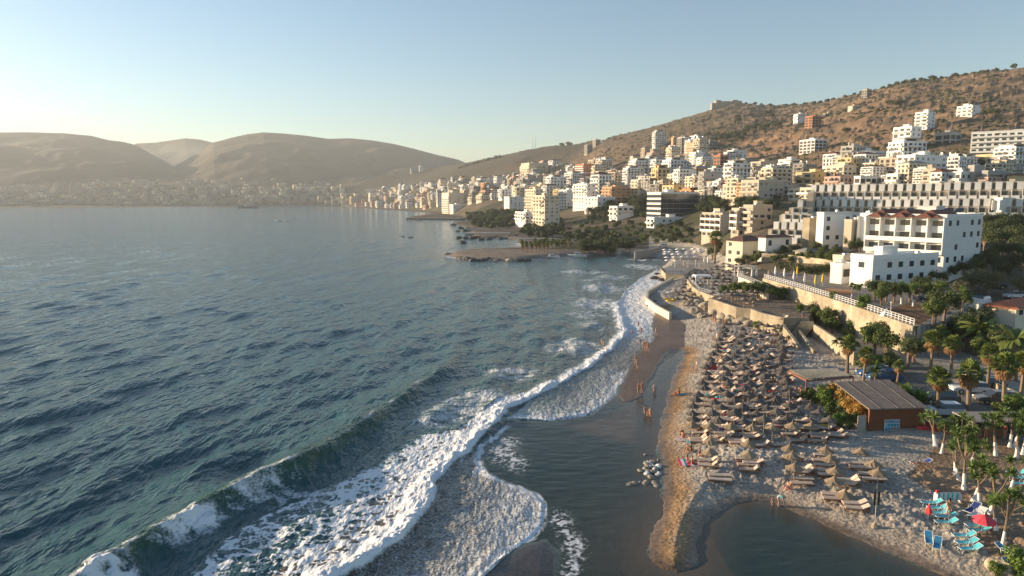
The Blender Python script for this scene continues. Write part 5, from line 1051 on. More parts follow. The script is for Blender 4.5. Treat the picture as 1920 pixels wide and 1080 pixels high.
for px, py, k_, s, lb in [(1832,668,0,1.2,'large bright feather palm in the grove above the parking lot'),(1900,690,0,1.1,'feather palm at the right edge above the parking wall'),(1795,650,1,1.3,'dark feather palm behind the fan palms'),(1598,668,1,.8,'small feather palm at the end of the garden wall'),(1572,662,1,.7,'small palm on the gravel below the garden wall'),(1640,720,1,.7,'low feather palm behind the blue cars')]: tree(FE, k_, px, py, lb, s, 'feather palms')
for i, (px, py, k_, s) in enumerate([(1754,836,3,1.2),(1765,850,0,.85),(1789,848,1,1.1),(1792,888,3,1.15),(1798,900,1,.95),(1807,918,2,1.0),(1819,876,3,1.0),(1825,939,1,1.1),(1836,950,0,1.05),(1867,854,0,1.05),(1856,962,1,1.15),(1893,838,1,1.1),(1901,838,3,1.3),(1917,852,0,.9),(1895,918,1,.95),(1879,1024,2,.88),(1867,994,3,1.0)]):
    lb = ['smallest yucca nearest the red kayaks','yucca with a bent white trunk behind the rock edging','yucca with twin white trunks near the kayaks','thin yucca directly behind the tallest one','yucca with a crooked white base left of the tallest','tallest many headed yucca with a white painted foot','short yucca right behind the tallest one','slim yucca above the striped towel rack','yucca right above the navy lounger','yucca standing alone before the dark shelter','yucca right of the navy lounger','yucca with two white trunks right of the shelter','low round headed yucca right of the shelter','yucca cut by the right edge level with the shelter','yucca before the pale cyan loungers at the right edge','large many armed yucca beside the bright blue lounger','little yucca behind the red parasol'][i]
    tree(YC, k_, px, py, lb, s, 'whitewashed yuccas')
for px, py, s in [(1690,570,1.0),(1712,574,1.0),(1760,575,1.1),(1778,578,.9),(1804,590,1.0),(1596,560,.8),(1610,566,.8),(1905,860,1.0)]: tree(YC, 0, px, py, 'bushy yucca between the white annex and the upper road', s, 'yuccas on the upper terrace')
# trees and bushes round the terraces
for i, (px, py, L_, k_, s) in enumerate([(1357,556,BT,2,.75),(1374,557,BT,2,.85),(1402,560,BT,2,.95),(1420,560,BT,0,.9),(1446,562,BT,2,.85),(1466,560,BS,0,1.3),(1392,556,BT,0,.8),(1432,558,BT,2,.9)]): tree(L_, k_, px, py, 'round green tree in the row behind the bare stone terrace', s, 'trees behind the stone terrace')
for i, (px, py, L_, k_, s) in enumerate([(1530,612,BT,2,1.0),(1548,622,BT,0,1.0),(1532,600,BT,1,.8),(1560,628,BT,2,.9),(1578,605,BS,1,1.2),(1600,615,BS,0,1.3),(1618,618,BS,0,1.4),(1640,668,BT,0,1.15),(1660,672,BT,2,1.1),(1702,690,BT,1,.9),(1712,682,BT,2,1.0),(1590,633,BS,1,1.1),(1652,650,BT,0,.9),(1626,690,BS,1,1.2),(1668,700,BT,2,.8),(1640,700,BS,0,1.3),(1540,640,BS,0,.7)]): tree(L_, k_, px, py, 'green garden tree below the promenade wall', s, 'garden trees below the promenade wall')
for i, (px, py, L_, k_, s) in enumerate([(1852,556,BT,3,1.15),(1822,552,BT,3,1.0),(1912,560,BT,3,1.1),(1838,545,BT,3,1.0),(1895,515,BT,3,1.0),(1800,560,BT,3,.75)]): tree(L_, k_, px, py, ['widest grey green olive tree by the upper road','left olive tree of the group by the upper road','olive tree cut by the right edge behind the terracotta roof','olive tree behind the widest one','pale olive tree in the dark wood right of the hotel','small olive tree nearest the hotel annex'][i], s, 'olive trees')
for px, py, k_, s in [(1862,520,1,1.1),(1885,500,1,1.3),(1905,490,1,1.4),(1850,505,0,1.2),(1872,480,1,1.5),(1900,470,1,1.5),(1845,470,1,1.2),(1862,455,1,1.4),(1885,450,1,1.5),(1910,450,1,1.5),(1918,520,1,1.2),(1920,500,1,1.3),(1830,520,0,1.0),(1842,435,1,1.2),(1870,435,1,1.3),(1900,435,1,1.3),(1808,526,1,.9),(1790,520,1,.8),(1820,510,1,1.0),(1776,527,1,.8),(1880,530,1,1.0)]: tree(BT, k_, px, py, 'dark tree of the wood right of the white hotel', s, 'dark trees right of the hotel')
for px, py, k_, s in [(1765,650,1,1.0),(1785,640,1,1.0),(1805,655,1,1.0),(1825,645,1,1.1),(1850,652,0,.9),(1872,658,1,.85),(1895,662,0,.85),(1915,668,1,.85),(1830,625,1,1.0),(1750,640,2,1.0),(1870,680,1,1.0),(1905,715,1,.8),(1840,680,0,.8),(1800,625,0,.8),(1775,622,2,.8),(1745,655,0,.9)]: tree(BT, k_, px, py, 'dark grove tree between parking lot and terracotta roof', s, 'grove above the parking lot')
for px, py, k_, s in [(1640,562,1,.75),(1662,566,0,.85),(1652,572,2,.9),(1676,568,1,.8),(1705,566,0,.85),(1722,560,1,.8),(1740,572,2,1.0),(1730,548,1,.7),(1758,540,1,.8),(1760,553,3,.6)]: tree(BT, k_, px, py, 'tree standing in front of the white hotel annex', s, 'trees before the hotel annex')
for px, py, k_, s in [(1604,480,1,.9),(1596,470,1,.9),(1612,474,0,.9),(1388,505,1,.8),(1402,500,1,.9),(1418,497,2,1.0),(1430,490,1,.8),(1372,500,0,.8),(1344,478,0,1.3),(1336,488,1,1.0),(1468,480,2,.9),(1490,482,1,.8)]: tree(BT, k_, px, py, 'tree among the villas between the promenade and the beige flats', s, 'trees among the villas')
for px, py in [(1500,585),(1560,590),(1420,617),(1464,624),(1300,600)][:4]: tree(BS, 0, px, py, 'small bright bush at the foot of the stone walls', .8, 'small bushes by the walls')
for px, py, k_, s in [(1595,800,1,1.0),(1585,770,1,1.1),(1545,760,0,1.2),(1528,755,1,1.1),(1562,785,1,1.0),(1575,800,0,.8),(1515,748,1,.9),(1906,1080,0,1.0),(1902,775,0,1.2),(1885,780,1,1.1),(1866,1078,0,.5)]: tree(BS, k_, px, py, 'low green bush around the brown beach hut' if px < 1700 else 'low green bush at the right edge', s, 'bushes round the hut' if px < 1700 else 'bushes at the right edge')
gb = broad_tree('golden_bush','goldleaf',31,2.4,1.6,1500,size=.13,base=.2,lobes=10); tag(gb, '', 'bush')
for i, (px, py) in enumerate([(1560,752),(1580,765),(1597,778),(1612,790)]): p = hit(px, py); place(gb, p, i, 1.0, '%s golden dry bush from the back along the open side of the hut' % ORD[i], 'golden dry bushes by the hut')
bn = [banana_plant('banana_plant', 3)]; tag(bn[0], '', 'plant')
for i, (px, py) in enumerate([(1690,745),(1705,752),(1716,760),(1728,766)]): tree(bn, 0, px, py, '%s banana plant from the back beside the hut roof' % ORD[i], .85, 'banana plants by the hut')
hd_ = MB(); cs = []
for px, py in [(1472,508),(1485,511),(1498,513),(1512,514),(1526,515),(1540,515),(1552,513),(1562,511)]:
    p = PZ(px, py, 7.3)
    for q in range(4): cs.append((p[0]+rt_.uniform(-1, 1), p[1]+rt_.uniform(-1, 1)+2, 7.3+rt_.uniform(.5, 2.2), 1.2))
leaf_quads(hd_, cs, 1, 4200, .2, 0, .55, .2, rt_); tag(hd_.build('hedge', 'leafdark'), 'long dark hedge behind the folded parasols of the promenade', 'hedge')
# tree belts farther off
def belt(poly, stepx, stepy, L_, ks, sc, lb, grp, jit=.4):
    xs_ = [p[0] for p in poly]; ys_ = [p[1] for p in poly]; y = min(ys_)
    while y <= max(ys_):
        x = min(xs_)+rt_.uniform(0, stepx)
        while x <= max(xs_):
            if inpoly(np.array([x]), np.array([y]), poly)[0]: tree(L_, rt_.choice(ks), x+rt_.uniform(-jit, jit)*stepx, y+rt_.uniform(-jit, jit)*stepy, lb, rt_.uniform(*sc), grp, .3)
            x += stepx
        y += stepy
belt([(1060,420),(1130,412),(1250,425),(1320,435),(1325,458),(1190,462),(1090,448),(1050,440)], 17, 8.5, PT, [0,1,1], (0.42, 0.78), 'dark pine in the park behind the spit', 'park trees')
belt([(1080,455),(1190,462),(1200,473),(1090,475)], 12.6, 6.3, PT, [0,0,1], (0.59, 0.99), 'dark tree in the row along the waterfront wall', 'waterfront trees')
belt([(1120,395),(1140,385),(1160,400),(1140,420),(1105,418)], 13.8, 7.4, PT, [0,0,1], (0.85, 1.44), 'tree beside the small white villa in the park', 'trees by the park villa')
belt([(1185,378),(1215,372),(1214,412),(1190,405)], 11.5, 7.4, PT, [0,0,1], (0.94, 1.53), 'bright tree left of the glass office', 'trees left of the glass office')
belt([(1308,392),(1330,375),(1365,395),(1350,405),(1312,402)], 12.6, 6.3, PT, [0,0,1], (0.85, 1.35), 'dark tree right of the glass office', 'trees right of the glass office')
belt([(1385,385),(1440,382),(1450,396),(1390,398)], 12.6, 6.3, PT, [0,0,1], (0.77, 1.17), 'dark tree in front of the beige flats', 'trees before the beige flats')
belt([(1195,375),(1200,335),(1300,330),(1400,335),(1480,345),(1480,372),(1400,380),(1310,385)], 22, 11, PT, [0,1], (.5, .85), 'tree between the town blocks', 'trees between the town blocks')
belt([(1060,400),(1100,345),(1180,345),(1180,400)], 20, 11, PT, [0,1], (.6, 1.0), 'tree among the white blocks of mid town', 'trees among the white blocks')
belt([(1450,478),(1500,470),(1570,480),(1570,500),(1440,500)], 17, 8, BT, [0,2,1], (.6, .95), 'small tree in the villa gardens', 'trees in the villa gardens')
belt([(1570,300),(1900,315),(1900,345),(1570,345)], 36, 13, PT, [0,1], (.4, .7), 'tree among the upper right houses', 'trees among the upper right houses')
belt([(870,408),(900,398),(985,400),(985,415),(930,424),(890,420)], 11.5, 5.2, PT, [0,0,1], (0.94, 1.62), 'dark tree on the wooded headland left of the tower', 'trees on the headland')
belt([(985,418),(1050,412),(1060,440),(1000,448),(975,436)], 9, 4.5, SH, [0], (1.6, 2.8), 'low shrub around the tall tower by the cove', 'shrubs by the tower')
belt([(1060,440),(1130,425),(1180,462),(1080,462)], 13, 6, SH, [0], (1.2, 2.4), 'shrub in the park behind the spit', 'shrubs in the park')
belt([(870,402),(960,392),(985,410),(960,428),(900,432),(876,420)], 11, 5, SH, [0], (1.6, 3.2), 'shrub on the green headland', 'shrubs on the headland')
fpb = [FP[1]]
belt([(975,466),(1060,460),(1080,470),(980,474)], 7.5, 4, fpb, [0], (.75, 1.05), 'small dark palm planted on the sandy spit', 'palms on the spit')
belt([(785,408),(865,406),(866,410),(785,410)], 8, 4, fpb, [0], (1.2, 1.7), 'palm on the far pier', 'palms on the far pier')
belt([(1320,262),(1370,262),(1400,245),(1430,240),(1462,238),(1470,245),(1420,252),(1385,270),(1345,272)], 11, 6, [BT[1]], [0], (1.6, 2.6), 'dark round tree in the line climbing the brown hill', 'trees climbing the hill')
for px, py, s in [(1382,237,3),(1383,225,1.8),(1408,224,2.0),(1440,222,2.6),(1447,226,2.2),(1348,248,1.6),(1418,232,1.4),(1585,255,1.6),(1668,203,1.8),(1680,207,2),(1690,203,1.8),(1632,211,1.4),(1646,213,1.2),(1850,222,1.6),(1862,224,1.8),(1590,300,1.2),(1640,290,1.2),(1700,280,1.2),(1740,300,1.2),(1850,318,1.0),(1880,322,1.0),(1908,320,1.0),(1470,320,1.2),(1440,290,1.4),(1240,317,2),(1250,322,1.8)]: tree([BT[1]], 0, px, py, 'single dark tree on the dry brown hillside', s, 'single trees on the hillside')
for px, s in [(1162,1.5),(1190,1.2),(1243,1.5),(1250,1.2),(1270,2.0),(1290,1.4),(1328,1.2),(1352,1.4),(1390,1.5),(1408,2.2),(1420,1.8),(1435,1.8),(1452,1.4),(1465,2),(1480,2),(1500,1.8),(1515,2.2),(1527,2),(1540,2),(1552,1.8),(1574,1.6),(1590,1.4),(1604,1.4),(1640,1.5),(1655,1.8),(1668,2.0),(1682,2.2),(1694,2.4),(1712,2.2),(1730,2),(1748,1.6),(1770,1.8),(1790,1.6),(1820,1.6),(1848,1.5),(1880,1.8),(1905,1.6)]:
    u_ = (px-960)/F*cP; Yr = float(np.interp(u_, _du, _DY[4]))*.99; x_ = u_*Yr; place(SH[0], (x_, Yr, g1(x_, Yr)-.5), rt_.uniform(0, 6), 1.5*s*rt_.uniform(.8, 1.2), 'small dark tree on the skyline of the hill', 'skyline trees')
for px in list(range(862, 945, 7))+[1052,1064,1070]:
    u_ = (px-960)/F*cP; Yr = float(np.interp(u_, _du, _DY[4]))*.99; x_ = u_*Yr; place(SH[0], (x_, Yr, g1(x_, Yr)-1), rt_.uniform(0, 6), rt_.uniform(3.5, 6), 'dark tree on the distant low ridge', 'trees on the low ridge')
for L_ in (BT, BS, FP, YC, FE, PT, SH): drop(L_)
TQ = thatch_parasol('thatched_parasol', 'thatch_shaded', 9); tag(TQ, '', 'parasol')
for row in range(4):
    for i in range(13):
        p = hit(1036+i*7.5+row*3, 446+row*2.6+i*.35, 2.5)
        if p: place(TQ, p, rt_.uniform(0, 6), 1.0, 'thatched parasol behind the spit palms', 'parasols behind the spit palms')
for i in range(30):
    f = i/29; px = 862+f*135+rt_.uniform(-3, 3); py = (426+10*f if i % 2 else 447-2*f)+rt_.uniform(-2, 2); k += 1
    rock(PZ(px, py, .3), rt_.uniform(1.6, 3.6), 'rockdark', 'dark shore rock of the headland', k, 'shore rocks of the headland', .45)
for px, py, L_, w_, lb in [(915,441,34,12,'flat concrete bathing platform at the rocky headland'),(895,433,22,9,'small concrete landing on the headland rocks'),(1010,452,26,8,'low pale terrace behind the cove beach')]:
    p = PZ(px, py, 0); q = MB(); q.b2(-L_/2, L_/2, -w_/2, w_/2, -1.5, 1.6); q.b2(-L_/2+.6, L_/2-.6, -w_/2+.6, w_/2-.6, 1.602, 1.75); o = q.build('bathing_platform', 'concrete'); o.location = p; tag(o, lb, 'platform')
# scrub on the hillside: one uncountable mass
sb = MB(); N_ = 2300; bs = []
r_ = np.random.default_rng(3); us = r_.uniform(.10, .80, N_*3); f_ = r_.uniform(0, 1, N_*3)**.8; Yk2 = np.interp(us, _du, _DY[1])*1.25; Yk4 = np.interp(us, _du, _DY[4]); ys2 = Yk2+(Yk4-Yk2)*f_; xs2 = us*ys2; keep = (fbm(xs2/45, ys2/45, 600, 3) > .54); xs2, ys2 = xs2[keep][:N_], ys2[keep][:N_]; zs2 = ground(xs2, ys2)
oct_ = [(1,0,0),(0,1,0),(-1,0,0),(0,-1,0),(.7,.7,.6),(-.7,.7,.65),(-.6,-.7,.6),(.7,-.6,.7),(0,0,1)]
for x, y, z in zip(xs2, ys2, zs2):
    s = random.uniform(.7, 2.1)*(1+y/1800); a = random.uniform(0, 6); ca, sa = math.cos(a), math.sin(a)
    sb.add([(x+(p[0]*ca-p[1]*sa)*s*random.uniform(.7, 1.2), y+(p[0]*sa+p[1]*ca)*s*random.uniform(.7, 1.2), z-.2+p[2]*s*.8*random.uniform(.7, 1.2)) for p in oct_], [(0,4,1),(1,5,2),(2,6,3),(3,7,0)]+[(8,4,7),(8,5,4),(8,6,5),(8,7,6),(1,4,5),(2,5,6),(3,6,7),(0,7,4)])
o = sb.build('hillside_scrub', 'scrub'); tag(o, 'low dark scrub scattered over the dry brown hillside', 'scrub', None, 'stuff')
# ------------------------------------------------------------------ people
PE = {}
def pers(pose, px, py, rz, label, skin='skin', cloth='navy', top=None, hair='hair', z=None, hl=0, sc=1.0):
    key = (pose, skin, cloth, top, hair, hl)
    if key not in PE: PE[key] = person(pose, skin, cloth, hair, top, '', hl); o = PE[key]
    else: o = copy_tree(PE[key])
    p = hit(px, py) if z is None else PZ(px, py, z)
    o.location = (p[0], p[1], p[2] if z is None else z); o.rotation_euler = (0, 0, R(rz)); o.scale = (sc,)*3; o['label'] = label; return o
W = 'swimmer'
pers('walk',1197,617,200,'bather farthest up the wet sand, walking beside the foam','skin','navy'); pers('walk',1202,628,190,'second bather walking away over the thin foam','skinlight','black'); pers('stand',1185,633,150,'bather standing nearest the breaking surf in dark shorts','skin','black')
pers('walk',1230,628,20,'bather alone on the brown wet sand','skinlight','red'); pers('stand',1200,650,170,'bather in pale shorts standing at the edge of the foam','skin','whitecloth')
pers('walk',1207,657,10,'left walker of the group of three in red shorts','skin','red'); pers('walk',1211,656,0,'middle walker of the group of three on the wet sand','skinlight','redcloth'); pers('walk',1215,659,10,'right walker of the group of three on the wet sand','skin','black')
pers('walk',1192,684,15,'man striding along the wet sand above the puddle','skin','black'); pers('stand',1195,691,10,'woman just in front of the striding man','skinlight','navy',hl=1)
pers('stand',1197,739,170,'left one of the couple at the end of the brown wet sand','skin','navy'); pers('stand',1204,737,190,'right one of the couple at the end of the brown wet sand','skin','redcloth')
pers('stand',1227,741,180,'person standing in the blue puddle in white shirt','skin','whitecloth','whitecloth'); pers('stand',1210,784,180,'left adult of the family wading in the stream','skinlight','redcloth',hl=1); pers('stand',1219,788,150,'right adult of the family wading in the stream','skin','yellowcloth'); pers('stand',1214,787,170,'child between the two adults wading in the stream','skinlight','yellowcloth',sc=.65)
for px, py, lb in [(1128,652,'left swimmer standing in the breaking foam'),(1131,655,'right swimmer standing in the breaking foam'),(1137,668,'swimmer nearest the beach in front of the foam')]: pers('stand',px,py,90,lb,'skin','black',z=-.7)
pers('stand',1449,952,180,'child in pink swimsuit standing in the pool edge','skinlight','redcloth',sc=.62,hl=1); pers('bend',1460,950,60,'woman in a turquoise shirt bending down at the pool edge','skinlight','whitecloth','cyan')
pers('sit',1478,917,-60,'sunbather sitting on the end of the flat lounger by the pool','skinlight','redcloth',hl=1); pers('lie',1397,864,-80,'man lying on his side under a black towel','skin','black')
for i, (px, py, c, lb) in enumerate([(1289,846,'yellowcloth','bather sitting in yellow at the edge of the sand bank'),(1296,845,'redcloth','bather sitting right of the one in yellow'),(1311,856,'rust','bather sitting upright beside the lit parasol'),(1288,869,'redcloth','left bather sitting on the striped blanket'),(1297,870,'red','right bather sitting on the striped blanket'),(1280,821,'redcloth','bather sitting by the pink towels above the blanket'),(1277,816,'navy','rear bather sitting by the pink towels'),(1273,739,'red','left bather of the seated pair on the sand bank'),(1267,742,'rust','front bather of the seated pair on the sand bank')]): pers('sit', px, py, -40+i*35, lb, 'skin', c, None, 'hair', None, i % 2)
pers('stand',1306,695,-90,'standing bather in a white shirt left of the parasols','skin','black','whitecloth'); pers('bend',1299,700,-80,'bather in a white shirt bending over the gravel','skin','black','whitecloth')
for px, py, c, lb in [(1337,604,'red','left man of the pair in red below the rocks'),(1341,607,'redcloth','right man of the pair in red below the rocks'),(1356,612,'redcloth','left bather of the second pair below the rocks'),(1361,612,'red','right bather of the second pair below the rocks')]: pers('stand', px, py, 20, lb, 'skin', c)
pers('stand',1478,645,180,'person in black clothes walking at the foot of the beach steps','skin','black','black'); pers('stand',1446,653,170,'left bather of the dark pair inside the parasol field','skin','navy'); pers('stand',1452,652,190,'right bather of the dark pair inside the parasol field','skin','red')
pers('stand',1344,640,100,'bather in white standing at the left edge of the parasols','skinlight','whitecloth','whitecloth'); pers('sit',1330,622,60,'bather sitting alone on the upper gravel','skin','navy'); pers('lie',1338,636,60,'bather lying on a towel at the top of the beach','skinlight','redcloth')
pers('stand',1505,604,180,'person in a blue shirt at the top of the beach steps','skin','navy','blue'); pers('lie',1726,871,-90,'sunbather lying on the lone navy lounger','skin','black',z=1.9)
pers('stand',1778,972,180,'woman in an orange dress beside the cyan loungers','skinlight','yellowcloth','rust',hl=1); pers('stand',1848,822,180,'person in a white shirt in front of the dark shelter','skin','navy','whitecloth'); pers('stand',1859,820,140,'person in dark shorts in front of the dark shelter','skin','black'); pers('stand',1884,824,200,'person in red at the right end of the dark shelter','skin','black','red')
pers('sit',1566,808,30,'person in navy on the lounger left of the hut bush','skin','navy','navy'); pers('sit',1370,690,10,'person in red inside the parasol field','skin','red','red'); pers('stand',907,470,0,'person on the sandy spit near the cove','skin','black'); pers('stand',866,476,0,'person on the tip of the sandy spit','skin','black')
r_ = random.Random(91); cl = ['redcloth','navy','black','cyan','yellowcloth','whitecloth','blue','red']; sk = ['skin','skinlight']
for i in range(26):
    t_ = r_.random()**.8; py = 630+t_*190; l = np.interp(py, [620,680,745,800], [1358,1327,1303,1298]); rr = np.interp(py, [620,700,745,800], [1466,1470,1513,1572]); pers(r_.choice(['stand','sit','sit','lie']), r_.uniform(l+8, rr), py, r_.uniform(0, 360), 'bather among the dense parasols', sk[i % 2], cl[i % 8] if i < 16 else cl[i % 3], None, 'hair', None, 0)
for i in range(34):
    t_ = r_.random(); py = 640+t_*180; l = np.interp(py, [620,680,745,800], [1358,1327,1303,1298]); rr = np.interp(py, [620,700,745,800], [1466,1470,1513,1572]); p = hit(r_.uniform(l, rr), py, .4); q = MB(); q.box((0,0,.42), (r_.uniform(.5, 1.3), .5, .03), 0); q.box((-.3,.05,.46), (.3,.4,.05), .3); o = q.build('towel', cl[i % 8]); o.location = p; o.rotation_euler = (0, 0, r_.uniform(-.4, .4)); tag(o, 'towel left on a lounger in the dense parasol rows', 'towel', 'towels on the loungers')
# blankets / towels
def cloth(name, px, py, w_, d_, rz, mts, lb, cat='towel', n=8):
    p = hit(px, py); t = empty(name, (p[0], p[1], p[2]+.04), R(rz))
    for i in range(n):
        q = MB(); q.b2(-w_/2+w_*i/n, -w_/2+w_*(i+1)/n, -d_/2, d_/2, 0, .025); q.build('stripe', mts[i % len(mts)], t)
    tag(t, lb, cat)
cloth('blanket',1293,868,2.2,1.8,-5,['redcloth','whitecloth','blue'],'red white and blue striped blanket on the gravel','blanket'); cloth('towel',1281,824,1.6,1.3,10,['pink','whitecloth'],'pink and white towels on the sand bank'); cloth('towel',1347,612,1.8,.8,0,['pink'],'pink towel below the rocks',n=1); cloth('towel',1282,740,1.6,.6,12,['blue'],'blue towel beside the seated pair',n=1)
cloth('towel',1302,829,1.7,.6,5,['cyan','whitecloth'],'cyan towel on the front left lounger row',n=2); 
rs = empty('red_beach_tent', hit(1333,692)); q = MB(); q.add([(-1,-.6,0),(1,-.6,0),(1,.7,0),(-1,.7,0),(-.6,.1,1.3),(.5,.1,1.1)], [(0,1,5,4),(1,2,5),(2,3,4,5),(3,0,4),(3,2,1,0)]); q.build('fabric', 'red', rs); q = MB(); q.tube([(-.6,.1,1.28),(-.6,.1,1.5)], .02, 5); q.build('tip', 'metal', rs); tag(rs, 'small red beach tent at the left edge of the parasol field', 'tent')
# ------------------------------------------------------------------ boats
def boat(px, py, L_, rz, lb, mt='plastic', z=0.0, cabin=True):
    t = empty('boat', PZ(px, py, z), R(rz)); q = MB(); n = 8; vs = []
    for i in range(n):
        f = i/(n-1); x = -L_/2+L_*f; w_ = L_*.16*(1-max(0, f-.55)**1.6*3.4); w_ = max(.03, w_); zz = .55+.25*f*f; vs += [(x,-w_,zz*L_/6),(x,-w_*.6,-.25),(x,w_*.6,-.25),(x,w_,zz*L_/6)]
    q.add(vs, [(4*i+k, 4*i+(k+1) % 4, 4*i+4+(k+1) % 4, 4*i+4+k) for i in range(n-1) for k in range(4)]+[(3,2,1,0), tuple(4*n-4+k for k in range(4))]); q.build('hull', mt, t)
    if cabin:
        q = MB(); q.b2(-L_*.2, L_*.12, -L_*.09, L_*.09, .5*L_/6, 1.3*L_/6); q.build('cabin', 'plastic', t); q = MB(); q.b2(-L_*.15, L_*.125, -L_*.093, L_*.093, .85*L_/6, 1.15*L_/6); q.build('cabin_window', 'glass', t)
    tag(t, lb, 'boat'); return t
boat(1035,483,7,3,'small white boat moored left of the larger one at the spit'); boat(1082,481,9,178,'larger white motor boat moored at the spit'); boat(1074,479,5,170,'small boat behind the larger motor boat','plastic',0,False)
boat(523,415,9,-160,'white speedboat crossing the bay with a wake'); boat(467,390,60,2,'dark ship lying off the far town','cargrey'); boat(770,445,4,20,'tiny dark boat beyond the spit','black',0,False); boat(755,443,3,0,'tiny dinghy left of the tiny dark boat','black',0,False); boat(783,413,9,175,'small boat under the end of the far pier','rust'); boat(205,387,45,2,'pale ferry moored off the left far shore','plastic')
def wake(pts, wd, nm='boat_wake'):
    q = MB(); P_ = [Vector(PZ(*p, .0)) for p in pts]
    for i in range(len(P_)-1):
        a, b_ = P_[i], P_[i+1]; w1, w2 = wd*(1-i/len(P_))+.3, wd*(1-(i+1)/len(P_))+.3; q.add([(a.x, a.y-w1*4, .15), (b_.x, b_.y-w2*4, .15), (b_.x, b_.y+w2*4, .35), (a.x, a.y+w1*4, .35)], [(0,1,2,3)])
    o = q.build(nm, 'whitecloth'); tag(o, 'white foam wake behind the speedboat', 'wake', None, 'stuff')
wake([(517,413),(524,414.5),(535,414),(545,412.5),(558,411)], 1.6)
pr2 = empty('pier', PZ(767,411,0)); a = Vector(PZ(767,411,0)); b_ = Vector(PZ(868,412.5,0)); d_ = b_-a; q = MB(); q.box((d_.x/2, d_.y/2, .6), (d_.length, 14, 2.6), math.atan2(d_.y, d_.x)); q.build('quay', 'rockdark', pr2); q = MB(); q.box((d_.x/2, d_.y/2, 2.0), (d_.length*.99, 13, .18), math.atan2(d_.y, d_.x)); q.build('deck', 'concrete', pr2); tag(pr2, 'long dark pier with palms reaching out before the striped block', 'pier')
# ------------------------------------------------------------------ landmark buildings
B_ = building
h = B_(1621,1768,1835,408,500,165,36,'white','large white hotel with red roofs and rows of balconies on its sunny side','strip',name='hotel',fl=3.2,sink=9,fs='plain')
hl_ = [c for c in h.children if c.name.startswith('wall')][0]; bb = [Vector(v) for v in hl_.bound_box]; Wd = max(v.x for v in bb); Dp = max(v.y for v in bb); hg = max(v.z for v in bb)
for i, (y0_, y1_) in enumerate([(Dp*.05, Dp*.38), (Dp*.36, Dp*.70), (Dp*.68, Dp*1.0)]):
    q = MB(); x0_, x1_ = -1.5, Wd*.55; ym = (y0_+y1_)/2; z_ = hg-.1+.004*i; q.add([(x0_,y0_,z_),(x1_,y0_,z_),(x1_,y1_,z_),(x0_,y1_,z_),(x0_+2.6,ym,z_+1.9),(x1_,ym,z_+1.9)], [(0,1,5,4),(1,2,5),(2,3,4,5),(3,0,4),(3,2,1,0)]); q.build('roof', 'roofred', h)
    q = MB(); q.add([(-1.7,ym-1.3,z_),(-1.7,ym+1.3,z_),(-1.7,ym,z_+1.15),(1.6,ym-1.3,z_+.1),(1.6,ym+1.3,z_+.1),(1.6,ym,z_+1.15)], [(0,2,1),(0,3,5,2),(1,2,5,4),(3,4,5)]); q.build('gable', 'roofred', h)
for i in range(5): q = MB(); M4 = Matrix.Translation((Wd*.65+.0, Dp*(.15+i*.16), hg+1.6)) @ Matrix.Rotation(R(-28), 4, 'Y'); q.box((0,0,0), (2.0, 1.7, .08), 0, 0, M4); q.build('solar_panel', 'glass', h)
B_(1592,1634,1755,487,534,150,24,'white','low white hotel annex with a flat roof and open porch','plain',fl=3.6,sink=4,name='hotel_annex')
B_(1567,1578,1602,500,520,158,30,'white','small white pavilion left of the hotel annex','frame',fl=3.4,sink=4,name='pavilion')
B_(1360,1391,1436,452,498,222,28,'cream','cream villa with a brown hipped roof beside the big palm','plain',roof='roofbrown',fl=3.2,name='villa')
B_(1420,1434,1482,445,490,238,28,'white','white villa with a brown roof right behind the cream one','plain',roof='roofbrown',fl=3.4,name='villa')
B_(1506,1515,1541,413,472,214,22,'stone','narrow stone clad front of the white apartment house','plain'); B_(1538,1541,1594,402,472,213,22,'white','white apartment house with rounded balconies right of the stone clad front','balc')
B_(1590,1594,1626,416,472,205,22,'beige','grey beige house between the white apartment house and the hotel','balc'); B_(1618,1624,1637,404,470,190,25,'white','slim white block touching the left side of the hotel','strip')
B_(1864,1876,1960,374,414,238,20,'white','white flat roofed villa at the right edge above the dark wood','strip',name='villa',fl=3.4)
B_(1846,1904,1990,578,598,118,32,'cream','cream house with a low terracotta tiled roof at the right edge','plain',roof='roofterra',fl=3.0,sink=3,name='house',maxw=4)
B_(1315,1353,1382,402,446,300,24,'beige','front wing of the beige stepped flats facing the sea','strip',fl=3.0); B_(1370,1384,1406,394,442,312,24,'beige','middle wing of the beige stepped flats','strip',fl=3.0); B_(1392,1410,1446,388,436,326,24,'beige','rear wing of the beige stepped flats','balc',fl=3.0)
B_(1212,1238,1308,362,418,385,20,'white','modern office with a dark glass front in a white frame','glass',fl=3.4,win='glass',name='office_building',maxw=100); B_(1212,1226,1322,410,428,375,16,'white','long low white base below the glass office','strip',fl=3.4,name='podium')
B_(1142,1157,1188,388,414,400,28,'white','small white villa with balconies alone in the park','balc',name='villa'); B_(999,1021,1049,368,428,470,26,'cream','tall tower with white top floors nearest the cove','balc',maxw=100,name='apartment_tower')
B_(984,1004,1018,356,400,530,26,'cream','cream block just behind the tall tower','balc'); B_(1047,1062,1078,357,391,560,26,'white','white block right behind the tall tower','strip'); B_(1074,1100,1116,346,394,530,30,'white','widest white block right of the tower','balc'); B_(1096,1120,1153,371,400,480,28,'white','white block with a bluish front in front of the widest one','plain')
B_(1128,1146,1182,352,388,520,26,'orange','ochre block with a flat orange roof line','balc',roof='flat'); B_(945,955,986,370,388,600,24,'white','low white house on the wooded headland','plain',name='house'); B_(966,985,1002,399,418,455,24,'white','little white house with balconies at the cove','balc',name='house'); B_(1182,1196,1214,338,372,470,28,'cream','cream block left of the glass office','balc')
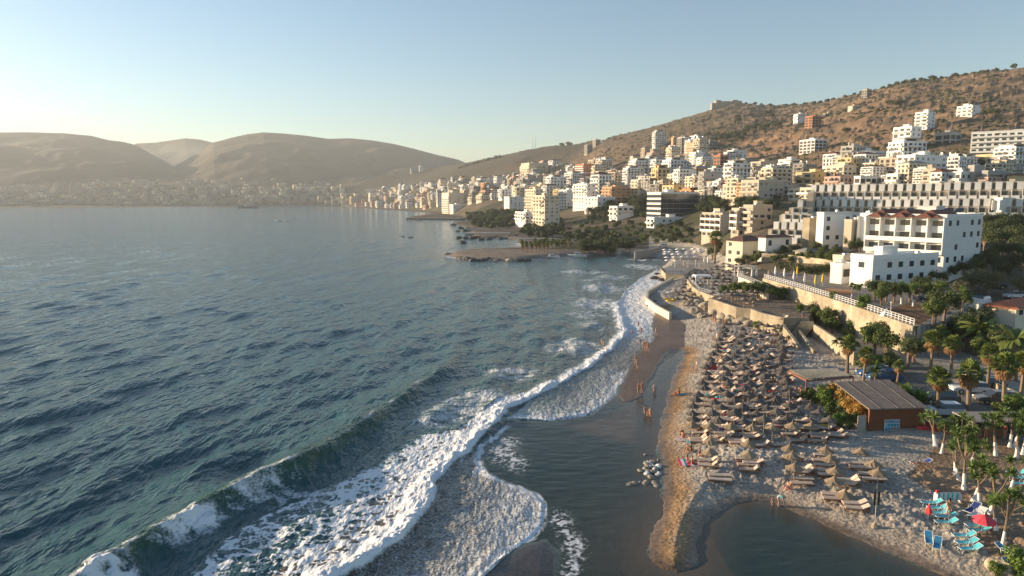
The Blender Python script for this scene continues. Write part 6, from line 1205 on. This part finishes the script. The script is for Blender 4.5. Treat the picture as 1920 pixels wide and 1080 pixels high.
B_(829,842,872,362,400,880,26,'cream','striped block with white balcony bands above the far pier','strip'); B_(843,850,875,384,401,860,22,'white','blank white wall block beside the striped one','plain'); B_(862,870,884,357,380,980,28,'beige','brown block right of the striped one','plain'); B_(880,888,901,350,376,960,26,'concrete','dark unfinished block above the headland','frame')
B_(900,908,926,344,367,1000,28,'orange','orange block above the wooded headland','balc'); B_(968,990,1030,334,358,860,24,'grey','broad grey block in the middle of the town','balc'); B_(977,992,1028,306,338,1030,24,'cream','pale stepped block crowning the town centre','balc'); B_(1078,1094,1113,308,340,830,28,'brick','dark red and white striped block','strip'); B_(1108,1122,1146,322,344,760,24,'cream','cream block with a blank bluish front','balc')
B_(1095,1101,1111,272,288,1600,20,'concrete','left one of the twin towers on the skyline saddle','frame',name='apartment_tower'); B_(1110,1117,1126,262,281,1650,20,'concrete','taller right one of the twin towers on the skyline saddle','frame',name='apartment_tower')
B_(1308,1318,1350,324,376,450,26,'grey','dark grey apartment tower left of the arched white block','balc',maxw=100); B_(1335,1346,1370,341,374,430,26,'white','white block with arched windows','balc'); B_(1354,1372,1396,348,380,410,26,'cream','cream block between the arched block and the beige one','balc')
B_(1388,1421,1468,340,382,385,26,'beige','beige block with a large shaded front above the dark trees','balc'); B_(1292,1303,1325,286,320,640,26,'white','white block with brown balcony bands on the brown slope','strip'); B_(1336,1349,1365,292,332,560,28,'brick','unfinished red brick block','frame'); B_(1362,1374,1399,283,306,600,26,'white','plain white block behind the red brick one','balc'); B_(1362,1370,1391,305,328,560,22,'concrete','bare concrete skeleton right of the red brick block','frame')
B_(1258,1262,1270,258,274,950,26,'orange','small orange block high on the slope','plain'); B_(1268,1277,1288,259,290,860,24,'concrete','grey skeleton block left of the cream stack','frame'); B_(1285,1300,1319,268,292,830,28,'orange','ochre block below the white topped one','balc'); B_(1292,1302,1318,255,272,870,24,'white','white topped block above the ochre one','balc'); B_(1318,1330,1345,264,284,840,24,'grey','grey open framed block right of the cream stack','frame')
B_(1212,1222,1237,287,306,760,26,'pink','pink striped block on the brown slope','strip'); B_(1243,1256,1292,303,328,680,24,'pink','wide pinkish block with a blank front','plain'); B_(1405,1425,1462,304,336,560,24,'beige','olive beige block with wide loggias','balc'); B_(1458,1482,1499,300,330,530,28,'white','white block with rounded balconies','balc'); B_(1388,1408,1430,312,340,600,24,'cream','cream low block right of the concrete skeleton','strip')
B_(1455,1482,1502,326,352,470,26,'orange','orange block with a red roof edge','balc'); B_(1490,1520,1560,324,356,450,26,'yellow','yellow block with pale balconies','balc'); B_(1478,1520,1562,354,374,350,26,'cream','long cream row with red trim behind the terraced hotel','strip')
B_(1487,1495,1513,214,238,900,26,'white','white apartment block high on the brown hill','balc'); B_(1508,1522,1539,218,247,830,26,'brick','brick shell beside the white block high on the hill','frame'); B_(1542,1547,1562,213,222,820,20,'stone','low stone ruin right of the brick shell','frame',name='ruined_house'); B_(1498,1527,1549,262,286,560,24,'white','unfinished white and red villa on the bare slope','frame',name='villa')
B_(1615,1625,1634,168,182,1010,22,'concrete','open concrete skeleton on the skyline','frame'); B_(1589,1598,1613,199,211,790,24,'beige','lone small house on the brown hill','plain',name='house'); B_(1714,1738,1752,210,243,520,28,'white','bright white block second highest on the right hill','balc'); B_(1793,1822,1837,198,218,560,26,'white','white villa highest on the right hill','strip',name='villa'); B_(1672,1706,1725,238,284,430,26,'white','tall white block with balconies on every floor','balc')
B_(1752,1781,1801,250,271,430,24,'grey','small modern villa on the right slope','frame',name='villa'); B_(1818,1960,1990,243,292,425,52,'white','long white upper hotel with rows of balconies','strip',name='hotel',maxw=100); B_(1576,1618,1656,284,322,410,26,'white','white house with a wide pale roof left of the big stepped block','balc')
B_(1638,1668,1684,296,330,385,26,'cream','cream block with a bright roof house','strip'); B_(1678,1712,1771,292,348,345,24,'white','big stepped white block in the middle right','balc',maxw=100); B_(1727,1752,1770,318,352,318,28,'beige','beige block with a tall shaded side','balc'); B_(1775,1800,1838,324,352,315,26,'white','white block with a reddish cornice','strip'); B_(1812,1824,1843,312,350,340,24,'grey','bluish grey block behind the white one','plain')
B_(1843,1850,1890,322,352,330,20,'grey','grey flat roofed block at the upper right','plain'); B_(1886,1902,1960,328,352,305,26,'yellow','yellowish house with a red roof at the right edge','plain',roof='roofred',name='house'); B_(1546,1580,1604,312,348,400,26,'cream','bright cream block left of the dark windowed villa','balc'); B_(1600,1612,1682,332,354,330,20,'white','flat white villa with a black window band','frame',name='villa'); B_(1660,1682,1712,328,352,335,26,'white','small white house between the two villas','balc')
B_(1490,1512,1548,472,488,196,24,'beige','low house with a grey roof in the garden left of the white apartment house','plain',roof='roofgrey',fl=3.0,name='house',sink=4,maxw=4); B_(1568,1580,1622,486,498,168,24,'cream','long low cream pavilion behind the dark hedge','frame',fl=3.0,name='pavilion',sink=4)
wall_along('garden_wall', [hit(1428,492)[:2], hit(1480,490)[:2], hit(1560,497)[:2]], 8.6, 2, .5, 'stone', 'stone wall crossing the slope behind the hedge', 'wall')
# ------------------------------------------------------------------ terraced hotel of stacked bays
def terraced(name, A, Bp, Y0, Y1, ytops, yb, lab, pitch=3.3, fl=3.15, step=1.6, first=0):
    "wing whose foot runs from photo column A at distance Y0 to column Bp at distance Y1"
    a = Vector(PY(A, yb, Y0)); b = Vector(PY(Bp, yb, Y1)); b.z = a.z; d = b-a; L_ = d.length; ang = math.atan2(d.y, d.x); t = empty(name, a, ang); tag(t, lab, 'building')
    bays = 0; nfl = ytops; rest = MB()
    for f in range(nfl):
        q = MB(); x0 = max(0, first*(nfl-1-f) if first < 0 else first*f); x1 = L_; q.b2(x0, x1, f*step, f*step+14-f*.9, f*fl-(7 if f == 0 else 0), (f+1)*fl-.02 if f < nfl-1 else (f+1)*fl); q.build('storey', 'beige', t)
        n = int((x1-x0)/pitch); off = (f % 2)*pitch*.5
        for k in range(n):
            x = x0+off+k*pitch
            if x+pitch*.66 > x1: continue
            tgt = rest if bays >= 98 else MB()
            y = f*step; zb = f*fl
            # projecting bay: side fins, slab and a lower parapet with a dark opening above
            if f % 2 == 0:
                tgt.b2(x, x+pitch*.62, y-1.3, y-.003, zb+.1, zb+fl-.25)
                tgt.b2(x-.05, x+pitch*.62+.05, y-1.36, y-.004, zb+fl-.248, zb+fl-.02)
            else:
                tgt.b2(x, x+.22, y-1.4, y-.003, zb, zb+fl-.05); tgt.b2(x+.223, x+pitch*.7, y-1.4, y-1.25, zb, zb+1.1); tgt.b2(x+.223, x+pitch*.7, y-1.248, y-.003, zb, zb+.15); tgt.b2(x+pitch*.703, x+pitch*.78, y-1.4, y-.003, zb, zb+1.1)
            if tgt is not rest: tgt.build('bay', 'white', t)
            bays += 1
            if bays <= 98: upart('window', 'glass', t, (x+pitch*(.82 if f % 2 == 0 else .4), y, zb+fl*.5), (pitch*(.28 if f % 2 == 0 else .5), .05, fl*.68))
        if f == nfl-1:
            for k in range(int(L_/pitch/1.0)):
                x = x0+(k+.3)*pitch*1.0
                if k % 3 == 0 and x < x1-1: q = MB(); q.b2(x, x+1.6, y+1.2, y+3.0, (f+1)*fl-.3, (f+1)*fl+.95); q.build('chimney', 'cream', t)
    if rest.v: o = rest.build('bay', 'white', t); tag(o, kind='stuff')
    return t
terraced('terraced_hotel', 1512, 1768, 292, 262, 5, 415, 'long middle wing of the grey beige hotel built of stacked bays', 3.25, 3.1, 1.5)
terraced('terraced_hotel', 1764, 1942, 262, 246, 5, 418, 'right wing of the grey beige hotel built of stacked bays', 3.25, 3.1, 1.5)
terraced('terraced_hotel', 1462, 1520, 288, 282, 4, 417, 'stepped left wing of the grey beige hotel built of stacked bays', 3.3, 3.1, 1.5, 3.2)
terraced('terraced_hotel', 1427, 1512, 262, 252, 4, 458, 'lower wing of stacked bays behind the villas with brown roofs', 2.9, 2.9, 1.2, 2.0)
# ------------------------------------------------------------------ scattered town
def block_mesh(name, col, w_, d_, nf, seed):
    r = random.Random(seed); b = MB(); h_ = nf*3.1; b.b2(-w_/2, w_/2, -d_/2, d_/2, -10, h_, 0); b.b2(-w_/2-.1, w_/2+.1, -d_/2-.1, -d_/2+.2, h_-.01, h_+.8, 0); b.b2(-w_/2-.1, -w_/2+.2, -d_/2+.2, d_/2, h_-.01, h_+.8, 0)
    b.b2(-w_/2+.21, w_/2-.05, -d_/2+.21, d_/2-.05, h_+.003, h_+.10, 2)
    x = r.uniform(-w_*.3, w_*.1)
    if r.random() < .25:
        e = .5; b.add([(-w_/2-e,-d_/2-e,h_+.81),(w_/2+e,-d_/2-e,h_+.81),(w_/2+e,d_/2+e,h_+.81),(-w_/2-e,d_/2+e,h_+.81),(-w_*.2,0,h_+3.2),(w_*.2,0,h_+3.2)], [(0,1,5,4),(1,2,5),(2,3,4,5),(3,0,4),(3,2,1,0)], 2)
    elif r.random() < .5: b.b2(-w_*.32, w_*.42, -d_*.25, d_*.4, h_+.101, h_+2.9, 0); b.b2(-w_*.22, w_*.2, -d_*.25-.04, -d_*.25+.01, h_+1, h_+2.4, 1); b.b2(-w_*.42, w_*.46, -d_*.45, d_*.42, h_+2.901, h_+3.05, 0)
    else: b.b2(x, x+w_*.28, -1, 2.4, h_+.101, h_+2.6, 0)
    for q in range(2): x = r.uniform(-w_*.4, w_*.3); y = r.uniform(-d_*.1, d_*.4); b.b2(x, x+1.2, y, y+.9, h_+.8, h_+r.uniform(3.3, 3.9), 3)
    c0 = r.random()
    for f in range(nf):
        z = f*3.1; nb = max(2, int(w_/3.6)); bal = r.random() < .6 and f > 0
        s0, s1 = r.choice([(0, 1), (0, .55), (.45, 1), (.2, .8)])
        if bal: b.b2(-w_/2+w_*s0, -w_/2+w_*s1, -d_/2-1.3, -d_/2-.01, z-.1, z+.05, 0); b.b2(-w_/2+w_*s0, -w_/2+w_*s1, -d_/2-1.3, -d_/2-1.2, z+.051, z+.95, 0)
        for k in range(nb):
            if r.random() < .12: continue
            x = -w_/2+(k+.5)*w_/nb+r.uniform(-.2, .2); ww = w_/nb*r.uniform(.32, .6); b.b2(x-ww/2, x+ww/2, -d_/2-.05, -d_/2+.02, z+r.choice([.2, .9]), z+2.45, 1)
            if bal and r.random() < .15: b.b2(x-ww, x+ww, -d_/2-1.25, -d_/2-.06, z+2.5, z+2.58, 3)
        nb = max(2, int(d_/3.6)); bal = r.random() < .8 and f > 0
        if bal: b.b2(-w_/2-1.3, -w_/2-.01, -d_/2+.3, d_/2-.3, z-.1, z+.05, 0); b.b2(-w_/2-1.3, -w_/2-1.2, -d_/2+.3, d_/2-.3, z+.051, z+.95, 0)
        for k in range(nb):
            y = -d_/2+(k+.5)*d_/nb; ww = d_/nb*r.uniform(.4, .65); b.b2(-w_/2-.05, -w_/2+.02, y-ww/2, y+ww/2, z+.2, z+2.5, 1)
            if bal and k and r.random() < .5: b.b2(-w_/2-1.25, -w_/2-.06, y-d_/nb/2-.06, y-d_/nb/2+.06, z+.951, z+2.95, 0)
    return b.mesh(name, [col, 'shade', r.choice(['roofgrey', 'roofgrey', 'concrete', 'roofbrown', 'roofred']), r.choice(['awning', 'rust', 'whitecloth', 'metal'])])
bcols = ['white','white','white','cream','cream','beige','orange','grey','pink','concrete','yellow','white','white','cream']
BM_ = [(c, block_mesh('apartment_block', c, random.uniform(11, 20), random.uniform(9, 15), random.randint(2, 7), 100+i)) for i, c in enumerate(bcols*3)]
BF_ = [(c, block_mesh('apartment_block', c, random.uniform(11, 20), random.uniform(9, 15), random.randint(1, 5), 300+i)) for i, c in enumerate(['grey','beige','concrete','grey','cream','concrete','beige','grey'])]  # greyer wall colours imitate haze over the far-shore blocks
rb = random.Random(77); taken = []; cnt = 0; farbox = []
def scatter(poly, sx, sy, lb, grp, sc=(.8, 1.15), limit=999, prob=1.0, BM_=BM_, cap=285):
    global cnt
    xs_ = [p[0] for p in poly]; ys_ = [p[1] for p in poly]; y = min(ys_); n = 0
    while y <= max(ys_):
        x = min(xs_)+rb.uniform(0, sx)
        while x <= max(xs_):
            X_, Y_ = x+rb.uniform(-.4, .4)*sx, y+rb.uniform(-.4, .4)*sy
            if rb.random() < prob and inpoly(np.array([X_]), np.array([Y_]), poly)[0]:
                p = hit(X_, Y_)
                if p:
                    c, me = rb.choice(BM_); s = rb.uniform(*sc); rz = R(rb.uniform(10, 38)); zs = s*rb.uniform(.6, 1.2)
                    if cnt < cap and n < limit:
                        o = put('apartment_block', me, None, p, rz, (s, s, zs)); tag(o, lb % c if '%s' in lb else lb, 'building', grp % c if '%s' in grp else grp); cnt += 1; n += 1
                    else: farbox.append((p, rz, s, zs, me))
            x += sx
        y += sy
scatter([(1310,345),(1400,338),(1480,345),(1490,366),(1455,372),(1440,384),(1370,378),(1312,380)], 19, 9.5, '%s block packed right of the dark tower', '%s blocks right of the dark tower', (.6, .85))
scatter([(1560,304),(1660,306),(1790,322),(1900,326),(1900,346),(1700,338),(1560,335)], 25, 11, '%s block of the upper right quarter', '%s blocks of the upper right quarter', (.6, .9), prob=.7)
scatter([(1190,332),(1215,322),(1300,332),(1310,372),(1220,372),(1185,352)], 15, 8, '%s apartment block packed among others above the glass office', '%s blocks above the glass office', (.75, 1.05))
scatter([(1150,335),(1190,325),(1190,365),(1150,355)], 15, 9, '%s apartment block left of the blocks above the glass office', '%s blocks in mid town', (.8, 1.0))
scatter([(1400,330),(1480,335),(1560,338),(1600,330),(1590,352),(1480,350),(1400,350)], 24, 10, '%s block packed behind the terraced hotel', '%s blocks behind the terraced hotel', (.6, .8))
scatter([(1600,318),(1660,330),(1720,338),(1900,340),(1900,352),(1640,352)], 27, 10, '%s low block behind the right part of the terraced hotel', '%s low blocks at the upper right', (.5, .7))
scatter([(1180,300),(1240,290),(1330,300),(1400,312),(1400,330),(1300,330),(1190,325)], 19, 10, '%s block at the foot of the brown hill', '%s blocks at the foot of the hill', (.8, 1.0), prob=.5)
scatter([(1200,283),(1250,270),(1330,280),(1330,295),(1210,300)], 18, 9, '%s block on the lower brown slope', '%s blocks on the slope', (.8, 1.1), prob=.25)
scatter([(1055,350),(1150,335),(1180,345),(1150,372),(1060,375)], 15, 8, '%s block in the dense town centre behind the white towers', '%s blocks in the town centre', (.9, 1.15))
scatter([(880,382),(900,365),(985,350),(1060,350),(1060,375),(990,380),(950,372),(905,380)], 13, 7, '%s block in the town left of the tall tower', '%s blocks left of the tower', (.9, 1.2), prob=.9)
scatter([(760,388),(800,368),(880,345),(980,330),(1070,322),(1140,320),(1150,332),(1050,345),(960,350),(880,368),(840,382),(800,394)], 10.5, 6, '%s block of the hazy town spreading along the coast', '%s blocks along the coast', (.85, 1.2))
scatter([(985,315),(1060,312),(1070,325),(1000,330)], 12, 6, '%s block in the upper town', '%s blocks of the upper town', (1, 1.3), prob=.6)
scatter([(640,385),(665,374),(700,358),(760,356),(850,345),(880,340),(860,356),(800,372),(760,392),(700,388)], 6.5, 4.5, '%s block of the hazy far town', '%s blocks of the far town', (.85, 1.3))
scatter([(745,332),(800,318),(812,322),(760,345)], 14, 8, 'lone pale house on the wooded far ridge', 'houses on the far ridge', (1.0, 1.4), prob=.4)
scatter([(-30,387.5),(-30,352),(120,345),(200,325),(260,340),(420,338),(560,330),(640,345),(655,384),(560,383),(300,386)], 6.6, 3.6, '%s block', '%s', (.75, 1.15), prob=.55, BM_=BF_)
V_ = []; Fc = []; Mi = []; off = 0; mats = []
for p, rz, s, zs, me in farbox:
    n_ = len(me.vertices); co = np.empty(n_*3); me.vertices.foreach_get('co', co); co = co.reshape(-1, 3); x = (co[:, 0]*math.cos(rz)-co[:, 1]*math.sin(rz))*s+p[0]; y = (co[:, 0]*math.sin(rz)+co[:, 1]*math.cos(rz))*s+p[1]; V_.append(np.stack([x, y, co[:, 2]*zs+p[2]], 1))
    k0 = me.materials[0].name
    if k0 not in mats: mats.append(k0)
    for f in me.polygons: Fc.append(tuple(v+off for v in f.vertices)); Mi.append(mats.index(k0)+1 if f.material_index == 0 else 0)
    off += n_
if V_:
    me = bpy.data.meshes.new('distant_town'); me.from_pydata(np.concatenate(V_).tolist(), [], Fc); me.materials.append(M['shade'])
    for k0 in mats: me.materials.append(M[k0])
    me.polygons.foreach_set('material_index', Mi); o = put('distant_town', me); tag(o, 'mass of small hazy blocks lining the far shore of the bay', 'town', 'distant town', 'stuff')
print('individual blocks', cnt, 'massed', len(farbox))
# ------------------------------------------------------------------ castle, masts
cx = PY(1364, 192, 1478); ct = empty('castle', (cx[0], cx[1], cx[2]-9)); 
for x0_, x1_, hh in [(-26,-16,12.5),(-16,8,10.5),(8,20,13),(20,28,11)]: q = MB(); q.b2(x0_, x1_, -8, 10, -14, hh); q.build('tower' if hh > 12 else 'wall', 'rock', ct)
q = MB(); q.b2(-34, -26.02, -6, 8, -14, 7); q.build('outwork', 'rock', ct); tag(ct, 'low stone castle on top of the round hill', 'castle')
for i, (px, hpx, lb) in enumerate([(999,22,'left one of the two thin red and white masts on the far ridge'),(1004,22,'right one of the two thin masts on the far ridge')]):
    p = hit(px, 283) or PY(px, 282, 2150); t = empty('radio_mast', (p[0], p[1], p[2]-2)); hh = hpx*p[1]/F+4; q = MB(); q.tube([(0,0,0),(0,0,hh)], [1.0,.5], 4); q.build('lattice', 'metal', t); q = MB(); q.b2(-.3,.3,-.3,.3,hh+.01,hh+3); q.build('antenna', 'red', t); tag(t, lb, 'mast')
# ------------------------------------------------------------------ haze
mz = bpy.data.materials.new('haze'); mz.use_nodes = True; n = mz.node_tree
for q in list(n.nodes):
    if q.type != 'OUTPUT_MATERIAL': n.nodes.remove(q)
pv = n.nodes.new('ShaderNodeVolumePrincipled'); pv.inputs['Density'].default_value = HAZE; pv.inputs['Color'].default_value = (.72,.77,.80,1); pv.inputs['Anisotropy'].default_value = .15
n.links.new(pv.outputs[0], n.nodes['Material Output'].inputs['Volume'])
h = MB(); h.b2(-21000, 21000, -60, 31000, -14, 455); ho = h.build('haze', mz); tag(ho, kind='stuff')

from collections import defaultdict
_g = defaultdict(list)
for o in COL.objects:
    if o.parent is None and o.get('label') and o.get('kind') is None: _g[o['label']].append(o)
for lb, L_ in _g.items():
    if len(L_) < 2: continue
    key = lambda o: o.location.x/max(1, o.location.y)
    if len(L_) <= 48 and len(lb.split()) <= 12 and not (lb.startswith('pale stone of the heap') or 'square white' in lb):
        L_.sort(key=key)
        for i, o in enumerate(L_): o['label'] = lb+', %s from the left' % ORD[i]
    elif len(L_) < 100 and len(lb.split()) <= 9:
        L_.sort(key=lambda o: o.location.y); nb = math.ceil(len(L_)/14)
        for b_ in range(nb):
            S_ = sorted(L_[b_*14:(b_+1)*14], key=key)
            for i, o in enumerate(S_): o['label'] = lb+', %s from left, %s row back' % (ORD[i], ORD[b_])
